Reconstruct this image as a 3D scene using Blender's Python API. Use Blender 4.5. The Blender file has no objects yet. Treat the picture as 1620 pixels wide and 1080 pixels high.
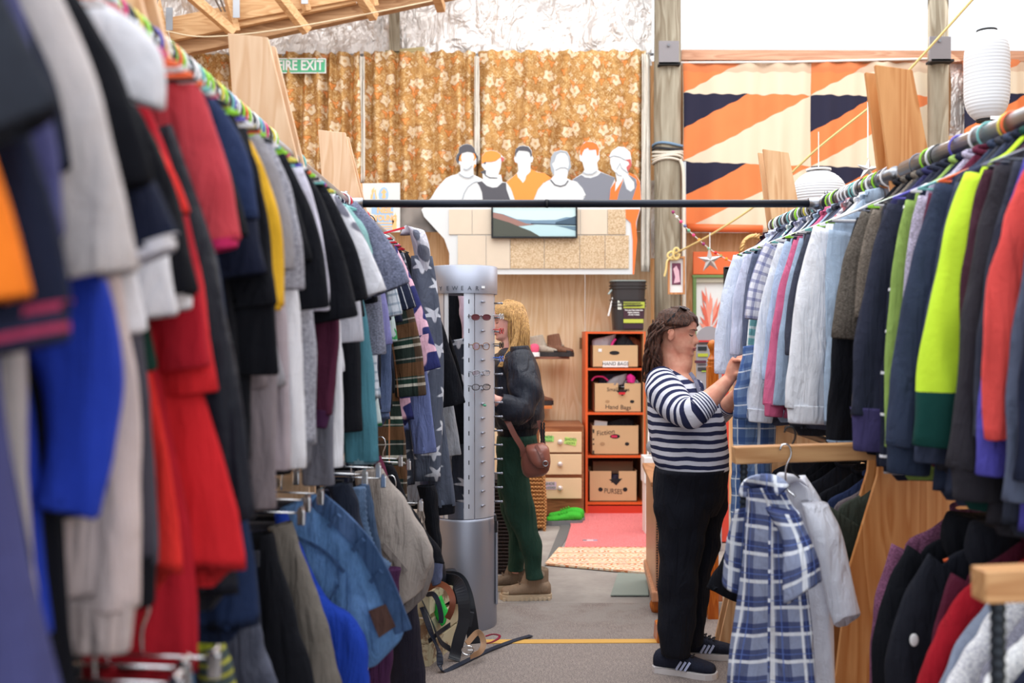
import bpy, bmesh, math, random
import numpy as np
from mathutils import Vector, Matrix
random.seed(7); rng = np.random.RandomState(7)
SC = bpy.context.scene; COL = SC.collection
PI = math.pi
F = 1575.0; CX = 810.0; HY = 533.0; EYE = 1.5
# ---------------- camera, sky, lights, exposure ----------------
cd = bpy.data.cameras.new('camera'); cam = bpy.data.objects.new('camera', cd); COL.objects.link(cam)
cam.location = (0, 0, EYE); cam.rotation_euler = (PI/2, 0, 0)
cd.sensor_width = 36.0; cd.lens = 35.0; cd.shift_y = -(540-HY)/1620.0
cd.clip_start = 0.05; cd.clip_end = 200
cd.dof.use_dof = True; cd.dof.focus_distance = 4.7; cd.dof.aperture_fstop = 2.4
SC.camera = cam
W = bpy.data.worlds.new('sky'); SC.world = W; W.use_nodes = True
W.node_tree.nodes['Background'].inputs[0].default_value = (0.94, 0.97, 1.0, 1)
W.node_tree.nodes['Background'].inputs[1].default_value = 1.2
def area(name, loc, rot, sx, sy, power, col=(1, 1, 1)):
    l = bpy.data.lights.new(name, 'AREA'); l.shape = 'RECTANGLE'; l.size = sx; l.size_y = sy; l.energy = power; l.color = col
    o = bpy.data.objects.new(name, l); COL.objects.link(o); o.location = loc; o.rotation_euler = rot; return o
area('overhead_fill_back', (0.3, 6.4, 5.0), (0, 0, 0), 7, 3.0, 200, (1, .97, .93))  # added area light above the frame, brightens the back; no roof opening modelled
area('overhead_fill_aisle', (0.2, 3.0, 4.6), (0, 0, 0), 4.5, 3.0, 130, (.95, .97, 1))  # added overhead fill for the racks, out of view, not a real opening
area('shopfront_window', (0.3, -2.4, 2.6), (math.radians(78), 0, 0), 6.0, 2.6, 60, (.9, .95, 1))
area('clerestory_light', (4.3, 8.3, 4.3), (math.radians(-58), 0, math.radians(-28)), 4.0, 1.0, 70, (1, .98, .95))
SC.view_settings.view_transform = 'Standard'; SC.view_settings.look = 'None'
SC.view_settings.exposure = 0.14; SC.view_settings.gamma = 1.0; SC.view_settings.use_curve_mapping = False
SC.cycles.max_bounces = 6; SC.cycles.transparent_max_bounces = 12; SC.cycles.use_denoising = True

# ---------------- helpers ----------------
def P(x, y, d): return Vector(((x-CX)*d/F, d, EYE-(y-HY)*d/F))
def lin(c):
    c = c/255.0
    return c/12.92 if c <= .04045 else ((c+.055)/1.055)**2.4
def C(r, g, b): return (lin(r), lin(g), lin(b), 1)

def thing(name, label, cat, loc=(0, 0, 0), rz=0, group=None, kind=None):
    o = bpy.data.objects.new(name, None); COL.objects.link(o)
    o.empty_display_size = .05
    o.location = loc; o.rotation_euler = (0, 0, rz); o['label'] = label; o['category'] = cat
    if group: o['group'] = group
    if kind: o['kind'] = kind
    return o
def tag(o, label, cat, group=None):
    o['label'] = label; o['category'] = cat
    if group: o['group'] = group
    return o
def rootloc(p):
    while p.parent: p = p.parent
    return Vector(p.location)
def dup(root, loc=None, rz=None, label=None, group=None, scale=None):
    r = root.copy(); COL.objects.link(r)
    if loc is not None: r.location = loc
    if rz is not None: r.rotation_euler = (0, 0, rz)
    if label: r['label'] = label
    if group: r['group'] = group
    if scale: r.scale = (scale,)*3
    for ch in list(root.children):
        c = ch.copy(); COL.objects.link(c); c.parent = r
        for g in list(ch.children):
            e = g.copy(); COL.objects.link(e); e.parent = c
    return r

class MB:
    """collects geometry for one mesh object"""
    def __init__(s): s.v = []; s.f = []; s.uv = []
    def add(s, verts, faces, uvs=None):
        b = len(s.v); s.v.extend([tuple(map(float, p)) for p in verts])
        for k, f in enumerate(faces):
            s.f.append([b+i for i in f])
            s.uv.append(uvs[k] if uvs is not None else [(s.v[b+i][0], s.v[b+i][2]) for i in f])
        return s
    def box(s, c, size, R=None):
        c = Vector(c); h = [q/2 for q in size]
        vs = [Vector((x*h[0], y*h[1], z*h[2])) for x in (-1, 1) for y in (-1, 1) for z in (-1, 1)]
        if R is not None: vs = [R @ v for v in vs]
        vs = [v+c for v in vs]
        fs = [(0, 1, 3, 2), (4, 6, 7, 5), (0, 4, 5, 1), (2, 3, 7, 6), (0, 2, 6, 4), (1, 5, 7, 3)]
        uvs = []
        for f in fs:
            n = (vs[f[1]]-vs[f[0]]).cross(vs[f[2]]-vs[f[1]]); ax = max(range(3), key=lambda i: abs(n[i]))
            o = [i for i in range(3) if i != ax]
            uvs.append([(vs[i][o[0]], vs[i][o[1]]) for i in f])
        return s.add(vs, fs, uvs)
    def bar(s, a, b, w, h, up=(0, 0, 1)):
        a = Vector(a); b = Vector(b); z = (b-a); L = z.length; z.normalize()
        u = Vector(up); x = z.cross(u)
        if x.length < 1e-4: x = z.cross(Vector((1, 0, 0)))
        x.normalize(); y = x.cross(z)
        R = Matrix((x, z, y)).transposed()
        return s.box((a+b)/2, (w, L, h), R)
    def tube(s, pts, r, n=7, closed=False):
        pts = [Vector(p) for p in pts]; m = len(pts)
        rr = r if isinstance(r, (list, tuple)) else [r]*m
        ref = None; vs = []
        for i, p in enumerate(pts):
            a = pts[(i-1) % m] if (closed or i > 0) else p
            b = pts[(i+1) % m] if (closed or i < m-1) else p
            t = (b-a).normalized()
            if ref is None:
                ref = t.cross(Vector((0.31, 0.17, 0.93)))
                if ref.length < .05: ref = t.cross(Vector((1, 0, 0)))
            ref = (ref-t*ref.dot(t))
            if ref.length < 1e-5: ref = t.cross(Vector((0, 1, .2)))
            ref.normalize(); q = t.cross(ref)
            for k in range(n):
                an = 2*PI*k/n; vs.append(p+(ref*math.cos(an)+q*math.sin(an))*rr[i])
        fs = []
        for i in range(m if closed else m-1):
            for k in range(n):
                fs.append((i*n+k, i*n+(k+1) % n, ((i+1) % m)*n+(k+1) % n, ((i+1) % m)*n+k))
        if not closed: fs.append(tuple(range(n))[::-1]); fs.append(tuple((m-1)*n+k for k in range(n)))
        return s.add(vs, fs)
    def lathe(s, prof, c=(0, 0, 0), n=24, a0=0, a1=2*PI, cap=False):
        vs = []; fs = []; full = abs(a1-a0-2*PI) < 1e-6; nn = n if full else n+1; uv = []
        for (r, z) in prof:
            for k in range(nn):
                a = a0+(a1-a0)*k/n; vs.append((c[0]+r*math.cos(a), c[1]+r*math.sin(a), c[2]+z))
        for i in range(len(prof)-1):
            for k in range(n):
                k2 = (k+1) % nn; fs.append((i*nn+k, i*nn+k2, (i+1)*nn+k2, (i+1)*nn+k))
                uv.append([(k/n, prof[i][1]), ((k+1)/n, prof[i][1]), ((k+1)/n, prof[i+1][1]), (k/n, prof[i+1][1])])
        return s.add(vs, fs, uv)
    def sphere(s, c, r, n=12, sc=(1, 1, 1)):
        prof = [(r*math.sin(PI*i/(n)), -r*math.cos(PI*i/n)) for i in range(n+1)]
        b = len(s.v); s.lathe(prof, (0, 0, 0), n*2)
        for i in range(b, len(s.v)):
            p = s.v[i]; s.v[i] = (p[0]*sc[0]+c[0], p[1]*sc[1]+c[1], p[2]*sc[2]+c[2])
        return s
    def prism(s, pts, a, b, axis='y'):
        """pts: list of (x,z) (axis y) or (x,y) (axis z) or (y,z) (axis x), extruded a..b"""
        n = len(pts)
        def mk(p, t): return (p[0], t, p[1]) if axis == 'y' else ((p[0], p[1], t) if axis == 'z' else (t, p[0], p[1]))
        vs = [mk(p, a) for p in pts]+[mk(p, b) for p in pts]
        ar = sum(pts[i][0]*pts[(i+1) % n][1]-pts[(i+1) % n][0]*pts[i][1] for i in range(n))
        f1 = list(range(n)); f2 = [n+i for i in range(n)]
        from mathutils.geometry import tessellate_polygon
        if n > 4:
            tr = tessellate_polygon([[Vector((p[0], p[1], 0)) for p in pts]]); caps = [tuple(t) for t in tr]+[tuple(n+i for i in t[::-1]) for t in tr]
        else: caps = [f1, f2[::-1]]
        fs = caps+[(i, n+i, n+(i+1) % n, (i+1) % n) for i in range(n)]
        return s.add(vs, fs)
    def ribbon(s, pts, w, th, up=(0, 0, 1), ups=None):
        pts = [Vector(p) for p in pts]; m = len(pts); vs = []
        for i, p in enumerate(pts):
            t = (pts[min(i+1, m-1)]-pts[max(i-1, 0)]).normalized()
            u = Vector(ups[i] if ups else up); side = t.cross(u)
            if side.length < 1e-4: side = t.cross(Vector((1, .1, 0)))
            side.normalize(); nn = side.cross(t)
            for a, b in ((-1, -1), (1, -1), (1, 1), (-1, 1)): vs.append(p+side*(a*w/2)+nn*(b*th/2))
        fs = [(0, 1, 2, 3), tuple((m-1)*4+k for k in (3, 2, 1, 0))]
        for i in range(m-1):
            for k in range(4): fs.append((i*4+k, (i+1)*4+k, (i+1)*4+(k+1) % 4, i*4+(k+1) % 4))
        return s.add(vs, fs)
    def build(s, name, mat, parent=None, world=False, smooth=False, bevel=0, fix=True):
        me = bpy.data.meshes.new(name)
        off = rootloc(parent) if (world and parent) else Vector((0, 0, 0))
        vs = [(p[0]-off[0], p[1]-off[1], p[2]-off[2]) for p in s.v] if world and parent else s.v
        me.from_pydata(vs, [], s.f)
        uvl = me.uv_layers.new(name='UVMap'); flat = []
        for u in s.uv:
            for q in u: flat.extend((float(q[0]), float(q[1])))
        if len(flat) == len(uvl.data)*2: uvl.data.foreach_set('uv', flat)
        me.validate()
        if fix or bevel:
            bm = bmesh.new(); bm.from_mesh(me)
            if fix: bmesh.ops.recalc_face_normals(bm, faces=bm.faces)
            if bevel: bmesh.ops.bevel(bm, geom=list(bm.edges), offset=bevel, segments=2, affect='EDGES', profile=.6)
            ng = [f for f in bm.faces if len(f.verts) > 4]
            if ng: bmesh.ops.triangulate(bm, faces=ng)
            bm.to_mesh(me); bm.free()
        if smooth: me.polygons.foreach_set('use_smooth', [True]*len(me.polygons))
        me.materials.append(mat)
        o = bpy.data.objects.new(name, me); COL.objects.link(o)
        if parent: o.parent = parent
        return o

def catmull(K, m):
    K = np.asarray(K, float); n = len(K)
    if n < 3:
        t = np.linspace(0, 1, m)[:, None]; return K[0]*(1-t)+K[-1]*t
    out = []
    T = np.linspace(0, n-1, m)
    for t in T:
        i = min(int(t), n-2); f = t-i
        p0 = K[max(i-1, 0)] if i > 0 else 2*K[0]-K[1]
        p1 = K[i]; p2 = K[i+1]
        p3 = K[i+2] if i+2 < n else 2*K[-1]-K[-2]
        out.append(.5*((2*p1)+(-p0+p2)*f+(2*p0-5*p1+4*p2-p3)*f*f+(-p0+3*p1-3*p2+p3)*f**3))
    return np.array(out)
def cpts(pts, m): return [Vector(p) for p in catmull([tuple(p) for p in pts], m)]

def loft(mb, rows, m=20, n=20, e=1.0, cap0=True, cap1=True, disp=None, inner1=0, inner0=0):
    """rows: (center, U half-width vector, V half-thickness vector) ; e<1 = boxier. disp(t, ang, p)->p"""
    K = [list(r[0])+list(r[1])+list(r[2]) for r in rows]
    R = catmull(K, m)
    if inner1:   # fold the open end inward
        last = R[-1].copy(); d = last[:3]-R[-2][:3]; d /= (np.linalg.norm(d)+1e-9)
        a = last.copy(); a[:3] += d*.004; a[3:] *= .93
        b = last.copy(); b[:3] -= d*inner1; b[3:] *= .8
        R = np.vstack([R, a, b])
    if inner0:
        first = R[0].copy(); d = first[:3]-R[1][:3]; d /= (np.linalg.norm(d)+1e-9)
        a = first.copy(); a[:3] += d*.004; a[3:] *= .96
        b = first.copy(); b[:3] -= d*inner0; b[3:] *= .85
        R = np.vstack([b, a, R])
    M = len(R); ang = np.arange(n)*2*PI/n
    ca = np.sign(np.cos(ang))*np.abs(np.cos(ang))**e; sa = np.sign(np.sin(ang))*np.abs(np.sin(ang))**e
    V = R[:, None, 0:3]+R[:, None, 3:6]*ca[None, :, None]+R[:, None, 6:9]*sa[None, :, None]
    if disp is not None: V = disp(V, ang)
    seg = np.linalg.norm(np.diff(R[:, :3], axis=0), axis=1); vv = np.concatenate([[0], np.cumsum(seg)])
    per = float(np.mean(np.linalg.norm(R[:, 3:6], axis=1)))*4
    fs = []; uv = []
    for i in range(M-1):
        for k in range(n):
            k2 = (k+1) % n
            fs.append((i*n+k, i*n+k2, (i+1)*n+k2, (i+1)*n+k))
            u0 = k/n*per; u1 = (k+1)/n*per
            uv.append([(u0, vv[i]), (u1, vv[i]), (u1, vv[i+1]), (u0, vv[i+1])])
    if cap0: fs.append(tuple(range(n))[::-1]); uv.append([(0, 0)]*n)
    if cap1: fs.append(tuple((M-1)*n+k for k in range(n))); uv.append([(0, vv[-1])]*n)
    mb.add(V.reshape(-1, 3), fs, uv); return mb

def prow(d, lx, ly, rx, ry, th, dl=None, dr=None):
    """row from two picture points at depth d (or own depths); th = half thickness in depth"""
    a = P(lx, ly, d if dl is None else dl); b = P(rx, ry, d if dr is None else dr)
    c = (a+b)/2; U = (b-a)/2
    n = U.cross(Vector((0, 0, 1))) if abs(U.z) < U.length*.95 else Vector((0, 1, 0))
    n = Vector((n.x, n.y, 0)); n = n.normalized() if n.length > 1e-6 else Vector((0, 1, 0))
    return (c, U, n*th)

# ---------------- node materials ----------------
class NT:
    def __init__(s, name):
        s.m = bpy.data.materials.new(name); s.m.use_nodes = True; s.t = s.m.node_tree
        s.b = s.t.nodes['Principled BSDF']
    def n(s, typ, **kw):
        nd = s.t.nodes.new(typ)
        for k, v in kw.items(): setattr(nd, k, v)
        return nd
    def link(s, a, b): s.t.links.new(a, b)
    def setin(s, sock, v):
        if hasattr(v, 'is_linked') or isinstance(v, bpy.types.NodeSocket): s.link(v, sock)
        elif isinstance(v, (tuple, list)) and sock.type == 'VECTOR': sock.default_value = v[:3]
        else: sock.default_value = v
    def math(s, op, a, b=None, c=None, clamp=False):
        nd = s.n('ShaderNodeMath', operation=op, use_clamp=clamp); s.setin(nd.inputs[0], a)
        if b is not None: s.setin(nd.inputs[1], b)
        if c is not None: s.setin(nd.inputs[2], c)
        return nd.outputs[0]
    def vmath(s, op, a, b=None):
        nd = s.n('ShaderNodeVectorMath', operation=op); s.setin(nd.inputs[0], a)
        if b is not None: s.setin(nd.inputs[1], b)
        return nd.outputs[0]
    def mix(s, f, a, b, blend='MIX'):
        nd = s.n('ShaderNodeMix', data_type='RGBA', blend_type=blend)
        s.setin(nd.inputs[0], f); s.setin(nd.inputs[6], a); s.setin(nd.inputs[7], b); return nd.outputs[2]
    def uv(s): return s.n('ShaderNodeTexCoord').outputs['UV']
    def obj(s): return s.n('ShaderNodeTexCoord').outputs['Object']
    def mapping(s, v, scale=(1, 1, 1), loc=(0, 0, 0), rot=(0, 0, 0)):
        nd = s.n('ShaderNodeMapping'); s.link(v, nd.inputs[0]); nd.inputs[1].default_value = loc; nd.inputs[2].default_value = rot; nd.inputs[3].default_value = scale
        return nd.outputs[0]
    def noise(s, v, scale=5, detail=3, rough=.5, dist=0):
        nd = s.n('ShaderNodeTexNoise'); s.link(v, nd.inputs['Vector']); nd.inputs['Scale'].default_value = scale
        nd.inputs['Detail'].default_value = detail; nd.inputs['Roughness'].default_value = rough; nd.inputs['Distortion'].default_value = dist
        return nd.outputs[0]
    def ramp(s, f, stops, interp='LINEAR'):
        nd = s.n('ShaderNodeValToRGB'); s.link(f, nd.inputs[0]); cr = nd.color_ramp; cr.interpolation = interp
        while len(cr.elements) < len(stops): cr.elements.new(.5)
        for e, (p, c) in zip(cr.elements, stops): e.position = p; e.color = c if len(c) == 4 else (*c, 1)
        return nd.outputs[0]
    def sep(s, v):
        nd = s.n('ShaderNodeSeparateXYZ'); s.link(v, nd.inputs[0]); return nd.outputs
    def comb(s, x, y, z=0.0):
        nd = s.n('ShaderNodeCombineXYZ'); s.setin(nd.inputs[0], x); s.setin(nd.inputs[1], y); s.setin(nd.inputs[2], z); return nd.outputs[0]
    def step(s, a, edge, soft=.0):   # 1 where a<edge
        if soft:
            nd = s.n('ShaderNodeMapRange'); nd.interpolation_type = 'SMOOTHSTEP'; s.setin(nd.inputs[0], a); nd.inputs[1].default_value = edge-soft; nd.inputs[2].default_value = edge+soft
            nd.inputs[3].default_value = 1; nd.inputs[4].default_value = 0; return nd.outputs[0]
        return s.math('LESS_THAN', a, edge)
    def bump(s, h, strength=.3, dist=.01):
        nd = s.n('ShaderNodeBump'); nd.inputs['Strength'].default_value = strength; nd.inputs['Distance'].default_value = dist
        s.link(h, nd.inputs['Height']); s.link(nd.outputs[0], s.b.inputs['Normal'])
    def done(s, col=None, rough=.8, metal=0, spec=.4):
        if col is not None: s.setin(s.b.inputs['Base Color'], col)
        s.b.inputs['Roughness'].default_value = rough; s.b.inputs['Metallic'].default_value = metal
        s.b.inputs['Specular IOR Level'].default_value = spec
        return s.m

_mc = {}
def solid(name, col, rough=.6, metal=0, spec=.4):
    k = ('s', name)
    if k not in _mc:
        t = NT(name); nz = t.noise(t.obj(), 14, 3); c = t.mix(t.math('MULTIPLY', nz, .25), col, tuple(q*.72 for q in col[:3])+(1,))
        _mc[k] = t.done(c, rough, metal, spec)
    return _mc[k]
def plain(name, col, rough=.6, metal=0, spec=.4, emis=None):
    k = ('p', name)
    if k not in _mc:
        t = NT(name); m = t.done(col, rough, metal, spec)
        _mc[k] = m
    return _mc[k]
def fabric(col, kind='plain', extra=None, rough=.92):
    """cloth of several kinds; col is an sRGB triple"""
    k = ('f', tuple(col), kind, str(extra))
    if k in _mc: return _mc[k]
    t = NT('fabric_'+kind); c0 = C(*col); o = t.obj(); uv = t.uv()
    fine = t.noise(o, 420, 2); big = t.noise(o, 9, 3)
    base = t.mix(t.math('MULTIPLY', big, .5), c0, tuple(q*.7 for q in c0[:3])+(1,))
    if kind == 'heather':
        h = t.noise(t.mapping(o, (160, 160, 500)), 1, 2); base = t.mix(t.ramp(h, [(.4, (0, 0, 0)), (.62, (1, 1, 1))]), base, tuple(min(1, q*2.0+.02) for q in c0[:3])+(1,))
    if kind == 'denim':
        h = t.noise(t.mapping(o, (300, 300, 60)), 1, 3); base = t.mix(t.math('MULTIPLY', h, .9), tuple(q*.6 for q in c0[:3])+(1,), tuple(min(1, q*1.5+.01) for q in c0[:3])+(1,))
        w = t.noise(o, 7, 2); base = t.mix(t.ramp(w, [(.5, (0, 0, 0)), (.72, (.6, .6, .6))]), base, tuple(min(1, q*2.2+.05) for q in c0[:3])+(1,))
    if kind == 'plaid':
        x, y, _ = t.sep(uv)
        for (ax, per, off, wd, cc, al) in extra:
            q = x if ax == 'u' else y
            fr = t.math('FRACT', t.math('DIVIDE', t.math('ADD', q, off+10*per), per))
            base = t.mix(t.math('MULTIPLY', t.step(fr, wd/per), al), base, C(*cc))
    if kind == 'stripe':
        x, y, _ = t.sep(uv); per, frac, cc = extra
        fr = t.math('FRACT', t.math('DIVIDE', t.math('ADD', y, 10*per), per)); base = t.mix(t.step(fr, frac), base, C(*cc))
    if kind == 'vstripe':
        x, y, _ = t.sep(uv); per, frac, cc = extra
        fr = t.math('FRACT', t.math('DIVIDE', t.math('ADD', x, 10*per), per)); base = t.mix(t.step(fr, frac), base, C(*cc))
    if kind in ('stars', 'flowers'):
        sc, R, cc, npet = extra
        vo = t.n('ShaderNodeTexVoronoi', voronoi_dimensions='2D'); vo.inputs['Scale'].default_value = sc; vo.inputs['Randomness'].default_value = .6
        mp = t.mapping(uv, (1, 1, 0)); t.link(mp, vo.inputs['Vector'])
        loc = t.vmath('SUBTRACT', t.mapping(uv, (sc, sc, 0)), t.vmath('MULTIPLY', vo.outputs['Position'], (sc, sc, 0)))
        lx, ly, _ = t.sep(loc); an = t.math('ARCTAN2', lx, ly); r = t.math('SQRT', t.math('ADD', t.math('MULTIPLY', lx, lx), t.math('MULTIPLY', ly, ly)))
        cs = t.math('COSINE', t.math('MULTIPLY', an, npet)); rr = t.math('MULTIPLY', r, t.math('ADD', 1.0, t.math('MULTIPLY', cs, -.38)))
        base = t.mix(t.step(rr, R, .03), base, C(*cc))
    if kind == 'camo':
        a = t.noise(o, 7, 1); base = t.mix(t.ramp(a, [(.47, (0, 0, 0)), (.49, (1, 1, 1))]), base, C(*extra))
    h = t.math('ADD', t.math('MULTIPLY', fine, .35), t.math('MULTIPLY', t.noise(o, 26, 3, .55, .6), 1.0))
    cr = t.noise(t.mapping(o, (17, 12, 3.2)), 1, 3, .5, 1.6); h = t.math('ADD', h, t.math('MULTIPLY', cr, 5.0))
    t.bump(h, .75, .006)
    _mc[k] = t.done(base, rough, 0, .2); return _mc[k]
def wood(name, a, b, grain='z', sc=1.0, rough=.55, knots=False):
    k = ('w', name)
    if k in _mc: return _mc[k]
    t = NT(name); o = t.obj()
    s = {'z': (9, 9, .9), 'x': (.9, 9, 9), 'y': (9, .9, 9)}[grain]
    mp = t.mapping(o, tuple(q*sc for q in s))
    n1 = t.noise(mp, 1.0, 2, .5, .4)
    w = t.math('FRACT', t.math('MULTIPLY', n1, 9.0)); w = t.math('SMOOTH_MIN', w, t.math('MULTIPLY', t.math('SUBTRACT', 1.0, w), 4), .2)
    n2 = t.noise(t.mapping(o, tuple(q*sc*9 for q in s)), 1.0, 3)
    f = t.math('ADD', t.math('MULTIPLY', w, .55), t.math('MULTIPLY', n2, .45))
    c = t.mix(t.ramp(f, [(.12, (1, 1, 1)), (.75, (0, 0, 0))]), C(*a), C(*b))
    t.bump(n2, .12, .002)
    _mc[k] = t.done(c, rough, 0, .3); return _mc[k]

def text(name, body, mat, parent, loc, size, rot=(PI/2, 0, 0), ext=.0006, align='CENTER', sx=1.0, shear=0, world=True, bold=0, space=1.0):
    cu = bpy.data.curves.new('t', 'FONT'); cu.body = body; cu.size = size; cu.extrude = ext; cu.align_x = align; cu.align_y = 'CENTER'; cu.shear = shear
    cu.offset = bold; cu.space_character = space; cu.resolution_u = 3
    ob = bpy.data.objects.new('t', cu); COL.objects.link(ob)
    dg = bpy.context.evaluated_depsgraph_get(); dg.update()
    me = bpy.data.meshes.new_from_object(ob.evaluated_get(dg)); bpy.data.objects.remove(ob)
    M = Matrix.Rotation(rot[2], 4, 'Z') @ Matrix.Rotation(rot[1], 4, 'Y') @ Matrix.Rotation(rot[0], 4, 'X') @ Matrix.Diagonal((sx, 1, 1, 1))
    L = Vector(loc)
    if world and parent: L = L-rootloc(parent)
    me.transform(Matrix.Translation(L) @ M); me.materials.clear(); me.materials.append(mat); me.name = name
    o = bpy.data.objects.new(name, me); COL.objects.link(o)
    if parent: o.parent = parent
    return o
def struct(o): o['kind'] = 'structure'; return o
def px2(pts, d): return [((x-CX)*d/F, EYE-(y-HY)*d/F) for x, y in pts]
def pprism(name, pts, d, th, mat, parent, **k):
    return MB().prism(px2(pts, d), d-th, d).build(name, mat, parent, world=True, **k)
# ---------------- materials of the place ----------------
ply_wall = wood('plywood_wall', (236, 212, 180), (218, 180, 136), 'z', .8, .6)
ply_wall2 = wood('plywood_wall_warm', (230, 194, 152), (206, 156, 108), 'z', .8, .6)
ply_panel = wood('plywood_panel', (228, 196, 164), (208, 166, 128), 'z', 1.1, .5)
ply_low = wood('plywood_varnished', (214, 158, 98), (176, 108, 52), 'z', 1.0, .35)
timber = wood('roof_timber', (222, 184, 140), (192, 144, 98), 'x', 1.0, .7)
timber_d = wood('roof_timber_dark', (196, 158, 120), (152, 112, 78), 'x', 1.0, .7)
pole_m = wood('weathered_pole', (168, 162, 146), (120, 108, 90), 'z', .7, .85)
white_p = solid('white_paint', C(236, 238, 240), .6)
chrome = plain('chrome', (.62, .63, .66, 1), .22, 1.0)
galv = solid('galvanised_steel', C(150, 152, 158), .32, .9)
black_steel = plain('black_steel', C(40, 44, 54), .35, .6)
black_m = plain('black', C(24, 25, 30), .7)

def concrete():
    t = NT('concrete'); o = t.obj(); a = t.noise(o, 1.6, 5, .6); b = t.noise(o, 30, 3)
    c = t.mix(t.ramp(a, [(.35, (0, 0, 0)), (.65, (1, 1, 1))]), C(172, 167, 162), C(128, 122, 120))
    c = t.mix(t.math('MULTIPLY', b, .3), c, C(110, 104, 100)); t.bump(b, .2, .002); return t.done(c, .7)
def carpet():
    t = NT('carpet'); o = t.obj(); a = t.noise(o, 1.2, 5, .6); b = t.noise(o, 170, 2, .7); e = t.noise(t.mapping(o, (90, 22, 1)), 1, 2)
    c = t.mix(t.ramp(b, [(.36, (0, 0, 0)), (.62, (1, 1, 1))]), C(160, 148, 142), C(98, 90, 90))
    c = t.mix(t.math('MULTIPLY', t.ramp(e, [(.45, (0, 0, 0)), (.65, (1, 1, 1))]), .3), c, C(170, 158, 150))
    c = t.mix(t.math('MULTIPLY', a, .4), c, C(132, 124, 122)); yy = t.sep(o)[1]; wf = t.math('MULTIPLY', t.math('SUBTRACT', yy, 4.7), 1.1, clamp=True); wf = t.math('MULTIPLY', wf, t.ramp(t.noise(o, 5, 4, .65), [(.38, (0, 0, 0)), (.58, (1, 1, 1))])); c = t.mix(wf, c, C(146, 140, 136)); t.bump(b, .6, .004); return t.done(c, .97, 0, .1)
def foil():
    t = NT('silver_foil'); o = t.obj(); v = t.n('ShaderNodeTexVoronoi'); v.feature = 'DISTANCE_TO_EDGE'; v.inputs['Scale'].default_value = 2.6
    mp = t.mapping(o, (1.6, 1, .8)); t.link(t.vmath('ADD', mp, t.vmath('MULTIPLY', t.n('ShaderNodeTexNoise').outputs[1], (.6, .6, .6))), v.inputs['Vector'])
    a = t.noise(t.mapping(o, (2.2, 1, .9)), 2.2, 4, .55, 1.0); h = t.math('ADD', t.math('MULTIPLY', a, 1.2), t.math('MULTIPLY', v.outputs[0], .5)); t.bump(h, .9, .06)
    c = t.mix(a, C(240, 238, 236), C(222, 218, 218)); return t.done(c, .38, .45)
conc_m, carp_m, foil_m = concrete(), carpet(), foil()
WALL = 8.85

# floor and walls
struct(MB().box((.3, 3.2, -.05), (10.4, 11.6, .1)).build('floor', conc_m))
MB().box((.2, 1.6, .003), (9.4, 8.0, .006)).build('floor_carpet', carp_m)
tag(bpy.data.objects['floor_carpet'], 'grey flecked carpet covering the front half of the floor', 'carpet')
wb = struct(thing('wall_back', '', '', (0, WALL, 0))); del wb['label']; del wb['category']
MB().box((.3, WALL+.12, 2.4), (10.4, .1, 4.8)).build('wall_frame', timber_d, wb, world=True) if False else None
def sheet(x0, x1, z0, z1, m, d=WALL, th=.03, nm='plywood_sheet'):
    return MB().box(((x0+x1)/2, d+th/2, (z0+z1)/2), (x1-x0-.004, th, z1-z0-.004)).build(nm, m, wb, world=True)
# plywood sheets: lower row and upper row up to the foil
xs = [-4.9, -3.7, -2.5, -1.3, -.55, .65, 1.235]
for i in range(len(xs)-1):
    sheet(xs[i], xs[i+1], 0, 2.44, ply_wall if xs[i] > -1.2 else ply_wall2); sheet(xs[i], xs[i+1], 2.44, 4.02, ply_wall)
sheet(1.235, 5.5, 0, 2.44, ply_wall2, WALL+.1); sheet(1.235, 5.5, 2.44, 3.98, ply_wall2, WALL+.1)
# foil insulation above the curtain: a crumpled sheet
def foil_sheet(x0, x1, z0, z1, d, nm, par):
    nx, nz = int((x1-x0)*26), int((z1-z0)*26)
    X = np.linspace(x0, x1, nx); Z = np.linspace(z0, z1, nz); vs = []
    from mathutils import noise as mn
    for z in Z:
        for x in X:
            y = mn.fractal(Vector((x*1.7+3, 0, z*1.3)), .9, 2.1, 5)*.07+abs(mn.noise(Vector((x*5+z*2, 3, z*2-x))))*.07
            vs.append((x, d-y, z))
    fs = [(j*nx+i, j*nx+i+1, (j+1)*nx+i+1, (j+1)*nx+i) for j in range(nz-1) for i in range(nx-1)]
    return MB().add(vs, fs).build(nm, foil_m, par, world=True, smooth=False)
foil_sheet(-3.2, -1.03, 3.9, 5.3, WALL-.02, 'foil_insulation', wb); foil_sheet(-1.05, .12, 3.9, 5.3, WALL-.03, 'foil_insulation', wb); foil_sheet(.1, 1.24, 3.9, 5.3, WALL-.02, 'foil_insulation', wb)
foil_sheet(1.35, 5.2, 3.93, 4.02, WALL+.04, 'foil_insulation', wb); foil_sheet(1.2, 1.32, 2.2, 2.9, WALL+.04, 'foil_insulation', wb); foil_sheet(3.9, 4.15, 2.9, 4.0, WALL+.04, 'foil_insulation', wb)
MB().bar(P(624, -10, 8.72), P(624, 82, 8.72), .09, .05, (0, 1, 0)).build('timber_stud', pole_m, wb, world=True)
MB().bar(P(610, 85, 8.74), P(672, 79, 8.74), .03, .05).build('timber_offcut', wood('offcut', (196, 180, 130), (150, 130, 90), 'x'), wb, world=True)
struct(MB().box((-4.95, 3.2, 2.4), (.1, 11.6, 4.8)).build('wall_left', ply_wall2))
struct(MB().box((5.5, 3.2, 2.2), (.1, 11.6, 4.4)).build('wall_right', ply_wall2))
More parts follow.
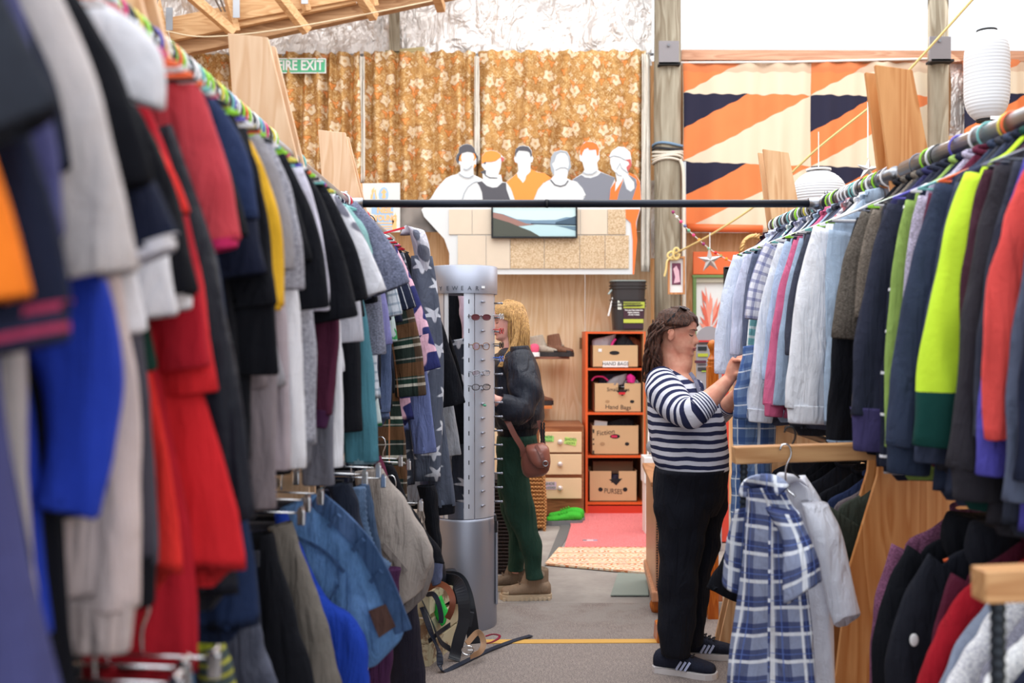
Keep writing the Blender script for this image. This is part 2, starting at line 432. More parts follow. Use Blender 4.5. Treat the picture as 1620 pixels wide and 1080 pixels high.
# clerestory window right of the pole
wn = struct(thing('window_1', '', '', (3.4, WALL, 4.1))); del wn['label']; del wn['category']
MB().bar(P(1077, 89, 8.8), P(1640, 91, 8.8), .10, .09).build('window_sill', wood('sill', (214, 168, 140), (180, 128, 100), 'x'), wn, world=True)
tg = NT('glazing'); tr = tg.n('ShaderNodeBsdfTransparent'); tr.inputs[0].default_value = (.97, .98, .99, 1); gl = tg.n('ShaderNodeBsdfGlossy'); gl.inputs['Roughness'].default_value = .1
ms = tg.n('ShaderNodeMixShader'); ms.inputs[0].default_value = .05; tg.link(tr.outputs[0], ms.inputs[1]); tg.link(gl.outputs[0], ms.inputs[2]); tg.link(ms.outputs[0], tg.t.nodes['Material Output'].inputs[0])
for a, b in ((1.5, 3.75), (3.85, 5.4)):
    MB().box(((a+b)/2, WALL+.02, 4.85), (b-a, .006, 1.45)).build('pane', tg.m, wn, world=True)
MB().box((3.4, WALL+.02, 5.62), (4.3, .08, .1)).build('window_head', timber, wn, world=True)

# roof over the back left corner: foil lined, with trusses
rf = struct(thing('ceiling', '', '', (-1.5, 8.2, 5.2))); del rf['label']; del rf['category']
fo = MB(); fo.add([(-4.9, 7.6, 4.35), (1.2, 7.6, 5.5), (1.2, 8.9, 5.5), (-4.9, 8.9, 4.35)], [(0, 1, 2, 3)]); fo.build('roof_lining', foil_m, rf, world=True)
def beam(nm, a, b, w, h, m, par=rf): return MB().bar(a, b, w, h).build(nm, m, par, world=True, bevel=.004)
beam('rafter', P(268, 82, 8.35), P(730, -16, 8.35), .09, .12, timber_d)
beam('rafter', P(268, 48, 8.25), P(560, -12, 8.25), .05, .19, timber)
beam('rafter', P(360, 20, 8.22), P(720, -45, 8.22), .05, .17, timber)
for (a, b) in (((300, -8), (370, 52)), ((440, -8), (486, 50)), ((568, -8), (592, 28)), ((238, 45), (266, 84)), ((690, -10), (698, 14))):
    beam('truss_web', P(*a, 7.9), P(*b, 8.1), .07, .07, timber)
for (a, b) in (((356, -20), (374, 50)), ((472, -30), (486, 18)), ((243, -20), (266, 78)), ((584, -20), (592, 10))):
    beam('truss_post', P(*a, 8.1), P(*b, 8.15), .07, .05, timber)
for (x, y0, y1) in ((268, 12, 48), (374, -10, 28), (482, -14, 6)):
    MB().box(P(x, (y0+y1)/2, 8.06), (.055, .006, (y1-y0)*8.1/F)).build('nail_plate', galv, rf, world=True)
for (a, b) in (((336, -10), (350, 18)), ((345, -10), (356, 18)), ((252, -10), (240, 30))):
    MB().tube([P(*a, 7.85), P(*b, 8.0)], .008).build('strap_wire', galv, rf, world=True)
tag(MB().tube(cpts([P(262, 49, 8.0), P(320, 58, 8.0), P(420, 50, 8.0), P(560, 26, 8.0), P(720, -6, 8.0)], 24), .005).build('cord', plain('cream_cord', C(220, 205, 175))), 'thin cream cord slung below the roof timbers', 'cord')

# poles
def pole(x, r, y0, y1, d, label):
    root = thing('timber_pole', label, 'pole', ((x-CX)*d/F, d, 0)); mb = MB(); rr = r*d/F
    from mathutils import noise as mn
    prof = [(rr, EYE-(y-HY)*d/F) for y in np.linspace(y1, y0, 40)]
    mb.lathe(prof, (0, 0, 0), 24)
    for i, p in enumerate(mb.v):
        q = mn.noise(Vector((p[0]*9, p[1]*9, p[2]*.7)))*.05+1; mb.v[i] = (p[0]*q, p[1]*q, p[2])
    mb.build('post', pole_m, root, smooth=True); return root
p1 = pole(1056, 21, -40, 845, 8.62, 'thick weathered round pole with wrapped cables beside the gold curtains')
p2 = pole(1484, 15.5, -40, 845, 8.62, 'grey round pole between the two striped orange hangings')
brk = solid('bracket_steel', C(128, 124, 128), .5, .4)
for pr, (x0, x1, y0, y1) in ((p1, (1042, 1074, 65, 102)), (p2, (1470, 1504, 58, 97))):
    b = MB().box(P((x0+x1)/2, (y0+y1)/2, 8.47), ((x1-x0)*8.5/F, .02, (y1-y0)*8.5/F)).build('bracket', brk, pr, world=True, bevel=.004)
    MB().box(P((x0+x1)/2, y1+1, 8.52), ((x1-x0+2)*8.5/F, .12, .02)).build('bracket_lip', black_m, b, world=True)
    MB().tube([P((x0+x1)/2, y0+6, 8.47), P((x0+x1)/2, y0+6, 8.44)], .012).build('bolt', galv, b, world=True)
cab_w = plain('cable_white', C(214, 208, 196)); cab_k = plain('cable_black', C(40, 42, 48)); cab_b = plain('cable_blue', C(110, 140, 170))
for i, (y, m) in enumerate(((231, cab_b), (238, cab_k), (243, cab_w), (247, cab_w), (251, cab_w), (256, cab_w))):
    c = P(1056, y, 8.62); pts = [(c.x+.128*math.cos(a), c.y+.128*math.sin(a), c.z+.012*math.sin(a*2+i)) for a in np.linspace(0, 2*PI, 24, endpoint=False)]
    MB().tube(pts, .011, 6, closed=True).build('cable_loop', m, p1, world=True)
MB().tube(cpts([P(1076, 252, 8.5), P(1081, 275, 8.5), P(1082, 360, 8.5), P(1082, 560, 8.5)], 16), .013).build('cable', cab_w, p1, world=True)
MB().box(P(1082, 440, 8.56), (.03, .03, 2.0)).build('conduit', solid('conduit_grey', C(190, 196, 204)), p1, world=True)
tag(MB().box(P(1490, 222, 8.8), (.34, .05, .07)).build('timber_rail', timber), 'short timber rail behind the second pole', 'timber')
tag(MB().box(P(1490, 240, 8.82), (.32, .02, .16)).build('grey_board', solid('grey_panel', C(196, 200, 208))), 'pale grey panel under the short timber rail', 'panel')

# ---------------- gold floral curtains ----------------
def floral():
    t = NT('gold_floral'); uv = t.uv(); W0 = t.mapping(uv, (1, 1, 0))
    nz = t.noise(W0, 5, 3, .6, 1.5); nz2 = t.noise(W0, 22, 3, .6, 2.5)
    base = t.mix(t.ramp(nz, [(.35, (0, 0, 0)), (.65, (1, 1, 1))]), C(196, 150, 92), C(154, 108, 58))
    sw = t.math('FRACT', t.math('MULTIPLY', t.noise(W0, 9, 2, .5, 2.2), 7)); base = t.mix(t.math('MULTIPLY', t.step(sw, .2, .06), .5), base, C(232, 205, 150))
    base = t.mix(t.math('MULTIPLY', t.ramp(nz2, [(.55, (0, 0, 0)), (.62, (1, 1, 1))]), .5), base, C(236, 214, 168))
    def layer(sc, R, col, npet, amp, rnd, off, al, base):
        mp = t.mapping(uv, (sc, sc, 0), off); vo = t.n('ShaderNodeTexVoronoi', voronoi_dimensions='2D'); vo.inputs['Scale'].default_value = 1; vo.inputs['Randomness'].default_value = rnd
        t.link(mp, vo.inputs['Vector']); loc = t.vmath('SUBTRACT', mp, vo.outputs['Position']); lx, ly, _ = t.sep(loc)
        an = t.math('ARCTAN2', lx, ly); r = t.math('SQRT', t.math('ADD', t.math('MULTIPLY', lx, lx), t.math('MULTIPLY', ly, ly)))
        cs = t.math('COSINE', t.math('MULTIPLY', an, npet)); rr = t.math('MULTIPLY', r, t.math('ADD', 1.0, t.math('MULTIPLY', cs, -amp)))
        m = t.step(rr, R, .03); ring = t.math('ABSOLUTE', t.math('SUBTRACT', rr, R)); base = t.mix(t.math('MULTIPLY', m, al), base, col)
        base = t.mix(t.math('MULTIPLY', t.step(ring, .025, .01), .6), base, C(150, 96, 40))
        base = t.mix(t.math('MULTIPLY', t.step(r, R*.28, .02), .7), base, C(190, 140, 70)); return base
    base = layer(5.2, .25, C(236, 222, 196), 5, .15, .8, (0, 0, 0), .7, base)
    base = layer(6.5, .16, C(226, 140, 76), 3, .4, .9, (.37, .61, 0), .7, base)
    base = layer(9.5, .17, C(238, 222, 190), 4, .35, .9, (.77, .21, 0), .6, base)
    return t.done(base, .85, 0, .15)
floral_m = floral()
def curtain(name, label, x0, x1, y0, y1, d, m, folds, amp, group=None, uvf=None, sag=0, gather=0, seed=0, hem=None):
    root = thing(name, label, 'curtain' if 'curtain' in name else 'hanging', P((x0+x1)/2, y1, d), 0, group); mb = MB()
    nx, nz = int(folds*14), 26; r = np.random.RandomState(seed); ph = r.rand(6)*6; a = P(x0, y0, d); b = P(x1, y1, d); Wd = b.x-a.x; H = a.z-b.z
    vs = []; uvv = []
    for j in range(nz+1):
        v = j/nz
        for i in range(nx+1):
            u = i/nx
            ff = math.sin(u*folds*2*PI+ph[0]+1.2*math.sin(u*9+ph[1])+.5*math.sin(v*3+ph[2]))*(.55+.45*v)+.35*math.sin(u*folds*3.7+ph[3]+v*2)
            top = -sag*math.sin(PI*u)*(1-v)
            hz = (hem(u) if hem else 0)*v
            vs.append((a.x+u*Wd+.008*math.sin(v*5+u*30), d-.02-amp*1.5*(1+ff), a.z-v*H+top-hz+(.006*math.sin(u*folds*12)*(1-v))))
            uvv.append((x0+(x1-x0)*u, y0+(y1-y0)*v) if uvf is None else uvf(u, v, Wd, H))
    fs = [(j*(nx+1)+i, j*(nx+1)+i+1, (j+1)*(nx+1)+i+1, (j+1)*(nx+1)+i) for j in range(nz) for i in range(nx)]
    mb.add(vs, fs, [[uvv[k] for k in f] for f in fs])
    o = mb.build('cloth', m, root, world=True, smooth=True)
    md = o.modifiers.new('s', 'SOLIDIFY'); md.thickness = .003
    return root
uvg = lambda u, v, Wd, H: (u*Wd*1.25, v*H)
gc = 'gold floral curtains on the back wall'
curtain('curtain', 'gold floral curtain furthest left, behind the fire exit sign', 262, 400, 90, 330, 8.74, floral_m, 6, .045, gc, uvg, seed=1)
curtain('curtain', 'gold floral curtain behind the small plywood horn', 398, 574, 88, 332, 8.74, floral_m, 8, .045, gc, lambda u, v, W, H: (u*W*1.25+3.1, v*H), seed=2)
curtain('curtain', 'gold floral curtain above the tattered concert poster', 578, 754, 86, 331, 8.74, floral_m, 7, .04, gc, lambda u, v, W, H: (u*W*1.2+7.7, v*H), seed=3)
curtain('curtain', 'wide gold floral curtain above the painted figures at right', 757, 1022, 84, 331, 8.74, floral_m, 8, .035, gc, lambda u, v, W, H: (u*W*1.2+12.3, v*H), seed=4)
lining = fabric((226, 220, 210), 'plain')
for i, (x0, x1, y0, y1, l) in enumerate(((571, 578, 92, 290, 'white lining edge between the second and third gold curtains'), (751, 758, 92, 260, 'white lining edge left of the widest gold curtain'), (1014, 1027, 88, 430, 'long white curtain lining hanging beside the round pole'))):
    curtain('curtain_lining', l, x0, x1, y0, y1, 8.66, lining, 1.5, .015, None, uvg, seed=9+i)
MB().tube([P(262, 88, 8.72), P(1034, 86, 8.72)], .012).build('curtain_wire', galv); tag(bpy.data.objects['curtain_wire'], 'thin wire carrying the gold curtains', 'wire')

# ---------------- orange, cream and navy hangings ----------------
def zig():
    t = NT('zigzag_cloth'); x, y, _ = t.sep(t.uv())
    u = t.math('FRACT', t.math('DIVIDE', t.math('SUBTRACT', x, 1078-2040.), 204.)); v = t.math('FRACT', t.math('DIVIDE', t.math('SUBTRACT', y, 150-1070.), 107.))
    nv = t.math('ADD', t.math('DIVIDE', u, .50), t.math('DIVIDE', v, .52)); ov = t.math('ADD', u, v)
    o = t.mix(t.math('MULTIPLY', t.noise(t.obj(), 4, 2), .5), C(230, 136, 84), C(212, 112, 70))
    c = t.mix(t.step(ov, 1.0), C(222, 207, 184), o); c = t.mix(t.step(nv, 1.0), c, C(44, 44, 64))
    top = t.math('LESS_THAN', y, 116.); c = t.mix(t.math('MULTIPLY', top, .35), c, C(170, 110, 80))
    return t.done(c, .85, 0, .15)
zm = zig()
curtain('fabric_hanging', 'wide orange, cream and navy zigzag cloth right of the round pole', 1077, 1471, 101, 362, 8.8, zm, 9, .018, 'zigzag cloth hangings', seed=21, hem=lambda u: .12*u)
def uv2(u, v, Wd, H): return (1078+u*170, 97+(330-97)*v)
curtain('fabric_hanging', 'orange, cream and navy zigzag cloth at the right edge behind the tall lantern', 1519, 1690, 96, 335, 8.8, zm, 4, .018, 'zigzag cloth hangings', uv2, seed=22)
MB().tube([P(1076, 99, 8.74), P(1250, 98, 8.74), P(1470, 93, 8.74)], .010).build('hanging_rail', plain('rail_white', C(226, 222, 220)))
tag(bpy.data.objects['hanging_rail'], 'thin white cord along the top of the wide zigzag cloth', 'cord')
og = plain('orange_paint', C(232, 112, 62), .5)
tag(MB().tube([P(1087, 360, 8.7), P(1206, 362, 8.7)], .035, 12).build('orange_roll', og, smooth=True), 'long orange tube lying under the zigzag cloth', 'tube')
tag(MB().box(P(1150, 416, 8.8), (.60, .03, .20)).build('orange_board', og, bevel=.004), 'orange board on the wall behind the metal star', 'board')

# ---------------- fire exit sign ----------------
sg = thing('fire_exit_sign', 'green fire exit sign with white letters on the gold curtain', 'sign', P(470, 104, 8.6))
MB().box(P(469, 104, 8.6), (94*8.6/F, .006, 24*8.6/F)).build('board', white_p, sg, world=True)
MB().box(P(469, 104, 8.595), (90*8.6/F, .004, 20*8.6/F)).build('green_field', plain('sign_green', C(86, 184, 140)), sg, world=True)
text('lettering', 'FIRE EXIT', white_p, sg, P(475, 104, 8.588), .12, sx=.80, bold=.003)

# ---------------- floor markings and rugs ----------------
def fprism(name, pts, z0, z1, m, parent=None):
    q = []
    for x, y in pts:
        d = EYE*F/(y-HY); q.append(((x-CX)*d/F, d))
    return MB().prism(q, z0, z1, 'z').build(name, m, parent)
tag(fprism('floor_tape', [(765, 1014), (1062, 1013), (1062, 1019), (765, 1020)], .006, .009, solid('yellow_tape', C(206, 160, 82), .7)), 'strip of worn yellow tape across the carpet', 'tape')
rr_ = thing('rug', 'long pink red rug in front of the orange bookcase', 'rug', (.8, 7.4, 0))
redm = fabric((198, 104, 106), 'heather')
fprism('pile', [(899, 803), (1026, 800), (1026, 868), (893, 868), (903, 835)], .006, .016, redm, rr_)
for c in rr_.children: c.location = -Vector(rr_.location)
tp = NT('rug_marks'); 
mk = MB().box((P(933, 858, 1).x*7.27, 7.27, .0165), (.10, .06, .002)).build('woven_badge', plain('badge', C(216, 180, 190)), rr_, world=True)
MB().box((P(925, 858, 1).x*7.27, 7.27, .018), (.03, .02, .002)).build('badge_mark', black_m, rr_, world=True)
MB().box((P(942, 858, 1).x*7.27, 7.27, .018), (.03, .03, .002)).build('badge_mark', plain('badge2', C(150, 130, 160)), rr_, world=True)
def persian():
    t = NT('oriental_rug'); o = t.obj(); x, y, _ = t.sep(o)
    vo = t.n('ShaderNodeTexVoronoi', voronoi_dimensions='2D'); vo.inputs['Scale'].default_value = 5.5; vo.inputs['Randomness'].default_value = .15; t.link(t.mapping(o, (1, 1.4, 0)), vo.inputs['Vector'])
    rg = t.math('FRACT', t.math('MULTIPLY', vo.outputs[0], 5.0)); c = t.mix(t.step(rg, .4), C(222, 208, 190), C(196, 124, 84))
    w = t.noise(o, 34, 2, .6, 1); c = t.mix(t.ramp(w, [(.5, (0, 0, 0)), (.56, (1, 1, 1))]), c, C(224, 196, 160))
    b = t.math('FRACT', t.math('MULTIPLY', y, 6)); c = t.mix(t.math('MULTIPLY', t.step(b, .12), .6), c, C(190, 104, 64))
    t.bump(w, .3, .003); return t.done(c, .95)
r2 = tag(fprism('rug', [(884, 869), (1026, 869), (1026, 910), (862, 895)], .006, .018, persian()), 'small cream and rust oriental patterned rug', 'rug')
tag(fprism('floor_strip', [(875, 800), (898, 800), (906, 836), (886, 869), (862, 897), (868, 880), (886, 835)], .002, .005, solid('grey_strip', C(104, 104, 104), .9)), 'dark grey curved strip on the concrete left of the red rug', 'floor marking')
tag(fprism('floor_mat', [(978, 908), (1026, 911), (1026, 944), (966, 944)], .006, .012, solid('grey_green_mat', C(136, 146, 140), .9)), 'flat grey green mat beside the wooden cabinet', 'mat')
# ---------------- the two clothes racks ----------------
XL, XR, ZR = -.668, 1.262, 2.036
def tubething(name, label, cat, pts, r, m, group=None, n=16):
    return tag(MB().tube(pts, r, n).build(name, m, smooth=True), label, cat, group)
lrail = tubething('clothes_rail', 'left galvanised clothes rail packed with t-shirts', 'rail', [(XL, .6, ZR), (XL, 5.5, ZR)], .024, galv)
tubething('clothes_rail', 'nearest right galvanised rail ending with an open end by the plywood horns', 'rail', [(XR, 1.5, ZR), (XR, 3.19, ZR)], .028, galv)
tubething('clothes_rail', 'farther right galvanised rail carrying the pale business shirts', 'rail', [(XR, 3.27, ZR), (XR, 4.82, ZR)], .026, galv)
br = thing('cross_bar', 'dark steel bar spanning the aisle between the two racks', 'bar', (0.3, 4.0, ZR))
MB().tube([(XL+.02, 4.0, ZR), (.14, 4.0, ZR)], .0155, 14).build('pipe', black_steel, br, world=True, smooth=True)
MB().tube([(.14, 4.0, ZR), (XR-.02, 4.0, ZR)], .0155, 14).build('pipe', black_steel, br, world=True, smooth=True)
for x in (XL, XR):
    MB().tube([(x, 3.95, ZR), (x, 4.05, ZR)], .036, 14).tube([(x, 4.0, ZR), (x+(.07 if x < 0 else -.07), 4.0, ZR)], .024, 14).tube([(x, 4.0, ZR+.03), (x, 4.0, ZR+.05)], .007).build('pipe_fitting', galv, br, world=True, smooth=True)
MB().tube([(.135, 4.0, ZR), (.145, 4.0, ZR)], .0168, 14).build('joint', black_m, br, world=True, smooth=True)
# lower rails
XL2, XR2, ZR2 = -.70, 1.30, 1.07
tubething('clothes_rail', 'low rail under the left rack holding clipped trousers', 'rail', [(XL2, .9, ZR2), (XL2, 4.7, ZR2)], .016, galv)
tubething('clothes_rail', 'low rail under the right rack holding hooded jumpers', 'rail', [(XR2, 1.3, ZR2), (XR2, 4.7, ZR2)], .016, galv)
# plywood horns / end panels
RP = [(.98, 0), (1.069, .396), (1.11, .731), (1.205, 1.045), (1.25, 1.5), (1.253, 1.967), (1.198, 2.397), (1.32, 2.38), (1.372, 2.11), (1.44, 1.7), (1.56, 1.2), (1.7, .6), (1.8, 0)]
LP_ = [(-1.12, 0), (-1.02, .6), (-.93, 1.3), (-.81, 2.0), (-.84, 2.397), (-.722, 2.385), (-.628, 2.0), (-.60, 1.6), (-.60, .9), (-.62, 0)]
edge_m = plain('plywood_edge', C(238, 214, 190), .6)
def horn(poly, d, label, m=None, group='plywood rack supports'):
    m = m or ply_panel
    root = thing('rack_support', label, 'support', (sum(p[0] for p in poly)/len(poly), d, 0), 0, group)
    for k in (0, 1):
        MB().prism(poly, d+k*.092, d+k*.092+.018).build('plywood_board', m, root, world=True, bevel=.002)
    for z in (.5, 1.4):
        MB().box((poly[0][0]*.5+poly[-1][0]*.5, d+.055, z), (.12, .072, .05)).build('spacer', m, root, world=True)
    return root
wood_r = wood('plywood_blotched', (226, 188, 146), (196, 142, 96), 'z', .9, .45)
wood_r2 = wood('plywood_golden', (214, 156, 100), (182, 114, 58), 'z', .8, .4)
horn(RP, 3.28, 'tall double plywood support with water stain between the two right rails', wood_r2)
horn(RP, 4.75, 'farthest double plywood support at the end of the right rack', wood_r)
horn(LP_, 2.94, 'large pale plywood support rising in front of the fire exit sign')
horn(LP_, 4.31, 'small far plywood support rising left of the posters')
horn(LP_, 1.74, 'blurred plywood support nearest the camera on the left rack', wood_r)
# gusset plates where the upper horn is paler
# wooden arms with ribbed steel posts
armw = wood('arm_wood', (206, 160, 112), (170, 118, 74), 'x', 1.2, .45)
def ribbed(x, y, ztop, par):
    mb = MB(); prof = []; z = 0
    while z < ztop: prof += [(.0105, z), (.0125, z+.004), (.0125, z+.009), (.0105, z+.013)]; z += .018
    mb.lathe(prof, (x, y, 0), 12); return mb.build('ribbed_post', plain('rebar', C(44, 50, 58), .5, .5), par, world=True, smooth=True)
for (d, x0, l) in ((3.04, .676, 'wooden arm on a ribbed steel post, carrying the blue plaid shirt'), (1.59, .744, 'blurred wooden arm on a ribbed steel post at the right edge')):
    a = thing('wooden_rail', l, 'arm', (x0, d, 0), 0, 'wooden display arms')
    za = 1.14 if d > 2 else 1.105
    MB().bar((x0, d, za), (XR-.02, d+.02, za+.015), .048, .052).build('wooden_arm', armw, a, world=True, bevel=.004)
    ribbed(x0+.032, d, za-.022, a)

# ---------------- garments ----------------
def folds(seed, A, kx=22, ky=5):
    r = np.random.RandomState(seed); ph = r.rand(8)*6.28; k = kx*(.7+.6*r.rand(3))
    def f(x, z):
        return A*(.6*np.sin(k[0]*x+ph[0]+1.5*np.sin(ky*z+ph[1]))+.4*np.sin(k[1]*1.7*x+ph[2]+2*np.sin(ky*.7*z+ph[3]))+.22*np.sin(k[2]*2.9*x+6*z+ph[4]))
    return f
_gi = [0]; GL = []
hang_cols = {'black': C(34, 36, 42), 'white': C(232, 232, 236), 'green': C(150, 216, 60), 'teal': C(120, 190, 190), 'orange': C(246, 110, 60), 'pink': C(226, 60, 130), 'blue': C(96, 90, 190), 'red': C(220, 40, 60), 'yellow': C(226, 214, 90), 'grey': C(120, 124, 136)}
_hm = {}
def hanger_mesh(color, w=.19):
    k = (color, w)
    if k not in _hm:
        mb = MB(); r = .0036 if color not in ('black', 'grey') else .0026
        R = .033; pts = [(R*math.cos(a), 0, R*math.sin(a)-.002) for a in np.linspace(math.radians(200), math.radians(-80), 14)]
        pts += [(0.002, 0, -.045), (0, 0, -.07)]
        mb.tube(pts, r, 6)
        mb.tube(cpts([(-w, 0, -.145), (-w*.6, 0, -.115), (0, 0, -.07), (w*.6, 0, -.115), (w, 0, -.145)], 12), r, 6)
        mb.tube([(-w, 0, -.145), (0, 0, -.150), (w, 0, -.145)], r, 6)
        o = mb.build('hanger', plain('hanger_'+color, hang_cols[color], .35, .0 if color != 'grey' else .8), smooth=True)
        _hm[k] = o.data; bpy.data.objects.remove(o)
    return _hm[k]
def hanger(side, d, color, label, tilt=0, x=None, z=None):
    o = bpy.data.objects.new('hanger', hanger_mesh(color)); COL.objects.link(o)
    o.location = (x if x is not None else (XL if side == 'L' else XR), d, z if z is not None else ZR)
    o.rotation_euler = (0, 0, tilt+(PI if side in ('R', 'R2') else 0)); tag(o, label, 'hanger', 'hangers on the %s rack' % ('left' if side[0] == 'L' else 'right')); return o

def sleeve(root, m, A, Cc, E, w0, w1, th, seed, name='sleeve', n=18, rows=20, fold=.006, cuff=None, inner=.03):
    """A start, Cc bend, E end: (x,z) pairs, local"""
    A = Vector((A[0], 0, A[1])); B = Vector((Cc[0], 0, Cc[1])); E = Vector((E[0], 0, E[1]))
    K = []; r = np.random.RandomState(seed)
    for i, t in enumerate(np.linspace(0, 1, 7)):
        p = A*(1-t)**2+B*2*t*(1-t)+E*t*t; tn = ((B-A)*2*(1-t)+(E-B)*2*t).normalized()
        U = Vector((-tn.z, 0, tn.x)); w = w0+(w1-w0)*min(1, t*1.25)
        if U.x < 0: U = -U
        y = (r.rand()-.5)*.012*t
        tt = th*(.8+.3*r.rand())*(1-.1*t)
        K.append((p+Vector((0, y, 0)), U*w*(1+.05*(r.rand()-.5)), Vector((0, tt, 0))))
    ff = folds(seed+5, fold*1.5, 34, 12); g = folds(seed+9, fold*.9, 9, 14)
    def disp(V, ang):
        x = V[..., 0]; z = V[..., 2]; V = V.copy(); k = np.linspace(0, 1, V.shape[0])[:, None]
        V[..., 1] += ff(x*2, z)*(.4+.6*k); V[..., 0] += g(z*2.2, x)*.35*np.sin(np.clip(k, 0, 1)*PI*.9); return V
    mb = MB(); loft(mb, K, rows, n, .9, True, True, disp, inner1=inner)
    o = mb.build(name, m, root, smooth=True, fix=False)
    if cuff:
        cm, cl = cuff; tn = (E-B).normalized(); U = Vector((-tn.z, 0, tn.x))
        if U.x < 0: U = -U
        mb = MB(); c0 = E-tn*cl*.15
        loft(mb, [(c0, U*w1*1.0, Vector((0, th*.95, 0))), (c0+tn*cl*.3, U*w1*.9, Vector((0, th*.9, 0))), (c0+tn*cl, U*w1*.84, Vector((0, th*.8, 0)))], 8, n, .9, True, True, None, inner1=.02)
        mb.build('cuff', cm, o, smooth=True, fix=False)
    return o
def garment(side, d, label, m, name='t_shirt', cat='shirt', hem=1.32, sw=.2, bw=None, slv='S', cpx=None, cz=None, w0=.085, w1=.07, th=.026, collar='crew',
            tw=0, ms=None, cuff=None, hemband=None, cm=None, hanger_c=None, lx=None, seed=None, body=True, drop=.075, low=0, bulge=0, both=True, bth=.026):
    """cpx: picture point of the visible sleeve end"""
    _gi[0] += 1; seed = seed if seed is not None else _gi[0]*13
    if side == 'L' and 1.1 < d < 1.47: drop = .14
    GL.append((side, d, label, hanger_c))
    up = side in ('L', 'R'); X0 = {'L': XL, 'R': XR, 'L2': XL2, 'R2': XR2}[side]; Z0 = ZR if up else ZR2
    sgn = 1 if side[0] == 'L' else -1
    root = thing(name, label, cat, (X0, d, Z0), (0 if sgn > 0 else PI)+tw, 'clothes on the %s %s rail' % ({'L': 'left', 'R': 'right'}[side[0]], 'upper' if up else 'lower'))
    if slv != 'N' and side in ('L', 'R'): sw *= .84; w0 *= .8; drop *= .9; bw = bw or sw*1.25
    zn = -.068-low; zs = zn-drop; zh = hem-Z0; bw = bw or sw*1.08
    r = np.random.RandomState(seed)
    if body:
        K = []
        sway = (r.rand()-.5)*.03
        rowsd = [(zh, bw, bth), (zh+.02, bw, bth), (zh*.6+zs*.4, (bw*.6+sw*.4)*.98, bth), (zs-.17, sw*.97, bth), (zs-.06, sw*.99, bth*.9), (zs, sw*.93, bth*.8), (zs+drop*.45, sw*.62, bth*.7), (zn, .068, bth*.6), (zn+.012, .05, bth*.5)]
        for i, (z, w, t_) in enumerate(rowsd):
            k = (z-zs)/(zh-zs) if z < zs else 0
            K.append((Vector((sway*k, 0, z)), Vector((w, 0, 0)), Vector((0, t_, 0))))
        ff = folds(seed, .014, 24, 4)
        def disp(V, ang):
            x = V[..., 0]; z = V[..., 2]; V = V.copy(); g = np.clip((zs+.03-z)/(zs-zh+.03), 0, 1)
            V[..., 1] += ff(x, z)*(.15+.85*g**.7); V[..., 0] += .008*np.sin(z*14+seed)*g
            V[..., 2] += .008*np.sin(x*16+seed)*(g > .93); return V
        mb = MB(); K[0] = (K[0][0], K[0][1], K[0][2]); loft(mb, K, 26, 30, .8, True, True, disp, inner0=.03)
        # uv by plane so that checks run straight
        mb.uv = [[(mb.v[i][0], mb.v[i][2]) for i in f] for f in mb.f]
        b = mb.build('body', m, root, smooth=True, fix=False)
        if hemband:
            mb = MB(); loft(mb, [(Vector((sway, 0, zh+.035)), Vector((bw*.99, 0, 0)), Vector((0, bth*1.05, 0))), (Vector((sway, 0, zh+.01)), Vector((bw*.96, 0, 0)), Vector((0, bth*1.05, 0))), (Vector((sway, 0, zh-.03)), Vector((bw*.92, 0, 0)), Vector((0, bth, 0)))], 6, 30, .8, True, True, lambda V, a: np.dstack([V[..., 0], V[..., 1]+ff(V[..., 0], V[..., 2]), V[..., 2]]), inner1=.02)
            mb.build('hem_band', hemband, root, smooth=True, fix=False)
    cm = cm or m
    if collar == 'crew':
        pts = [(.062*math.cos(a), .022*math.sin(a), zn+.016-.014*math.sin(a)) for a in np.linspace(0, 2*PI, 20, endpoint=False)]
        MB().tube(pts, .008, 6, closed=True).build('collar', cm, root, smooth=True)
    elif collar == 'shirt':
        mb = MB()
        for s in (-1, 1):
            loft(mb, [(Vector((s*.062, 0, zn+.012)), Vector((.010, 0, .006)), Vector((0, .026, 0))), (Vector((s*.052, -.01, zn+.02)), Vector((.016, 0, -.018)), Vector((0, .030, 0))), (Vector((s*.02, -.03, zn-.01)), Vector((.024, 0, -.024)), Vector((0, .006, 0)))], 6, 10)
        loft(mb, [(Vector((-.06, .012, zn+.01)), Vector((0, 0, .022)), Vector((0, .006, 0))), (Vector((0, .026, zn+.016)), Vector((0, 0, .024)), Vector((0, .006, 0))), (Vector((.06, .012, zn+.01)), Vector((0, 0, .022)), Vector((0, .006, 0)))], 8, 8)
        mb.build('collar', cm, root, smooth=True)
    elif collar == 'hood':
        mb = MB(); loft(mb, [(Vector((0, .0, zn+.02)), Vector((.085, 0, 0)), Vector((0, .04, 0))), (Vector((.02, .03, zn+.0)), Vector((.12, 0, .02)), Vector((0, .05, 0))), (Vector((.05, .05, zn-.08)), Vector((.10, 0, .01)), Vector((0, .035, 0))), (Vector((.06, .055, zn-.15)), Vector((.04, 0, 0)), Vector((0, .02, 0)))], 14, 18, .9, True, True, lambda V, a: V+np.sin(V[..., [2, 0, 1]]*60+seed)*.004)
        mb.build('hood', cm, root, smooth=True)
    ms = ms or m
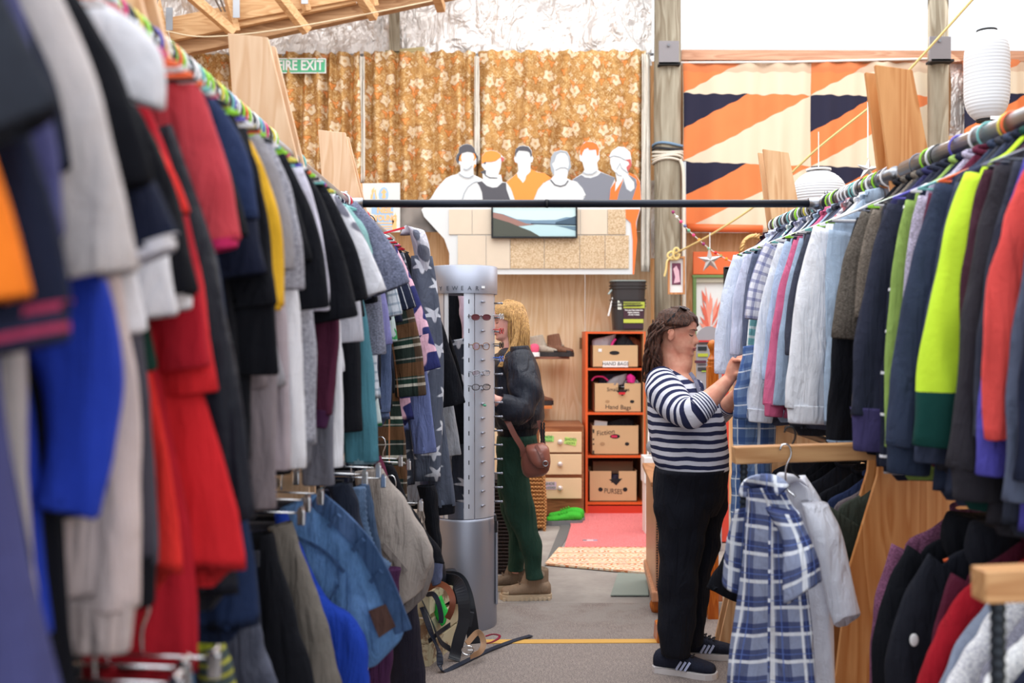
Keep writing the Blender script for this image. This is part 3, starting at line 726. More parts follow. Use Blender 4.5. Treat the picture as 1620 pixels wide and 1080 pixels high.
    if slv in ('S', 'L'):
        if cpx:
            p = P(cpx[0]-(.5*w1*F/d if side == 'L' and 1.5 < d < 2.75 and slv == 'S' and not label.startswith('yellow') else 0), cpx[1], d); ex = sgn*(p.x-X0); ez = p.z-Z0
        else:
            ex, ez = lx or sw+.05, (cz-Z0) if cz else zs-.2
        A = (sw-.045, zs-.045); L = math.hypot(ex-A[0], ez-A[1])
        bx = A[0]+.035+bulge+(ex-A[0])*(.42 if slv == 'S' else .55); bz = A[1]-(A[1]-ez)*.42
        sleeve(root, ms, A, (bx, bz), (ex, ez), w0, w1, th, seed+1, cuff=cuff, rows=18 if slv == 'S' else 28, fold=.005 if slv == 'S' else .008)
        if both:
            ez2 = ez-.02*r.rand(); ex2 = -(sw+.03)
            sleeve(root, ms, (-A[0], A[1]), (-sw-.02, bz), (ex2, ez2), w0, w1, th, seed+3, cuff=cuff, rows=12, n=12)
    if hanger_c:
        lab = '%s hanger inside the %s' % (hanger_c, label)
        hanger(side, d, hanger_c, ' '.join(lab.split()[:15]), tw, X0, Z0)
    return root
fb = fabric
NAVY = (24, 30, 52); BLK = (15, 17, 25); CHAR = (58, 60, 70); GREY = (136, 136, 146); LG = (196, 192, 196)
m_ = dict(black=fb(BLK), navy=fb(NAVY), char=fb(CHAR), grey=fb((128, 128, 138), 'heather'), lgrey=fb((176, 174, 182), 'heather'), white=fb((228, 228, 236)), red=fb((206, 36, 44)), crim=fb((176, 28, 44)), coral=fb((198, 70, 80)),
          blue=fb((36, 62, 176)), yellow=fb((226, 176, 46)), maroon=fb((82, 34, 58)), teal=fb((72, 124, 140)), slate=fb((86, 92, 114)), mint=fb((142, 184, 184)), lilac=fb((132, 130, 184)), beige=fb((206, 190, 190)), taupe=fb((132, 122, 128)),
          dgreen=fb((26, 62, 54)), denim=fb((70, 100, 140), 'denim'), purple=fb((84, 84, 134)), plum=fb((70, 36, 70)))
# ---------------- left upper rail, near to far ----------------
G = garment
G('L', .74, 'charcoal t-shirt blurred at the far left edge of the frame', m_['char'], cpx=(-20, 215), w1=.06, hem=1.4, ms=fb((44, 48, 58)), th=.02)
G('L', .84, 'navy polo with a thin red cuff stripe, at the left edge', m_['navy'], cpx=(25, 500), w1=.05, hem=1.15, cuff=(fb((34, 38, 62), 'stripe', (.018, .4, (150, 50, 80))), .03), th=.02)
G('L', .80, 'bright orange top at the extreme left edge', fb((246, 130, 40)), cpx=(-6, 470), w1=.026, hem=1.3, w0=.05, th=.02)
G('L', .90, 'long dusty purple blue dress at the lower left corner', fb((72, 74, 122)), 'dress', 'dress', slv='S', cpx=(20, 380), hem=.95, bw=.27, w1=.05, bth=.035)
G('L', .99, 'pale grey short sleeved sweatshirt blurred at upper left', fb((192, 186, 188)), 'sweatshirt', 'sweatshirt', cpx=(118, 438), w0=.10, w1=.064, hem=1.2, hanger_c='green', th=.032, ms=fb((200, 194, 196)))
G('L', 1.03, 'royal blue long sleeved top below the pale grey sweatshirt', m_['blue'], 'long_sleeve_top', slv='L', cpx=(108, 800), w0=.09, w1=.035, hem=1.2, bulge=.06, low=.22)
G('L', 1.06, 'black dress with a red side piping at lower left', m_['black'], 'dress', 'dress', slv='S', cpx=(140, 300), hem=.98, bw=.22)
G('L', 1.14, 'navy t-shirt with white side stripe blurred at upper left', m_['navy'], cpx=(222, 395), w0=.09, w1=.048, hem=1.3, low=.05, cuff=(m_['white'], .012), hanger_c='orange')
G('L', 1.17, 'long beige jumper with ribbed cuff at lower left', m_['beige'], 'jumper', 'jumper', slv='L', cpx=(150, 955), w0=.08, w1=.052, hem=1.2, low=.15, cuff=(fb((200, 186, 186), 'vstripe', (.01, .4, (170, 156, 156))), .06), hanger_c='white')
G('L', 1.23, 'white short sleeved shirt shoulder near the left plywood support', m_['white'], sw=.215, cpx=(186, 150), w0=.085, w1=.062, hem=1.5, low=-.055, hanger_c='black')
G('L', 1.27, 'dark grey jumper with black cuff beside the beige jumper', fb((70, 68, 80)), 'jumper', 'jumper', slv='L', cpx=(206, 890), w0=.08, w1=.035, hem=1.3, cuff=(m_['black'], .06), sw=.16, low=.12)
G('L', 1.30, 'white shirt with crumpled sleeve left of the red tops', m_['white'], cpx=(222, 500), w0=.08, w1=.05, hem=1.5, sw=.16)
G('L', 1.36, 'bottle green t-shirt with white trim behind the navy one', m_['dgreen'], cpx=(262, 470), w0=.075, w1=.04, hem=1.45, cuff=(m_['white'], .02), sw=.17, hanger_c='pink')
G('L', 1.38, 'bright red t-shirt in the foreground left of the crimson dress', fb((226, 50, 46)), cpx=(238, 345), w0=.085, w1=.052, low=.03, hem=1.18, hanger_c='pink', bw=.20, sw=.15)
G('L', 1.445, 'lower bright red dress with a tilted white mark on its side', m_['red'], 'dress', 'dress', slv='S', cpx=(300, 620), w0=.07, w1=.04, hem=1.175, bw=.262, sw=.17)
G('L', 1.42, 'longest crimson dress hanging down to the lower rail', m_['crim'], 'dress', 'dress', slv='S', cpx=(292, 580), w0=.07, w1=.04, hem=1.04, bw=.235, sw=.165, low=-.02)
G('L', 1.49, 'long shiny black coat beside the coral t-shirt', fb((26, 30, 42), rough=.45), 'coat', 'coat', slv='L', cpx=(352, 820), w0=.09, w1=.05, hem=1.13, bw=.25, hanger_c='orange', low=.07, sw=.165)
G('L', 1.54, 'coral red t-shirt with a pink lining at the sleeve', m_['coral'], cpx=(358, 385), w0=.088, w1=.050, low=-.015, sw=.19, bulge=-.01, hem=1.4, cuff=(fb((216, 50, 110)), .012), hanger_c='orange')
G('L', 1.60, 'dark blue long dress just behind the black coat', fb((28, 44, 78)), 'dress', 'dress', slv='N', hem=1.05, bw=.26, sw=.19, hanger_c='white')
G('L', 1.66, 'blue satin navy t-shirt right of the coral one', fb((44, 58, 96)), cpx=(382, 345), w0=.08, w1=.06, hem=1.35, hanger_c='black')
G('L', 1.74, 'black t-shirt between navy and yellow ones', m_['black'], cpx=(402, 430), w0=.085, w1=.062, hem=1.3, hanger_c='green')
G('L', 1.80, 'black long t-shirt whose sleeve ends low behind the yellow one', m_['black'], cpx=(415, 590), w0=.085, w1=.06, hem=1.28)
G('L', 1.85, 'yellow t-shirt with green trimmed shoulder', m_['yellow'], cpx=(418, 480), w0=.07, w1=.038, hem=1.45, bulge=.02, cm=fb((60, 130, 80)), hanger_c='yellow', cuff=(m_['yellow'], .01))
G('L', 1.88, 'taupe long sleeved top with low hanging cuff', m_['taupe'], 'long_sleeve_top', slv='L', cpx=(400, 800), w0=.075, w1=.045, hem=1.4, hanger_c='black')
G('L', 1.93, 'grey t-shirt right behind the yellow one', fb((150, 148, 156)), cpx=(444, 425), w0=.085, w1=.058, hem=1.4, hanger_c='green')
G('L', 2.0, 'heather grey t-shirt with wide sleeve', m_['grey'], cpx=(455, 455), w0=.09, w1=.066, hem=1.38, hanger_c='white')
G('L', 1.96, 'pale pinkish long sleeved top below the black t-shirts', fb((172, 160, 168)), 'long_sleeve_top', slv='L', cpx=(428, 740), w0=.07, w1=.04, hem=1.4)
G('L', 2.06, 'white long sleeved top with folded cuff above the jeans', m_['white'], 'long_sleeve_top', slv='L', cpx=(452, 738), w0=.07, w1=.042, hem=1.45)
G('L', 2.12, 'black t-shirt with loose sleeve right of the heather grey one', m_['black'], cpx=(497, 488), w0=.09, w1=.072, hem=1.35, hanger_c='green')
G('L', 2.18, 'mid grey sweatshirt with long ribbed cuff above the jeans', m_['grey'], 'sweatshirt', 'sweatshirt', slv='L', cpx=(457, 700), w0=.08, w1=.058, hem=1.4, cuff=(fb((110, 110, 120)), .05))
G('L', 2.27, 'pale lilac grey t-shirt with bright shoulder', fb((206, 204, 222)), cpx=(500, 490), w0=.09, w1=.064, hem=1.3, hanger_c='teal')
G('L', 2.34, 'black shirt with a small blue tag on its sleeve', m_['black'], cpx=(545, 505), w0=.09, w1=.066, hem=1.35, hanger_c='black')
G('L', 2.42, 'maroon long sleeved top with purple cuff', m_['maroon'], 'long_sleeve_top', slv='L', cpx=(500, 650), w0=.06, w1=.04, hem=1.4, cuff=(m_['plum'], .04), hanger_c='green', bulge=.05)
G('L', 2.48, 'mid grey long sleeved top hanging beside the purple cuff', fb((112, 112, 124)), 'long_sleeve_top', slv='L', cpx=(503, 765), w0=.07, w1=.04, hem=1.38)
G('L', 2.55, 'black t-shirt with maroon shoulder in front of grey ones', m_['black'], cpx=(563, 478), w0=.09, w1=.068, hem=1.34, hanger_c='blue')
G('L', 2.62, 'white long sleeved top with narrow hanging cuff', m_['white'], 'long_sleeve_top', slv='L', cpx=(524, 735), w0=.06, w1=.034, hem=1.4)
G('L', 2.68, 'light grey t-shirt with soft sleeve before the teal top', fb((190, 190, 202)), cpx=(558, 540), w0=.085, w1=.06, hem=1.36, hanger_c='white')
G('L', 2.76, 'white patterned t-shirt with grey leaves', fb((214, 214, 222), 'flowers', (9, .25, (110, 110, 124), 3)), cpx=(578, 468), w0=.085, w1=.06, hem=1.4)
G('L', 2.80, 'black long sleeved top directly left of the teal cuff', m_['black'], 'long_sleeve_top', slv='L', cpx=(545, 680), w0=.07, w1=.05, hem=1.36)
G('L', 2.87, 'teal blue long sleeved top with pale cuff edge', m_['teal'], 'long_sleeve_top', slv='L', cpx=(573, 728), w0=.075, w1=.05, hem=1.36, cuff=(fb((130, 160, 172)), .008))
G('L', 3.06, 'mint green t-shirt showing only at the shoulder', m_['mint'], cpx=(572, 420), w0=.08, w1=.05, hem=1.4, hanger_c='teal')
G('L', 3.08, 'slate grey t-shirt with big triangular sleeve', fb((88, 92, 112), 'heather'), cpx=(604, 462), w0=.11, w1=.095, hem=1.36, th=.035)
G('L', 3.16, 'grey marl t-shirt tucked behind the slate one', fb((104, 106, 122), 'heather'), cpx=(580, 560), w0=.085, w1=.062, hem=1.34)
G('L', 3.26, 'lilac t-shirt peeking below the slate grey sleeve', m_['lilac'], cpx=(597, 545), w0=.08, w1=.05, hem=1.3)
G('L', 3.34, 'sky blue t-shirt peeking right of the slate grey sleeve', fb((120, 166, 206)), cpx=(618, 435), w0=.08, w1=.05, hem=1.35)
G('L', 3.42, 'white and grey check shirt near the plaid coat', fb((206, 212, 222), 'plaid', [('u', .03, 0, .008, (110, 130, 150), .6), ('v', .03, 0, .008, (110, 130, 150), .6)]), 'dress_shirt', cpx=(612, 500), w0=.08, w1=.055, hem=1.3, collar='shirt')
G('L', 3.50, 'pale shirt with green sleeve print', fb((190, 204, 206), 'flowers', (14, .28, (60, 150, 90), 5)), cpx=(606, 540), w0=.08, w1=.05, hem=1.2)
G('L', 3.60, 'navy shirt with fine white vertical stripes', fb((34, 40, 62), 'vstripe', (.03, .08, (214, 214, 224))), 'dress_shirt', cpx=(628, 492), w0=.09, w1=.075, hem=1.25, collar='shirt')
G('L', 3.74, 'dusty blue denim shirt left of the plaid coat', fb((74, 88, 122), 'denim'), 'dress_shirt', cpx=(596, 650), slv='L', w0=.085, w1=.05, hem=1.2, collar='shirt')
plaidc = fb((36, 48, 44), 'plaid', [('v', .16, 0, .055, (104, 70, 44), .8), ('v', .16, .075, .012, (220, 214, 200), .75), ('v', .16, .105, .03, (30, 60, 50), .6), ('u', .11, .0, .04, (92, 62, 44), .5), ('u', .11, .06, .006, (206, 140, 100), .6), ('v', .08, .02, .006, (206, 200, 190), .4)])
G('L', 4.12, 'long brown, green and cream plaid wool coat', plaidc, 'coat', 'coat', slv='L', cpx=(650, 625), w0=.085, w1=.066, hem=.84, bw=.23, sw=.19, collar='shirt', hanger_c='red', th=.035, bth=.04)
flor = fb((46, 50, 104), 'flowers', (7, .33, (222, 176, 196), 5))
G('L', 4.24, 'navy tunic with pink flowers right of the plaid coat', flor, 'tunic', 'tunic', slv='S', cpx=(676, 585), w0=.085, w1=.06, hem=1.15, bw=.25, sw=.19, th=.03, hanger_c='pink')
G('L', 4.3, 'chambray blue shirt below the floral tunic', fb((110, 122, 172)), 'dress_shirt', slv='L', cpx=(672, 715), w0=.07, w1=.05, hem=1.1)
star = fb((84, 90, 106), 'stars', (8.5, .19, (198, 200, 210), 5))
hd = G('L', 4.44, 'grey hooded fleece robe covered in pale stars', star, 'robe', 'robe', slv='L', cpx=(702, 800), w0=.08, w1=.055, hem=.85, bw=.24, sw=.2, collar='none', cuff=(m_['black'], .04), hanger_c='red')
mb = MB(); loft(mb, [prow(4.42, 632, 372, 668, 368, .05), prow(4.42, 640, 358, 672, 366, .07), prow(4.40, 646, 362, 680, 392, .08), prow(4.42, 655, 400, 682, 430, .06), prow(4.43, 662, 440, 684, 470, .03)][::1], 16, 18)
camo = fb((104, 108, 124), 'camo', extra=(190, 190, 202))
mb2 = MB(); mb2.v = mb.v; mb2.f = mb.f; mb2.uv = mb.uv
hroot = thing('hooded_jacket', 'grey camouflage jacket with raised hood next to the eyewear stand', 'jacket', (XL, 4.36, ZR), 0, 'clothes on the left upper rail')
mb.build('hood', camo, hroot, world=True, smooth=True)
q = MB(); loft(q, [prow(4.40, 650, 405, 684, 405, .03), prow(4.40, 652, 470, 694, 470, .035), prow(4.40, 655, 560, 702, 560, .035), prow(4.40, 655, 680, 700, 680, .03), prow(4.40, 655, 760, 697, 760, .03)], 20, 20, .9, True, True, lambda V, a: V+np.stack([0*V[..., 0], .01*np.sin(V[..., 0]*60+V[..., 2]*6), 0*V[..., 0]], -1)); q.build('body', star, hroot, world=True, smooth=True)
MB().bar(P(595, 372, 4.3), P(640, 360, 4.3), .008, .008).build('x', plain('hanger_red', hang_cols['red'], .35), None); tag(bpy.data.objects['x'], 'red plastic hanger bar poking out beside the raised hood', 'hanger'); bpy.data.objects['x'].name = 'hanger'
G('L', 4.62, 'black long jacket behind the starry robe', m_['black'], 'jacket', 'jacket', slv='L', cpx=(716, 640), w0=.09, w1=.06, hem=.95, hanger_c='black')
G('L', 4.85, 'light grey fleece dressing gown seen through the eyewear stand', fb((150, 152, 160)), 'dressing_gown', 'robe', slv='L', cpx=(712, 720), w0=.08, w1=.055, hem=.7, bw=.24)
G('L', 5.36, 'black coat at the far end of the left rail', m_['black'], 'coat', 'coat', slv='L', cpx=(735, 700), w0=.09, w1=.06, hem=.6, bw=.26)
# dark fillers packed between
fill = [(.95, 'navy'), (1.20, 'black'), (1.33, 'black'), (1.58, 'black'), (1.70, 'navy'), (1.78, 'black'), (2.09, 'black'), (2.22, 'navy'), (2.30, 'black'), (2.38, 'black'), (2.51, 'black'), (2.58, 'navy'), (2.65, 'black'), (2.73, 'char'), (2.83, 'black'), (2.97, 'navy'), (3.12, 'black'), (3.21, 'navy'), (3.30, 'black'), (3.38, 'char'), (3.46, 'black'), (3.55, 'navy'), (3.67, 'black'), (3.82, 'navy'), (3.92, 'black'), (4.02, 'black')]
for i, (d, c) in enumerate(fill):
    G('L', d, '@%s t-shirt' % {'char': 'charcoal'}.get(c, c), m_[c], sw=.175, cz=ZR-.38-.05*(i % 3), lx=.2, w0=.075, w1=.05, hem=1.22+.05*(i % 4), bw=.2, both=False)
# spare hangers bunched on the left rail
cyc = ['orange', 'white', 'black', 'white', 'teal', 'green', 'pink', 'black', 'yellow', 'green', 'black', 'blue', 'white', 'green']
for i, d in enumerate(np.arange(1.44, 2.7, .034)):
    c = cyc[i % len(cyc)]; hanger('L', d, c, '@%s' % c, (random.random()-.5)*.3)
for i, d in enumerate(np.arange(3.9, 4.35, .05)):
    c = ['white', 'red', 'black'][i % 3]; hanger('L', d, c, '@%s' % c, (random.random()-.5)*.3)

# ---------------- left lower rail: clipped trousers and shorts ----------------
def drape(name, label, cat, rows, m, d, group='trousers and shorts on the left lower rail', fold=.008, seed=3, dd=0, e=.85, m_rows=26, n=22):
    root = thing(name, label, cat, P(rows[0][0][0], rows[0][0][1], d), 0, group)
    K = []
    for i, r in enumerate(rows):
        (lx, ly), (rx, ry) = r[0], r[1]; th = r[2] if len(r) > 2 else .03
        K.append(prow(d+dd*i, lx, ly, rx, ry, th))
    ff = folds(seed, fold, 30, 8)
    def disp(V, a):
        V = V.copy(); V[..., 1] += ff(V[..., 0]*1.5, V[..., 2]); V[..., 0] += ff(V[..., 2]*1.2, V[..., 0])*.5; return V
    mb = MB(); loft(mb, K, m_rows, n, e, True, True, disp, inner1=.02, inner0=.02); mb.build('fabric', m, root, world=True, smooth=True, fix=False)
    return root
jm = fb((84, 122, 170), 'denim'); stitch = plain('gold_stitch', C(150, 130, 100))
j = drape('denim_shorts', 'faded blue denim shorts with a brown leather patch', 'shorts', [((446, 806), (500, 782), .03), ((452, 850), (540, 815), .04), ((478, 900), (580, 860), .045), ((505, 960), (612, 925), .045), ((528, 1020), (640, 1000), .04), ((540, 1058), (600, 1046), .03)], jm, 2.62, seed=5)
def onsurf(name, pts, d, th, m, root): return MB().prism(px2(pts, d), d-th, d).build(name, m, root, world=True)
onsurf('leather_patch', [(583, 966), (610, 955), (626, 990), (600, 1008)], 2.565, .004, fb((86, 62, 56)), j)
dj = fb((48, 74, 112), 'denim')
MB().ribbon(cpts([P(500, 788, 2.60), P(540, 822, 2.575), P(580, 868, 2.57), P(612, 930, 2.57), P(638, 998, 2.58)], 20), .045, .012, (0, -1, 0)).build('waistband', dj, j, world=True)
for (x, y) in ((528, 824), (566, 862), (594, 912)):
    MB().ribbon([P(x-8, y+8, 2.56), P(x+9, y-9, 2.555)], .012, .01, (0, -1, 0)).build('belt_loop', dj, j, world=True)
MB().ribbon(cpts([P(535, 925, 2.565), P(520, 960, 2.565), P(540, 1010, 2.565), P(575, 1008, 2.565)], 12), .006, .006, (0, -1, 0)).build('pocket_seam', dj, j, world=True)
MB().ribbon(cpts([P(470, 850, 2.565), P(510, 870, 2.56), P(545, 905, 2.56)], 12), .008, .006, (0, -1, 0)).build('side_seam', dj, j, world=True)
k = drape('khaki_shorts', 'pale khaki shorts with a welt pocket hanging over the crate', 'shorts', [((560, 748), (606, 742), .03), ((572, 800), (640, 790), .04), ((588, 860), (678, 850), .05), ((604, 920), (684, 892), .05), ((622, 962), (668, 930), .03)], fb((164, 154, 148)), 3.45, seed=8, fold=.012)
MB().ribbon([P(606, 862, 3.385), P(642, 905, 3.385)], .02, .006, (0, -1, 0)).build('welt_pocket', fb((140, 130, 126)), k, world=True)
drape('khaki_shorts', 'greyer shorts just behind the pale khaki ones', 'shorts', [((600, 800), (650, 800)), ((630, 870), (684, 880)), ((640, 940), (680, 930)), ((632, 975), (655, 960))], fb((128, 120, 118)), 3.6, seed=9)
ds = drape('denim_shorts', 'dark denim shorts with gathered elastic waist', 'shorts', [((556, 775), (584, 765)), ((556, 830), (590, 800)), ((560, 880), (606, 880)), ((580, 925), (604, 920))], fb((52, 70, 96), 'denim'), 3.05, seed=10)
MB().tube(cpts([P(566, 770, 3.0), P(570, 830, 2.99), P(588, 880, 2.99), P(610, 900, 3.0)], 40), [.022+.004*(i % 2) for i in range(40)], 8).build('elastic_waist', fb((70, 92, 122), 'denim'), ds, world=True, smooth=True)
drape('blue_jumper', 'royal blue jumper hanging below the denim shorts', 'jumper', [((434, 815), (452, 812)), ((452, 880), (478, 870)), ((470, 960), (520, 950)), ((515, 1030), (572, 990)), ((535, 1085), (588, 1090))], fb((30, 64, 170)), 2.5, seed=11)
drape('grey_trousers', 'taupe grey trousers left of the royal blue jumper', 'trousers', [((426, 836), (462, 828)), ((440, 900), (484, 890)), ((462, 990), (515, 975)), ((480, 1085), (540, 1085))], fb((116, 110, 104)), 2.4, seed=12)
drape('black_trousers', 'black trousers left of the taupe grey ones', 'trousers', [((385, 850), (430, 845)), ((395, 920), (450, 910)), ((410, 1000), (475, 1000)), ((420, 1090), (500, 1090))], m_['black'], 2.28, seed=13)
drape('grey_jeans', 'worn dark grey jeans low on the left rack', 'trousers', [((330, 955), (388, 945)), ((345, 1010), (415, 1000)), ((370, 1095), (440, 1090))], fb((66, 70, 86), 'denim'), 2.05, seed=14)
drape('black_trousers', 'black trousers left of the dark grey jeans', 'trousers', [((300, 940), (395, 935)), ((310, 1010), (400, 1000)), ((320, 1100), (410, 1100))], m_['black'], 2.12, seed=15)
sk = drape('knitted_socks', 'lime topped knitted garment with dark stripes', 'knitwear', [((292, 985), (338, 968)), ((305, 1030), (352, 1020)), ((320, 1100), (378, 1100))], fb((66, 78, 78), 'stripe', (.02, .35, (150, 150, 60))), 1.66, seed=16)
MB().ribbon([P(318, 970, 1.61), P(332, 1022, 1.61)], .052, .03, (0, -1, 0)).build('lime_band', fb((168, 180, 50)), sk, world=True)
drape('blue_jeans', 'teal blue jeans at the bottom edge, left of the lime knit', 'trousers', [((238, 1045), (300, 1040)), ((245, 1100), (310, 1100))], fb((56, 92, 124), 'denim'), 1.5, seed=17)
drape('mauve_shorts', 'mauve garment at the very bottom left', 'shorts', [((190, 1060), (240, 1050)), ((195, 1100), (250, 1100))], fb((140, 110, 136)), 1.42, seed=18)
drape('black_shorts', 'black shorts directly right of the khaki waistband', 'shorts', [((600, 735), (622, 735)), ((612, 790), (650, 800)), ((630, 840), (690, 860)), ((660, 880), (705, 890))], m_['black'], 3.9, seed=19)
drape('dark_shorts', 'dark shorts hanging between denim and khaki pairs', 'shorts', [((520, 770), (556, 765)), ((530, 820), (570, 815)), ((545, 870), (580, 860)), ((560, 900), (578, 900))], fb((36, 42, 58)), 2.9, seed=20)
drape('maroon_trousers', 'maroon trousers hanging low behind the denim shorts', 'trousers', [((590, 900), (635, 900)), ((585, 980), (625, 980)), ((583, 1085), (618, 1085))], m_['plum'], 3.2, seed=21)
drape('purple_top', 'magenta purple garment behind the khaki waistband', 'trousers', [((590, 725), (604, 722)), ((605, 780), (622, 776)), ((620, 815), (634, 812))], fb((96, 30, 60)), 3.8, seed=22)
drape('black_skirt', 'black garment below the long coat near the stand', 'skirt', [((660, 770), (690, 768)), ((672, 830), (696, 830)), ((684, 880), (700, 880))], m_['black'], 4.35, seed=23)
drape('chambray_trousers', 'blue grey trousers hanging low in front of the silver stand', 'trousers', [((664, 760), (690, 760)), ((672, 830), (696, 840)), ((676, 900), (700, 905)), ((684, 925), (698, 920))], fb((84, 92, 122), 'denim'), 4.5, seed=24)
tas = MB()
for i in range(26):
    a = P(661+random.random()*6, 795, 4.05); tas.tube([a, a+Vector((random.uniform(-.015, .015), random.uniform(-.01, .01), -.06)), a+Vector((random.uniform(-.03, .03), 0, -.15-random.random()*.05))], .0018, 4)
tas.build('belt_tassel', fb((150, 136, 128)), bpy.data.objects['coat.001'] if 'coat.001' in bpy.data.objects else None, world=True)
# packed dark trousers further along the rail so that it reads full
dk = [('black', 'black'), ('navy', 'dark navy'), ('char', 'charcoal')]
for i, d in enumerate(np.arange(1.05, 4.3, .11)):
    c, w = dk[i % 3]
    root = thing('trousers', '@%s trousers' % w, 'trousers', (XL2, d, ZR2), 0, 'trousers packed on the left lower rail')
    mb = MB(); s = random.random()*.05
    wtop = .10+random.random()*.04
    for sx in (-1, 1):
        loft(mb, [(Vector((sx*.055, 0, -.07)), Vector((.07, 0, 0)), Vector((0, .02, 0))), (Vector((sx*.065, 0, -.3)), Vector((.078, 0, 0)), Vector((0, .03, 0))), (Vector((sx*.07, 0, -.75-s)), Vector((.055, 0, 0)), Vector((0, .025, 0)))], 12, 14)
    mb.build('legs', m_[c], root, smooth=True)
    MB().ribbon([(-.13, 0, -.07), (.13, 0, -.07)], .035, .045, (0, 1, 0)).build('waistband', m_[c], root)
def clip_hanger(x, y, d, label):
    root = thing('clip_hanger', label, 'hanger', P(x, y, d), 0, 'steel clip hangers on the left lower rail')
    MB().tube(cpts([(-.04, 0, .05), (-.03, 0, .085), (0, 0, .09), (.01, 0, .06), (0, 0, .03), (0, 0, .0)], 14), .0025, 6).build('hook', chrome, root, smooth=True)
    MB().tube([(-.10, 0, 0), (.10, 0, -.01)], .0022, 6).build('bar', chrome, root, smooth=True)
    for s in (-.09, .1):
        c = MB().box((s, 0, -.02), (.018, .012, .036)).build('clip', chrome, root, bevel=.003)
        MB().tube([(s, -.014, 0), (s, .014, 0)], .006, 8).build('spring', chrome, c)
for i, (x, y, d, w) in enumerate(((300, 915, 1.9, 'behind the lowest red dress'), (170, 1045, 1.3, 'at the bottom left corner'), (225, 1030, 1.38, 'beside the crimson dress hem'), (420, 785, 2.4, 'above the taupe trousers'), (445, 775, 2.55, 'above the faded denim shorts'), (520, 745, 2.75, 'under the white cuff'), (545, 735, 2.95, 'above the dark shorts'), (150, 1070, 1.22, 'lowest at the left corner'), (408, 805, 2.3, 'above the black trousers'), (556, 752, 3.1, 'above the elastic waist'), (592, 722, 3.8, 'above the purple garment'), (606, 728, 3.9, 'above the far black shorts'), (622, 792, 3.6, 'above the greyer shorts'))):
    clip_hanger(x, y, d, 'steel clip hanger '+w)

# what shows through the open side of the eyewear stand
for nm, lb, ct, rows, m, d in (('black_coat', 'black coat seen through the opening of the eyewear stand', 'coat', [((700, 462), (738, 460)), ((706, 520), (744, 520)), ((712, 600), (748, 600)), ((708, 700), (748, 700)), ((704, 860), (750, 860))], m_['black'], 5.66),
    ('robe', 'starry grey robe seen through the opening of the eyewear stand', 'robe', [((712, 540), (738, 535)), ((710, 600), (742, 600)), ((708, 700), (746, 700)), ((706, 780), (747, 790)), ((712, 812), (744, 812))], fb((58, 64, 78), 'stars', (9, .2, (190, 194, 206), 5)), 5.52),
    ('fleece', 'pale pink fleece seen through the opening of the eyewear stand', 'fleece', [((722, 445), (740, 445)), ((728, 500), (748, 500)), ((736, 580), (752, 580)), ((740, 680), (754, 680))], fb((216, 190, 208)), 5.60),
    ('robe', 'plain grey sleeve seen through the left of the opening', 'robe', [((694, 470), (704, 470)), ((696, 560), (712, 560)), ((696, 680), (716, 680)), ((698, 800), (712, 800))], fb((120, 124, 134)), 5.45)):
    drape(nm, lb, ct, rows, m, d, 'clothes on the left upper rail', seed=int(d*100))
# ---------------- right upper rail, far to near ----------------
PLB = [('u', .036, 0, .012, (70, 80, 150), .5), ('v', .036, 0, .012, (70, 80, 150), .5)]
G('R', 4.78, 'dark red and black plaid shirt at the far end of the right rail', fb((84, 34, 52), 'plaid', [('v', .05, 0, .02, (30, 28, 40), .7), ('u', .05, 0, .02, (30, 28, 40), .6)]), 'dress_shirt', slv='L', cpx=(1168, 480), w0=.085, w1=.06, hem=1.3, collar='shirt', hanger_c='black')
G('R', 4.68, 'pale blue white shirt with widest sleeve at the far end', fb((214, 224, 244)), 'dress_shirt', slv='L', cpx=(1158, 590), w0=.11, w1=.085, hem=1.25, collar='shirt', sw=.22, hanger_c='white', th=.04)
G('R', 4.58, 'pale lilac shirt hanging above the hand of the striped woman', fb((206, 212, 238)), 'dress_shirt', slv='L', cpx=(1176, 560), w0=.09, w1=.06, hem=1.25, collar='shirt', hanger_c='teal')
G('R', 4.46, 'slate grey shirt beside the pale lilac one', fb((94, 102, 128)), 'dress_shirt', slv='L', cpx=(1192, 575), w0=.08, w1=.05, hem=1.25, collar='shirt')
G('R', 4.32, 'teal and white striped shirt', fb((120, 180, 186), 'plaid', [('u', .04, 0, .012, (240, 244, 246), .8), ('v', .04, 0, .012, (240, 244, 246), .6)]), 'dress_shirt', slv='L', cpx=(1192, 650), w0=.07, w1=.045, hem=1.2, collar='shirt', hanger_c='green')
G('R', 4.2, 'white short sleeved shirt with navy window check', fb((232, 232, 244), 'plaid', PLB), 'dress_shirt', slv='S', cpx=(1204, 505), w0=.10, w1=.072, hem=1.25, collar='shirt', hanger_c='yellow')
G('R', 4.02, 'white shirt with long cuff above the held plaid shirt', fb((232, 236, 248)), 'dress_shirt', slv='L', cpx=(1204, 650), w0=.085, w1=.058, hem=1.2, collar='shirt', hanger_c='white', cuff=(fb((232, 236, 248)), .05))
G('R', 3.93, 'light blue shirt right behind the pink one', fb((180, 200, 232)), 'dress_shirt', slv='L', cpx=(1226, 600), w0=.08, w1=.05, hem=1.2, collar='shirt', hanger_c='black')
G('R', 3.84, 'pink shirt with dangling cuff', fb((214, 108, 146)), 'dress_shirt', slv='L', cpx=(1225, 640), w0=.07, w1=.042, hem=1.2, collar='shirt', hanger_c='green', cuff=(fb((206, 96, 134)), .05))
G('R', 3.76, 'powder blue shirt right of the pink one', fb((160, 180, 206)), 'dress_shirt', slv='L', cpx=(1243, 640), w0=.07, w1=.045, hem=1.2, collar='shirt', hanger_c='white')
G('R', 3.68, 'dark grey shirt between powder blue and white', fb((66, 70, 86)), 'dress_shirt', slv='L', cpx=(1262, 560), w0=.07, w1=.05, hem=1.2, collar='shirt', hanger_c='white')
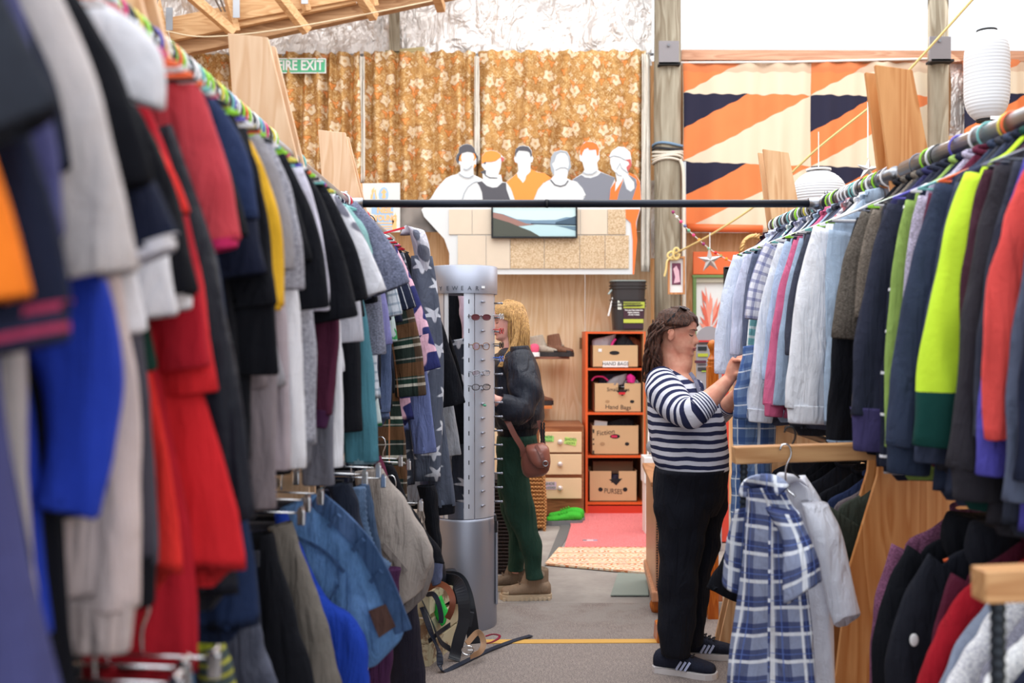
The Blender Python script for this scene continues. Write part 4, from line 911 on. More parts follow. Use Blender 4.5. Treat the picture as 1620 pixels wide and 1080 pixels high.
G('R', 3.60, 'white shirt with thin red and grey check at its edge', fb((222, 216, 224), 'plaid', [('u', .03, 0, .008, (190, 50, 60), .7), ('v', .03, 0, .008, (90, 90, 110), .6)]), 'dress_shirt', slv='L', cpx=(1270, 600), w0=.07, w1=.045, hem=1.22, collar='shirt', hanger_c='teal')
G('R', 3.46, 'big crisp white shirt in front of the others', fb((240, 242, 250)), 'dress_shirt', slv='L', cpx=(1276, 645), w0=.11, w1=.075, hem=1.28, collar='shirt', sw=.21, hanger_c='white', cuff=(fb((240, 242, 250)), .06), th=.04)
G('R', 3.40, 'thin light blue shirt right of the big white one', fb((172, 192, 216)), 'dress_shirt', slv='L', cpx=(1332, 600), w0=.07, w1=.04, hem=1.2, collar='shirt', hanger_c='green')
G('R', 3.12, 'black jumper with powder blue shirt cuff below it', m_['black'], 'jumper', 'jumper', slv='L', cpx=(1335, 700), w0=.08, w1=.055, hem=1.18, cuff=(fb((140, 160, 186)), .05))
G('R', 3.06, 'dark olive brown polo with wide sleeve', fb((74, 68, 62), 'heather'), 'polo_shirt', slv='S', cpx=(1352, 535), w0=.09, w1=.07, hem=1.25, th=.035)
G('R', 2.98, 'brown grey t-shirt right of the olive brown polo', fb((92, 84, 76), 'heather'), slv='S', cpx=(1382, 500), w0=.08, w1=.055, hem=1.25)
G('R', 2.9, 'indigo jumper showing between brown and navy', fb((50, 50, 92)), 'jumper', 'jumper', slv='L', cpx=(1395, 650), w0=.07, w1=.05, hem=1.15)
G('R', 2.84, 'navy sweatshirt with deep purple hem cuff', fb((44, 48, 66)), 'sweatshirt', 'sweatshirt', slv='L', cpx=(1386, 655), w0=.09, w1=.075, hem=1.14, cuff=(fb((72, 66, 112)), .12), th=.036)
G('R', 2.78, 'dark navy top with white dashes down the sleeve', fb((34, 38, 56), 'stripe', (.115, .07, (232, 232, 240))), 'long_sleeve_top', slv='L', cpx=(1407, 735), w0=.06, w1=.028, hem=1.13)
G('R', 2.72, 'olive lime long sleeved top', fb((146, 176, 92)), 'long_sleeve_top', slv='L', cpx=(1420, 705), w0=.085, w1=.040, hem=1.14)
G('R', 2.64, 'lilac grey sweatshirt right of the olive lime top', fb((152, 146, 166), 'heather'), 'sweatshirt', 'sweatshirt', slv='L', cpx=(1458, 600), w0=.08, w1=.05, hem=1.2)
G('R', 2.58, 'burgundy jumper showing at the shoulder', fb((100, 36, 60)), 'jumper', 'jumper', slv='L', cpx=(1480, 600), w0=.08, w1=.05, hem=1.2)
G('R', 2.50, 'slate navy sweatshirt with long ribbed cuff', fb((50, 60, 84)), 'sweatshirt', 'sweatshirt', slv='L', cpx=(1440, 705), w0=.10, w1=.062, hem=1.13, cuff=(fb((40, 50, 72)), .08), th=.045, both=False)
G('R', 2.42, 'dark blue grey hoodie behind the neon jumper', fb((60, 68, 92)), 'hoodie', 'hoodie', slv='L', cpx=(1478, 730), w0=.08, w1=.05, hem=1.13, both=False)
nm = G('R', 2.34, 'neon yellow jumper with dark green lower sleeve', fb((200, 236, 60)), 'jumper', 'jumper', slv='L', cpx=(1488, 705), w0=.10, w1=.066, hem=1.13, ms=None, th=.05, both=False, cm=fb((24, 70, 64)))
# neon upper and green lower sleeve: split by height on the cloth itself
def twotone(a, b, zc, zroot):
    t = NT('two_tone_cloth'); _, _, z = t.sep(t.obj()); t.bump(t.noise(t.obj(), 60, 3), .4, .004)
    t.done(t.mix(t.math('LESS_THAN', z, zc-zroot), C(*a), C(*b)), .95, 0, .15); return t.m
tt = twotone((200, 236, 60), (22, 66, 62), 1.372, ZR)
for c in nm.children:
    if c.name.startswith(('sleeve', 'body')): c.data.materials[0] = tt
G('R', 2.27, 'brown maroon jumper right of the neon one', fb((74, 42, 56)), 'jumper', 'jumper', slv='L', cpx=(1560, 560), w0=.09, w1=.055, hem=1.2, both=False)
G('R', 2.20, 'charcoal sweatshirt with long hanging sleeve at the right', fb((50, 48, 56)), 'sweatshirt', 'sweatshirt', slv='L', cpx=(1548, 740), w0=.09, w1=.062, hem=1.09, cuff=(fb((44, 42, 50)), .08), th=.045, both=False)
G('R', 2.14, 'slate hoodie right of the charcoal sweatshirt', fb((54, 58, 74)), 'hoodie', 'hoodie', slv='L', cpx=(1568, 690), w0=.08, w1=.042, hem=1.1, both=False)
G('R', 2.10, 'violet blue jacket showing under the coral sleeve', fb((84, 80, 178)), 'jacket', 'jacket', slv='L', cpx=(1580, 750), w0=.08, w1=.05, hem=1.09, both=False)
G('R', 2.04, 'coral red top at the right edge', fb((232, 84, 80)), 'long_sleeve_top', slv='L', cpx=(1598, 690), w0=.09, w1=.05, hem=1.2, both=False, bulge=.05)
G('R', 1.98, 'blue grey sweatshirt cut by the right edge', fb((86, 94, 118)), 'sweatshirt', 'sweatshirt', slv='L', cpx=(1622, 790), w0=.09, w1=.05, hem=1.08, both=False)
G('R', 1.9, 'dark navy jacket outermost at the right edge', m_['navy'], 'jacket', 'jacket', slv='L', cpx=(1650, 760), w0=.09, w1=.06, hem=1.06, both=False)
for i, (d, c) in enumerate([(4.5, 'navy'), (4.38, 'slate'), (4.26, 'navy'), (4.1, 'slate'), (3.98, 'char'), (3.88, 'navy'), (3.72, 'char'), (3.64, 'slate'), (3.52, 'char'), (3.02, 'black'), (2.94, 'char'), (2.68, 'navy'), (2.46, 'char'), (2.38, 'navy'), (2.3, 'black'), (2.24, 'navy')]):
    G('R', d, '@%s top' % {'char': 'charcoal'}.get(c, c), m_[c], 'top', sw=.175, slv='N', hem=1.17+.03*(i % 3), bw=.21, both=False)
for i, d in enumerate(list(np.arange(3.32, 3.95, .045))+list(np.arange(4.05, 4.8, .04))):
    c = ['white', 'grey', 'black', 'white', 'green', 'black', 'white', 'teal', 'black'][i % 9]
    hanger('R', d, c, '@%s' % c, (random.random()-.5)*.3)
for (d, c, w) in ((3.08, 'grey', 'first from the open end of the near right rail'), (3.0, 'green', 'second from the open end of the near right rail'), (2.96, 'white', 'third from the open end of the near right rail'), (2.93, 'black', 'fourth from the open end of the near right rail'), (2.8, 'blue', 'above the navy sweatshirt'), (2.68, 'white', 'above the olive lime top'), (2.63, 'teal', 'leaning wide above the olive lime top'), (2.5, 'orange', 'bright one near the tall paper lantern'), (2.52, 'yellow', 'directly behind the orange one'), (2.27, 'grey', 'first of three thin ones at right'), (2.22, 'grey', 'second of three thin ones at right'), (2.18, 'grey', 'third of three thin ones at right')):
    hanger('R', d, c, '%s hanger, %s' % (c, w), (random.random()-.5)*.25)

# ---------------- right lower rail ----------------
def G2(d, label, m, name, cpx, **k):
    k.setdefault('slv', 'L'); k.setdefault('w0', .085); k.setdefault('w1', .055); k.setdefault('hem', .3); k.setdefault('both', False); k.setdefault('th', .035)
    return garment('R2', d, label, m, name, k.pop('cat', 'jumper'), cpx=cpx, **k)
G2(2.80, 'heather purple hooded jumper first on the lower right rail', fb((104, 62, 88), 'heather'), 'hoodie', (1400, 1120), w0=.085, w1=.05, cat='hoodie')
hk = G2(2.70, 'black hoodie with its hood lying on the shoulder', m_['black'], 'hoodie', (1418, 1130), w0=.09, w1=.06, collar='hood', cat='hoodie', bulge=.04)
G2(2.56, 'black hoodie with a small white logo on the sleeve', fb((30, 32, 42)), 'hoodie', (1446, 1150), w0=.1, w1=.065, collar='hood', cat='hoodie', bulge=.04, hanger_c='orange')
tag(MB().sphere(P(1446, 1012, 2.49), .016, 8, (.7, .25, 1)).build('x', white_p), 'x', 'x'); lg = bpy.data.objects['x']; lg.name = 'white_logo'
for kk in ('label', 'category'): del lg[kk]
lgp = [o for o in bpy.data.objects if o.get('label', '').startswith('black hoodie with a small white')][0]
lg.parent = lgp; lg.matrix_parent_inverse = (Matrix.Translation(lgp.location) @ lgp.rotation_euler.to_matrix().to_4x4()).inverted()
G2(2.42, 'maroon top between black hoodie and red jumper', fb((88, 28, 50)), 'long_sleeve_top', (1500, 1150), cat='shirt')
G2(2.34, 'bright crimson jumper with sleeve reaching the bottom edge', fb((168, 24, 40)), 'jumper', (1470, 1130), w0=.08, w1=.045, hanger_c='green')
G2(2.24, 'grey blue top with a mint green patch on the sleeve', fb((140, 150, 172)), 'long_sleeve_top', (1498, 1140), w0=.07, w1=.04, cat='shirt')
G2(2.16, 'heather light grey sweatshirt on the lower right rail', fb((190, 190, 204), 'heather'), 'sweatshirt', (1515, 1150), w0=.09, w1=.055, cat='sweatshirt', hanger_c='teal')
G2(2.08, 'mid grey sweatshirt beside the near ribbed post', fb((110, 110, 124), 'heather'), 'sweatshirt', (1556, 1160), w0=.07, w1=.045, cat='sweatshirt')
G2(2.0, 'palest grey sweatshirt just left of the near ribbed post', fb((206, 208, 216), 'heather'), 'sweatshirt', (1560, 1150), w0=.08, w1=.05, cat='sweatshirt', hanger_c='green')
G2(1.9, 'navy jumper behind the near ribbed post', m_['navy'], 'jumper', (1610, 1140), w0=.08, w1=.05)
G2(1.8, 'neon lime jacket at the bottom right corner', fb((200, 226, 60)), 'jacket', (1622, 1170), w0=.09, w1=.06, cat='jacket', hanger_c='white')
for i, (d, c, l) in enumerate(((3.5, (44, 56, 92), 'navy denim jacket on the low rail behind the white shirt'), (3.42, (110, 100, 104), 'brown grey jacket on the low rail beside the plywood support'), (3.38, (62, 68, 60), 'olive jacket lowest beside the plywood support'), (3.62, (26, 28, 36), 'black jacket on the low rail behind the navy denim one'), (3.8, (34, 36, 46), 'dark jacket deeper along the low right rail'), (4.0, (26, 28, 36), 'black coat hanging beyond the plaid shirt on the low rail'), (4.25, (40, 42, 54), 'charcoal coat farthest on the low right rail'))):
    G2(d, l, fb(c), 'jacket', None, lx=.26, cz=.55, hem=.35, cat='jacket', w0=.09, sw=.2)
G2(3.9, 'black trousers folded low beyond the plaid shirt', m_['black'], 'jacket', (1145, 940), hem=.5, cat='jacket', w0=.1, w1=.075)

# shirts hung on the wooden arm
pl = [('u', .072, .0, .026, (30, 44, 100), .62), ('v', .080, .0, .030, (30, 44, 100), .75), ('u', .072, .042, .009, (240, 244, 252), .8), ('v', .080, .048, .010, (240, 244, 252), .8), ('u', .072, .058, .003, (96, 120, 190), .7), ('v', .080, .066, .003, (96, 120, 190), .7)]
plaid_b = fb((150, 160, 190), 'plaid', pl)
def shirt3(name, label, m, body, sleeves, grp, hook, extra=None):
    root = thing(name, label, 'shirt', P(*hook), 0, grp)
    def mk(nm, rows, seed, e=.8, fold=.012, thk=.03):
        K = [prow(3.0, *r[:4], r[6] if len(r) > 6 else thk, r[4], r[5]) for r in rows]; ff = folds(seed, fold*1.5, 34, 6)
        def disp(V, a):
            V = V.copy(); g = np.linspace(.3, 1, V.shape[0])[:, None]; V[..., 1] += ff(V[..., 0]*1.3, V[..., 2])*g; V[..., 0] += ff(V[..., 1]*1.2+V[..., 0], V[..., 2])*.5*g; return V
        mb = MB(); loft(mb, K, 34, 30, e, True, True, disp, inner1=.03); return mb.build(nm, m, root, world=True, smooth=True, fix=False)
    mk('body', body, 31)
    for i, s in enumerate(sleeves): mk('sleeve', s, 40+i, .9, .008, .045)
    return root
# rows: lx, ly, rx, ry, depth_left, depth_right
s1 = shirt3('plaid_shirt', 'navy and white plaid short sleeved shirt seen from behind', plaid_b,
   [(1186, 772, 1236, 770, 2.98, 2.86), (1182, 790, 1252, 800, 2.98, 2.86), (1182, 812, 1264, 822, 3.0, 2.82), (1176, 870, 1268, 880, 3.02, 2.82), (1168, 960, 1278, 960, 3.04, 2.82), (1158, 1040, 1284, 1040, 3.06, 2.82), (1150, 1140, 1292, 1140, 3.06, 2.82)],
   [[(1212, 802, 1262, 812, 2.85, 2.81), (1238, 850, 1278, 845, 2.82, 2.78), (1238, 900, 1292, 880, 2.8, 2.75), (1240, 955, 1298, 918, 2.8, 2.74)], [(1168, 805, 1192, 800, 3.04, 3.0), (1152, 850, 1184, 860, 3.08, 3.04), (1143, 918, 1178, 938, 3.1, 3.06)]], 'shirts hung on the wooden arm', (1243, 735, 2.95))
mb = MB(); mb.ribbon(cpts([P(1180, 786, 2.97), P(1186, 768, 2.96), P(1204, 762, 2.9), P(1226, 764, 2.86), P(1240, 776, 2.84)], 16), .045, .012, (0, -1, 0)); mb.build('collar', plaid_b, s1, world=True, smooth=True)
MB().tube([P(1218, 800, 2.84), P(1216, 1080, 2.79)], .004).build('back_pleat', plaid_b, s1, world=True)
wh = fb((232, 234, 246))
s2 = shirt3('white_shirt', 'white long sleeved shirt hanging right behind the plaid one', wh,
   [(1240, 755, 1272, 752, 3.18, 3.14), (1222, 768, 1298, 790, 3.2, 3.08), (1226, 800, 1312, 830, 3.2, 3.06), (1236, 880, 1318, 890, 3.2, 3.04), (1240, 960, 1318, 960, 3.2, 3.04), (1246, 1140, 1316, 1140, 3.2, 3.04)],
   [[(1272, 790, 1305, 800, 3.08, 3.02), (1290, 850, 1324, 840, 3.04, 2.98), (1310, 930, 1340, 910, 3.02, 2.97), (1330, 990, 1354, 970, 3.0, 2.96)]], 'shirts hung on the wooden arm', (1268, 730, 3.12))
mb = MB(); loft(mb, [prow(3.1, 1226, 770, 1240, 764, .03), prow(3.1, 1232, 748, 1262, 762, .04), prow(3.08, 1256, 750, 1278, 770, .03)], 10, 14); mb.build('collar', wh, s2, world=True, smooth=True)
for (x, y, d, l) in ((1243, 728, 3.0, 'silver wire hanger holding the plaid shirt on the wooden arm'), (1250, 700, 3.06, 'dark wire hanger holding the white shirt on the wooden arm')):
    a = P(x, y-14, d); tag(MB().tube(cpts([a+Vector((-.018, 0, .004)), a+Vector((-.01, 0, .02)), a+Vector((.01, 0, .018)), a+Vector((.016, 0, -.01)), a+Vector((0, 0, -.05)), a+Vector((.004, 0, -.11)), a+Vector((.02, -.03, -.13))], 20), .003).build('hanger', chrome if 'silver' in l else black_m, smooth=True), l, 'hanger', 'hangers on the right rack')
# blue plaid shirt the woman is holding
pl2 = fb((112, 138, 180), 'plaid', [('u', .05, 0, .02, (56, 84, 140), .7), ('v', .07, 0, .02, (56, 84, 140), .6), ('u', .05, .03, .005, (226, 232, 240), .8), ('v', .07, .04, .006, (226, 232, 240), .7)])
h = thing('plaid_shirt', 'soft blue plaid shirt the striped woman is pulling out', 'shirt', P(1190, 560, 4.15), 0, 'clothes on the right upper rail')
def pl_loft(nm, rows, d, m, root, seed=3, fold=.01, th=.035, n=26, e=.85):
    K = [prow(d, *r[:4], r[4] if len(r) > 4 else th) for r in rows]; ff = folds(seed, fold, 40, 6)
    def disp(V, a):
        V = V.copy(); V[..., 1] += ff(V[..., 0]*1.3, V[..., 2]); V[..., 0] += ff(V[..., 2], V[..., 0])*.4; return V
    mb = MB(); loft(mb, K, 30, n, e, True, True, disp, inner1=.02); return mb.build(nm, m, root, world=True, smooth=True, fix=False)
pl_loft('body', [(1180, 560, 1225, 556), (1166, 600, 1230, 600), (1160, 660, 1228, 660), (1158, 740, 1222, 740), (1156, 800, 1215, 800), (1160, 860, 1205, 860)], 4.15, pl2, h)
pl_loft('sleeve', [(1176, 548, 1200, 545, .03), (1172, 575, 1196, 570, .03), (1162, 610, 1190, 605, .03), (1160, 660, 1186, 660, .03)], 4.05, pl2, h, 8)
# ---------------- painted figures board ----------------
D = 8.50
mu = thing('figure_cutout', 'white board cut out as six faceless painted figures above the cork tiles', 'artwork', P(840, 380, D))
def A_(pts): return [(690+x/9, 210+y/9) for x, y in pts]
def B_(pts): return [(850+x/9, 210+y/9) for x, y in pts]
gp = plain('mural_dark', C(84, 84, 92), .8); gg = plain('mural_grey', C(124, 128, 140), .8); op = plain('mural_orange', C(248, 148, 70), .8); op2 = plain('mural_orange_deep', C(240, 118, 56), .8); rp = plain('mural_red', C(190, 96, 92), .8); wp = plain('mural_white', C(212, 216, 219), .8); lgp_ = plain('mural_light_grey', C(160, 168, 178), .8)
pprism('white_board', [(680, 315), (1010, 315), (1013, 330), (1007, 352), (1003, 434), (711, 434), (711, 401), (703, 378), (671, 343), (667, 332)], D, .018, wp, mu)
fig = []
def figw(pts):
    k = len(fig) % 2; fig.append(pprism('figure', pts, D-.0005-k*.006, .018, wp, mu))
figw(A_([(-90, 960), (-40, 880), (0, 810), (60, 735), (140, 650), (220, 612), (300, 590), (348, 552), (345, 460), (300, 440), (280, 380), (292, 318), (320, 285), (328, 215), (380, 175), (440, 162), (500, 175), (545, 225), (556, 275), (600, 350), (592, 400), (560, 480), (530, 510), (535, 600), (600, 630), (660, 660), (700, 960)]))
figw(A_([(375, 960), (400, 860), (450, 770), (520, 715), (600, 690), (665, 665), (660, 560), (700, 540), (690, 530), (650, 480), (648, 440), (650, 340), (700, 270), (780, 252), (860, 265), (920, 310), (970, 365), (960, 410), (930, 410), (920, 500), (885, 600), (925, 600), (945, 700), (1000, 710), (1060, 790), (1120, 960)]))
figw(A_([(1000, 960), (1000, 705), (1150, 580), (1170, 540), (1160, 440), (1120, 420), (1108, 365), (1120, 340), (1130, 240), (1180, 195), (1240, 185), (1320, 200), (1360, 260), (1365, 330), (1385, 365), (1370, 420), (1345, 430), (1340, 520), (1440, 560), (1540, 580), (1540, 960)]))
figw(B_([(-20, 960), (0, 860), (50, 770), (120, 700), (190, 665), (240, 600), (195, 540), (182, 450), (195, 350), (240, 280), (330, 250), (420, 270), (460, 340), (480, 490), (440, 560), (420, 650), (480, 680), (560, 700), (640, 790), (690, 890), (650, 915), (650, 960)]))
figw(B_([(480, 960), (500, 670), (640, 580), (670, 530), (640, 420), (605, 400), (595, 330), (612, 300), (610, 230), (650, 160), (670, 130), (790, 130), (850, 165), (880, 230), (885, 380), (850, 430), (860, 530), (900, 560), (1100, 640), (1130, 960)]))
figw(B_([(1030, 960), (1040, 800), (1130, 690), (1110, 570), (1060, 520), (1035, 430), (1035, 360), (1018, 340), (1060, 260), (1150, 200), (1240, 210), (1320, 280), (1335, 370), (1340, 460), (1285, 560), (1300, 580), (1400, 610), (1460, 700), (1475, 960)]))
FK = [0]
def ov(n, pts, m, th=.004): pprism(n, pts, D-.0186-FK[0]*.006, th-.001, m, mu)
ov('hat', A_([(280, 380), (292, 318), (320, 285), (328, 215), (380, 175), (440, 162), (500, 175), (545, 225), (556, 275), (600, 350), (592, 400), (570, 450), (575, 370), (548, 300), (500, 275), (440, 268), (370, 290), (335, 340), (320, 440), (300, 430)]), gp)
ov('hair', A_([(330, 400), (310, 390), (335, 320), (365, 295), (352, 350), (365, 410), (345, 395)]), op); ov('hair', A_([(525, 285), (565, 310), (575, 350), (540, 395), (530, 400), (545, 350)]), op); ov('hair', A_([(545, 445), (572, 460), (540, 505), (532, 490)]), op)
FK[0] = 1
ov('cap', A_([(650, 440), (650, 340), (700, 270), (780, 252), (860, 265), (920, 310), (922, 345), (850, 400), (780, 415), (700, 415)]), op)
ov('cap_peak', A_([(920, 345), (950, 350), (972, 370), (955, 410), (930, 408)]), rp)
ov('hair', A_([(675, 435), (700, 412), (712, 415), (700, 445)]), gp); ov('ponytail', A_([(630, 560), (680, 535), (710, 535), (705, 600), (760, 632), (870, 640), (870, 648), (760, 645), (700, 610), (680, 575), (650, 580)]), gp)
ov('vest', A_([(585, 705), (650, 690), (720, 755), (800, 782), (870, 775), (940, 710), (995, 712), (1000, 800), (1055, 960), (665, 960), (655, 850), (620, 760)]), gp)
FK[0] = 0
ov('hair', A_([(1130, 350), (1120, 290), (1140, 225), (1190, 195), (1240, 186), (1310, 200), (1350, 250), (1365, 320), (1350, 350), (1330, 280), (1300, 262), (1240, 255), (1180, 250), (1145, 290)]), gp)
ov('shirt', A_([(1000, 705), (1150, 580), (1160, 630), (1200, 670), (1235, 715), (1270, 670), (1285, 610), (1340, 560), (1350, 515), (1440, 560), (1540, 575), (1640, 645), (1530, 710), (1450, 800), (1385, 960), (1120, 960), (1080, 830)]), op)
FK[0] = 1
ov('hair', B_([(240, 610), (195, 540), (182, 450), (195, 350), (240, 280), (330, 250), (420, 270), (460, 340), (480, 490), (430, 560), (455, 440), (440, 340), (400, 285), (330, 275), (275, 310), (245, 400), (205, 440), (240, 520)]), lgp_)
FK[0] = 0
ov('hair', B_([(630, 330), (612, 300), (610, 230), (650, 160), (690, 140), (660, 128), (790, 130), (850, 165), (880, 230), (870, 320), (850, 325), (835, 235), (790, 240), (740, 245), (720, 210), (670, 235), (645, 280)]), op2)
ov('jumper', B_([(500, 670), (625, 600), (680, 635), (760, 645), (860, 610), (905, 565), (1110, 640), (1040, 790), (1028, 960), (650, 960), (690, 890), (630, 780), (570, 700)]), gg)
FK[0] = 1
ov('vest', B_([(1028, 960), (1045, 790), (1115, 690), (1105, 840), (1225, 655), (1160, 850), (1135, 960)]), op2)
ov('shirt', B_([(1135, 960), (1165, 830), (1230, 670), (1270, 800), (1330, 838), (1385, 790), (1380, 700), (1300, 600), (1400, 660), (1420, 740), (1350, 960)]), gg)
ov('vest', B_([(1350, 960), (1415, 760), (1410, 660), (1290, 585), (1320, 572), (1400, 610), (1460, 700), (1475, 960)]), op2)
ov('hair', B_([(1250, 385), (1330, 375), (1345, 460), (1290, 560), (1268, 490), (1310, 450), (1300, 410)]), rp)
ov('orange_edge', [(988, 331), (1012, 331), (1006, 352), (1008, 380), (1003, 434), (1001, 434), (1001, 380), (998, 352), (990, 345)], op2)
def line(pts, m=lgp_, w=.006): MB().ribbon([P(x, y, D-.0265) for x, y in pts], w, .004, (0, -1, 0)).build('outline', m, mu, world=True)
line(A_([(325, 580), (400, 630), (470, 640), (530, 605)])); line(A_([(375, 950), (400, 860), (450, 770), (520, 715), (590, 690)])); line(A_([(390, 510), (430, 528), (480, 500), (510, 465)]))
line(B_([(190, 670), (250, 740), (330, 762), (400, 740), (440, 680)]), gp, .009); line(B_([(260, 530), (330, 495), (400, 495), (440, 520)])); line(B_([(645, 560), (700, 585), (780, 585), (850, 540)]))
line(B_([(1030, 350), (1090, 325), (1180, 345), (1250, 385)])); line(B_([(1130, 520), (1180, 430), (1200, 500), (1290, 570)])); line(B_([(1120, 560), (1150, 600), (1200, 610)])); line(B_([(1220, 640), (1270, 800), (1330, 838), (1385, 790)]))
ck = NT('cork_board'); n1 = ck.noise(ck.obj(), 90, 3, .7); ck.bump(n1, .3, .003); cork = ck.done(ck.mix(ck.ramp(n1, [(.4, (0, 0, 0)), (.6, (1, 1, 1))]), C(216, 196, 168), C(178, 150, 116)), .95)
ck2 = solid('pale_board', C(216, 202, 184), .9)
r1 = [710, 747, 782, 847, 918, 961, 990]; r2 = [724, 769, 807, 861, 917, 957, 995]
for i in range(6):
    a = P(r1[i], 331, D-.02); b = P(r1[i+1], 371, D-.02); MB().box(((a.x+b.x)/2, D-.024, (a.z+b.z)/2), (b.x-a.x-.004, .010+.001*(i % 3), a.z-b.z-.004)).build('cork_tile', cork if i == 5 else ck2, mu, world=True)
    a = P(r2[i], 372, D-.02); b = P(r2[i+1], 425, D-.02); MB().box(((a.x+b.x)/2, D-.024, (a.z+b.z)/2), (b.x-a.x-.004, .010+.001*((i+1) % 3), a.z-b.z-.004)).build('cork_tile', ck2 if i < 2 else cork, mu, world=True)
# landscape picture
D2 = 8.44; pc = thing('landscape_picture', 'dark framed landscape photograph of a lake between hills', 'picture', P(845, 350, D2))
def fr(root, x0, x1, y0, y1, d, w, m, th=.025):
    for (a, b) in (((x0, y0), (x1, y0)), ((x0, y1), (x1, y1))): MB().box((P((a[0]+b[0])/2, a[1], d)), ((x1-x0)*d/F+w, th, w)).build('frame_rail', m, root, world=True)
    for x in (x0, x1): MB().box((P(x, (y0+y1)/2, d)), (w, th, (y1-y0)*d/F-w)).build('frame_rail', m, root, world=True)
fr(pc, 778.5, 912, 324, 375.5, D2, .014, black_m)
def L_(pts): return [(640+x/3.6, 180+y/3.6) for x, y in pts]
def layer_(n, pts, m, k, root=pc, d=D2): pprism(n, pts, d+.004-.0012*k, .002, m, root)
layer_('sky', [(779, 325), (911, 325), (911, 375), (779, 375)], plain('pic_sky', C(196, 222, 226), .5), 0)
layer_('far_hills', L_([(500, 560), (560, 570), (640, 600), (740, 606), (860, 604), (920, 588), (978, 590), (978, 632), (500, 632)]), plain('pic_far', C(110, 140, 164), .5), 1)
layer_('lake', L_([(620, 626), (978, 632), (978, 695), (700, 697)]), plain('pic_lake', C(176, 208, 216), .5), 2)
layer_('shore', L_([(720, 622), (978, 630), (978, 636), (720, 628)]), plain('pic_shore', C(44, 60, 80), .5), 3)
layer_('right_hill', L_([(860, 616), (920, 600), (978, 580), (978, 634), (860, 630)]), plain('pic_rhill', C(60, 84, 104), .5), 3)
layer_('left_hill', L_([(500, 560), (560, 572), (600, 590), (640, 604), (690, 624), (740, 630), (640, 640), (500, 640)]), plain('pic_lhill', C(150, 112, 104), .5), 4)
layer_('near_hill', L_([(500, 590), (600, 620), (660, 645), (720, 668), (770, 697), (500, 697)]), plain('pic_nhill', C(70, 74, 66), .5), 5)
layer_('reflection', L_([(860, 636), (978, 640), (978, 668), (920, 650)]), plain('pic_refl', C(92, 122, 142), .5), 3)

# posters
D3 = 8.50; po = thing('concert_poster', 'white concert poster in orange and pale blue with dripping letters', 'poster', P(604, 330, D3))
po_w = plain('poster_white', C(214, 218, 216), .7); po_o = plain('poster_orange', C(246, 190, 128), .7); po_b = plain('poster_blue', C(160, 192, 222), .7)
pprism('paper', [(573.5, 290), (633, 289), (633, 367), (575, 368)], D3, .004, po_w, po)
def Z_(pts): return [(560+x/9, 280+y/9) for x, y in pts]
def pl_(n, pts, m, k): pprism(n, Z_(pts), D3-.004-.001*k, .001, m, po)
pl_('flame', [(210, 760), (210, 540), (225, 480), (240, 560), (330, 600), (320, 760)], po_o, 0); pl_('flame', [(545, 760), (545, 560), (575, 600), (590, 500), (606, 600), (606, 760)], po_o, 0)
pl_('flame', [(235, 315), (240, 240), (255, 260), (250, 190), (290, 145), (285, 200), (310, 170), (315, 240), (330, 315)], po_o, 0); pl_('flame_core', [(262, 315), (275, 240), (290, 200), (300, 260), (310, 315)], po_b, 1)
pl_('hood', [(360, 315), (350, 250), (365, 190), (400, 150), (430, 143), (465, 160), (490, 210), (492, 260), (480, 315)], po_b, 0)
pl_('face', [(385, 220), (428, 165), (465, 215), (440, 240), (455, 290), (425, 310), (395, 290), (415, 240)], po_o, 1)
pl_('banner', [(250, 430), (560, 430), (560, 520), (570, 640), (540, 700), (545, 760), (320, 760), (330, 690), (300, 650), (320, 540), (250, 520)], po_b, 0)
text('lettering', 'NEIL', po_o, po, P(560+440/9, 280+470/9, D3-.0065), .075, bold=.003, sx=.9); text('lettering', 'YOUNG', po_o, po, P(560+450/9, 280+585/9, D3-.0065), .066, bold=.003, sx=.8)
for yy, s in ((655, 'CRAZY HORSE'), (700, 'MOUNT SMART'), (735, 'MARCH')):
    for q in (0,): MB().box(P(560+440/9, 280+yy/9, D3-.006), (.11+.02*(yy % 3), .001, .010)).build('small_print', po_o, po, world=True)
p2_ = thing('poster', 'narrow orange poster half hidden beside the concert poster', 'poster', P(567, 330, 8.52))
pprism('paper', [(559, 290), (574, 290), (576, 352), (564, 350)], 8.52, .004, plain('poster_orange2', C(240, 168, 110), .7), p2_)
pprism('teal_drawing', [(563, 300), (567, 297), (573, 300), (573, 312), (566, 312)], 8.515, .001, plain('poster_teal', C(140, 170, 160), .7), p2_); pprism('teal_drawing', [(568, 328), (573, 330), (573, 340), (569, 338)], 8.515, .001, plain('poster_teal', C(140, 170, 160), .7), p2_)
dt = NT('dark_photo'); tag(pprism('dark_photo', [(633, 328), (694, 328), (694, 367), (633, 367)], 8.54, .01, dt.done(dt.mix(dt.ramp(dt.noise(dt.obj(), 4, 2), [(.35, (0, 0, 0)), (.65, (1, 1, 1))]), C(66, 60, 60), C(140, 132, 126)), .5), None), 'dark blurred black and white photograph behind the white board', 'picture')

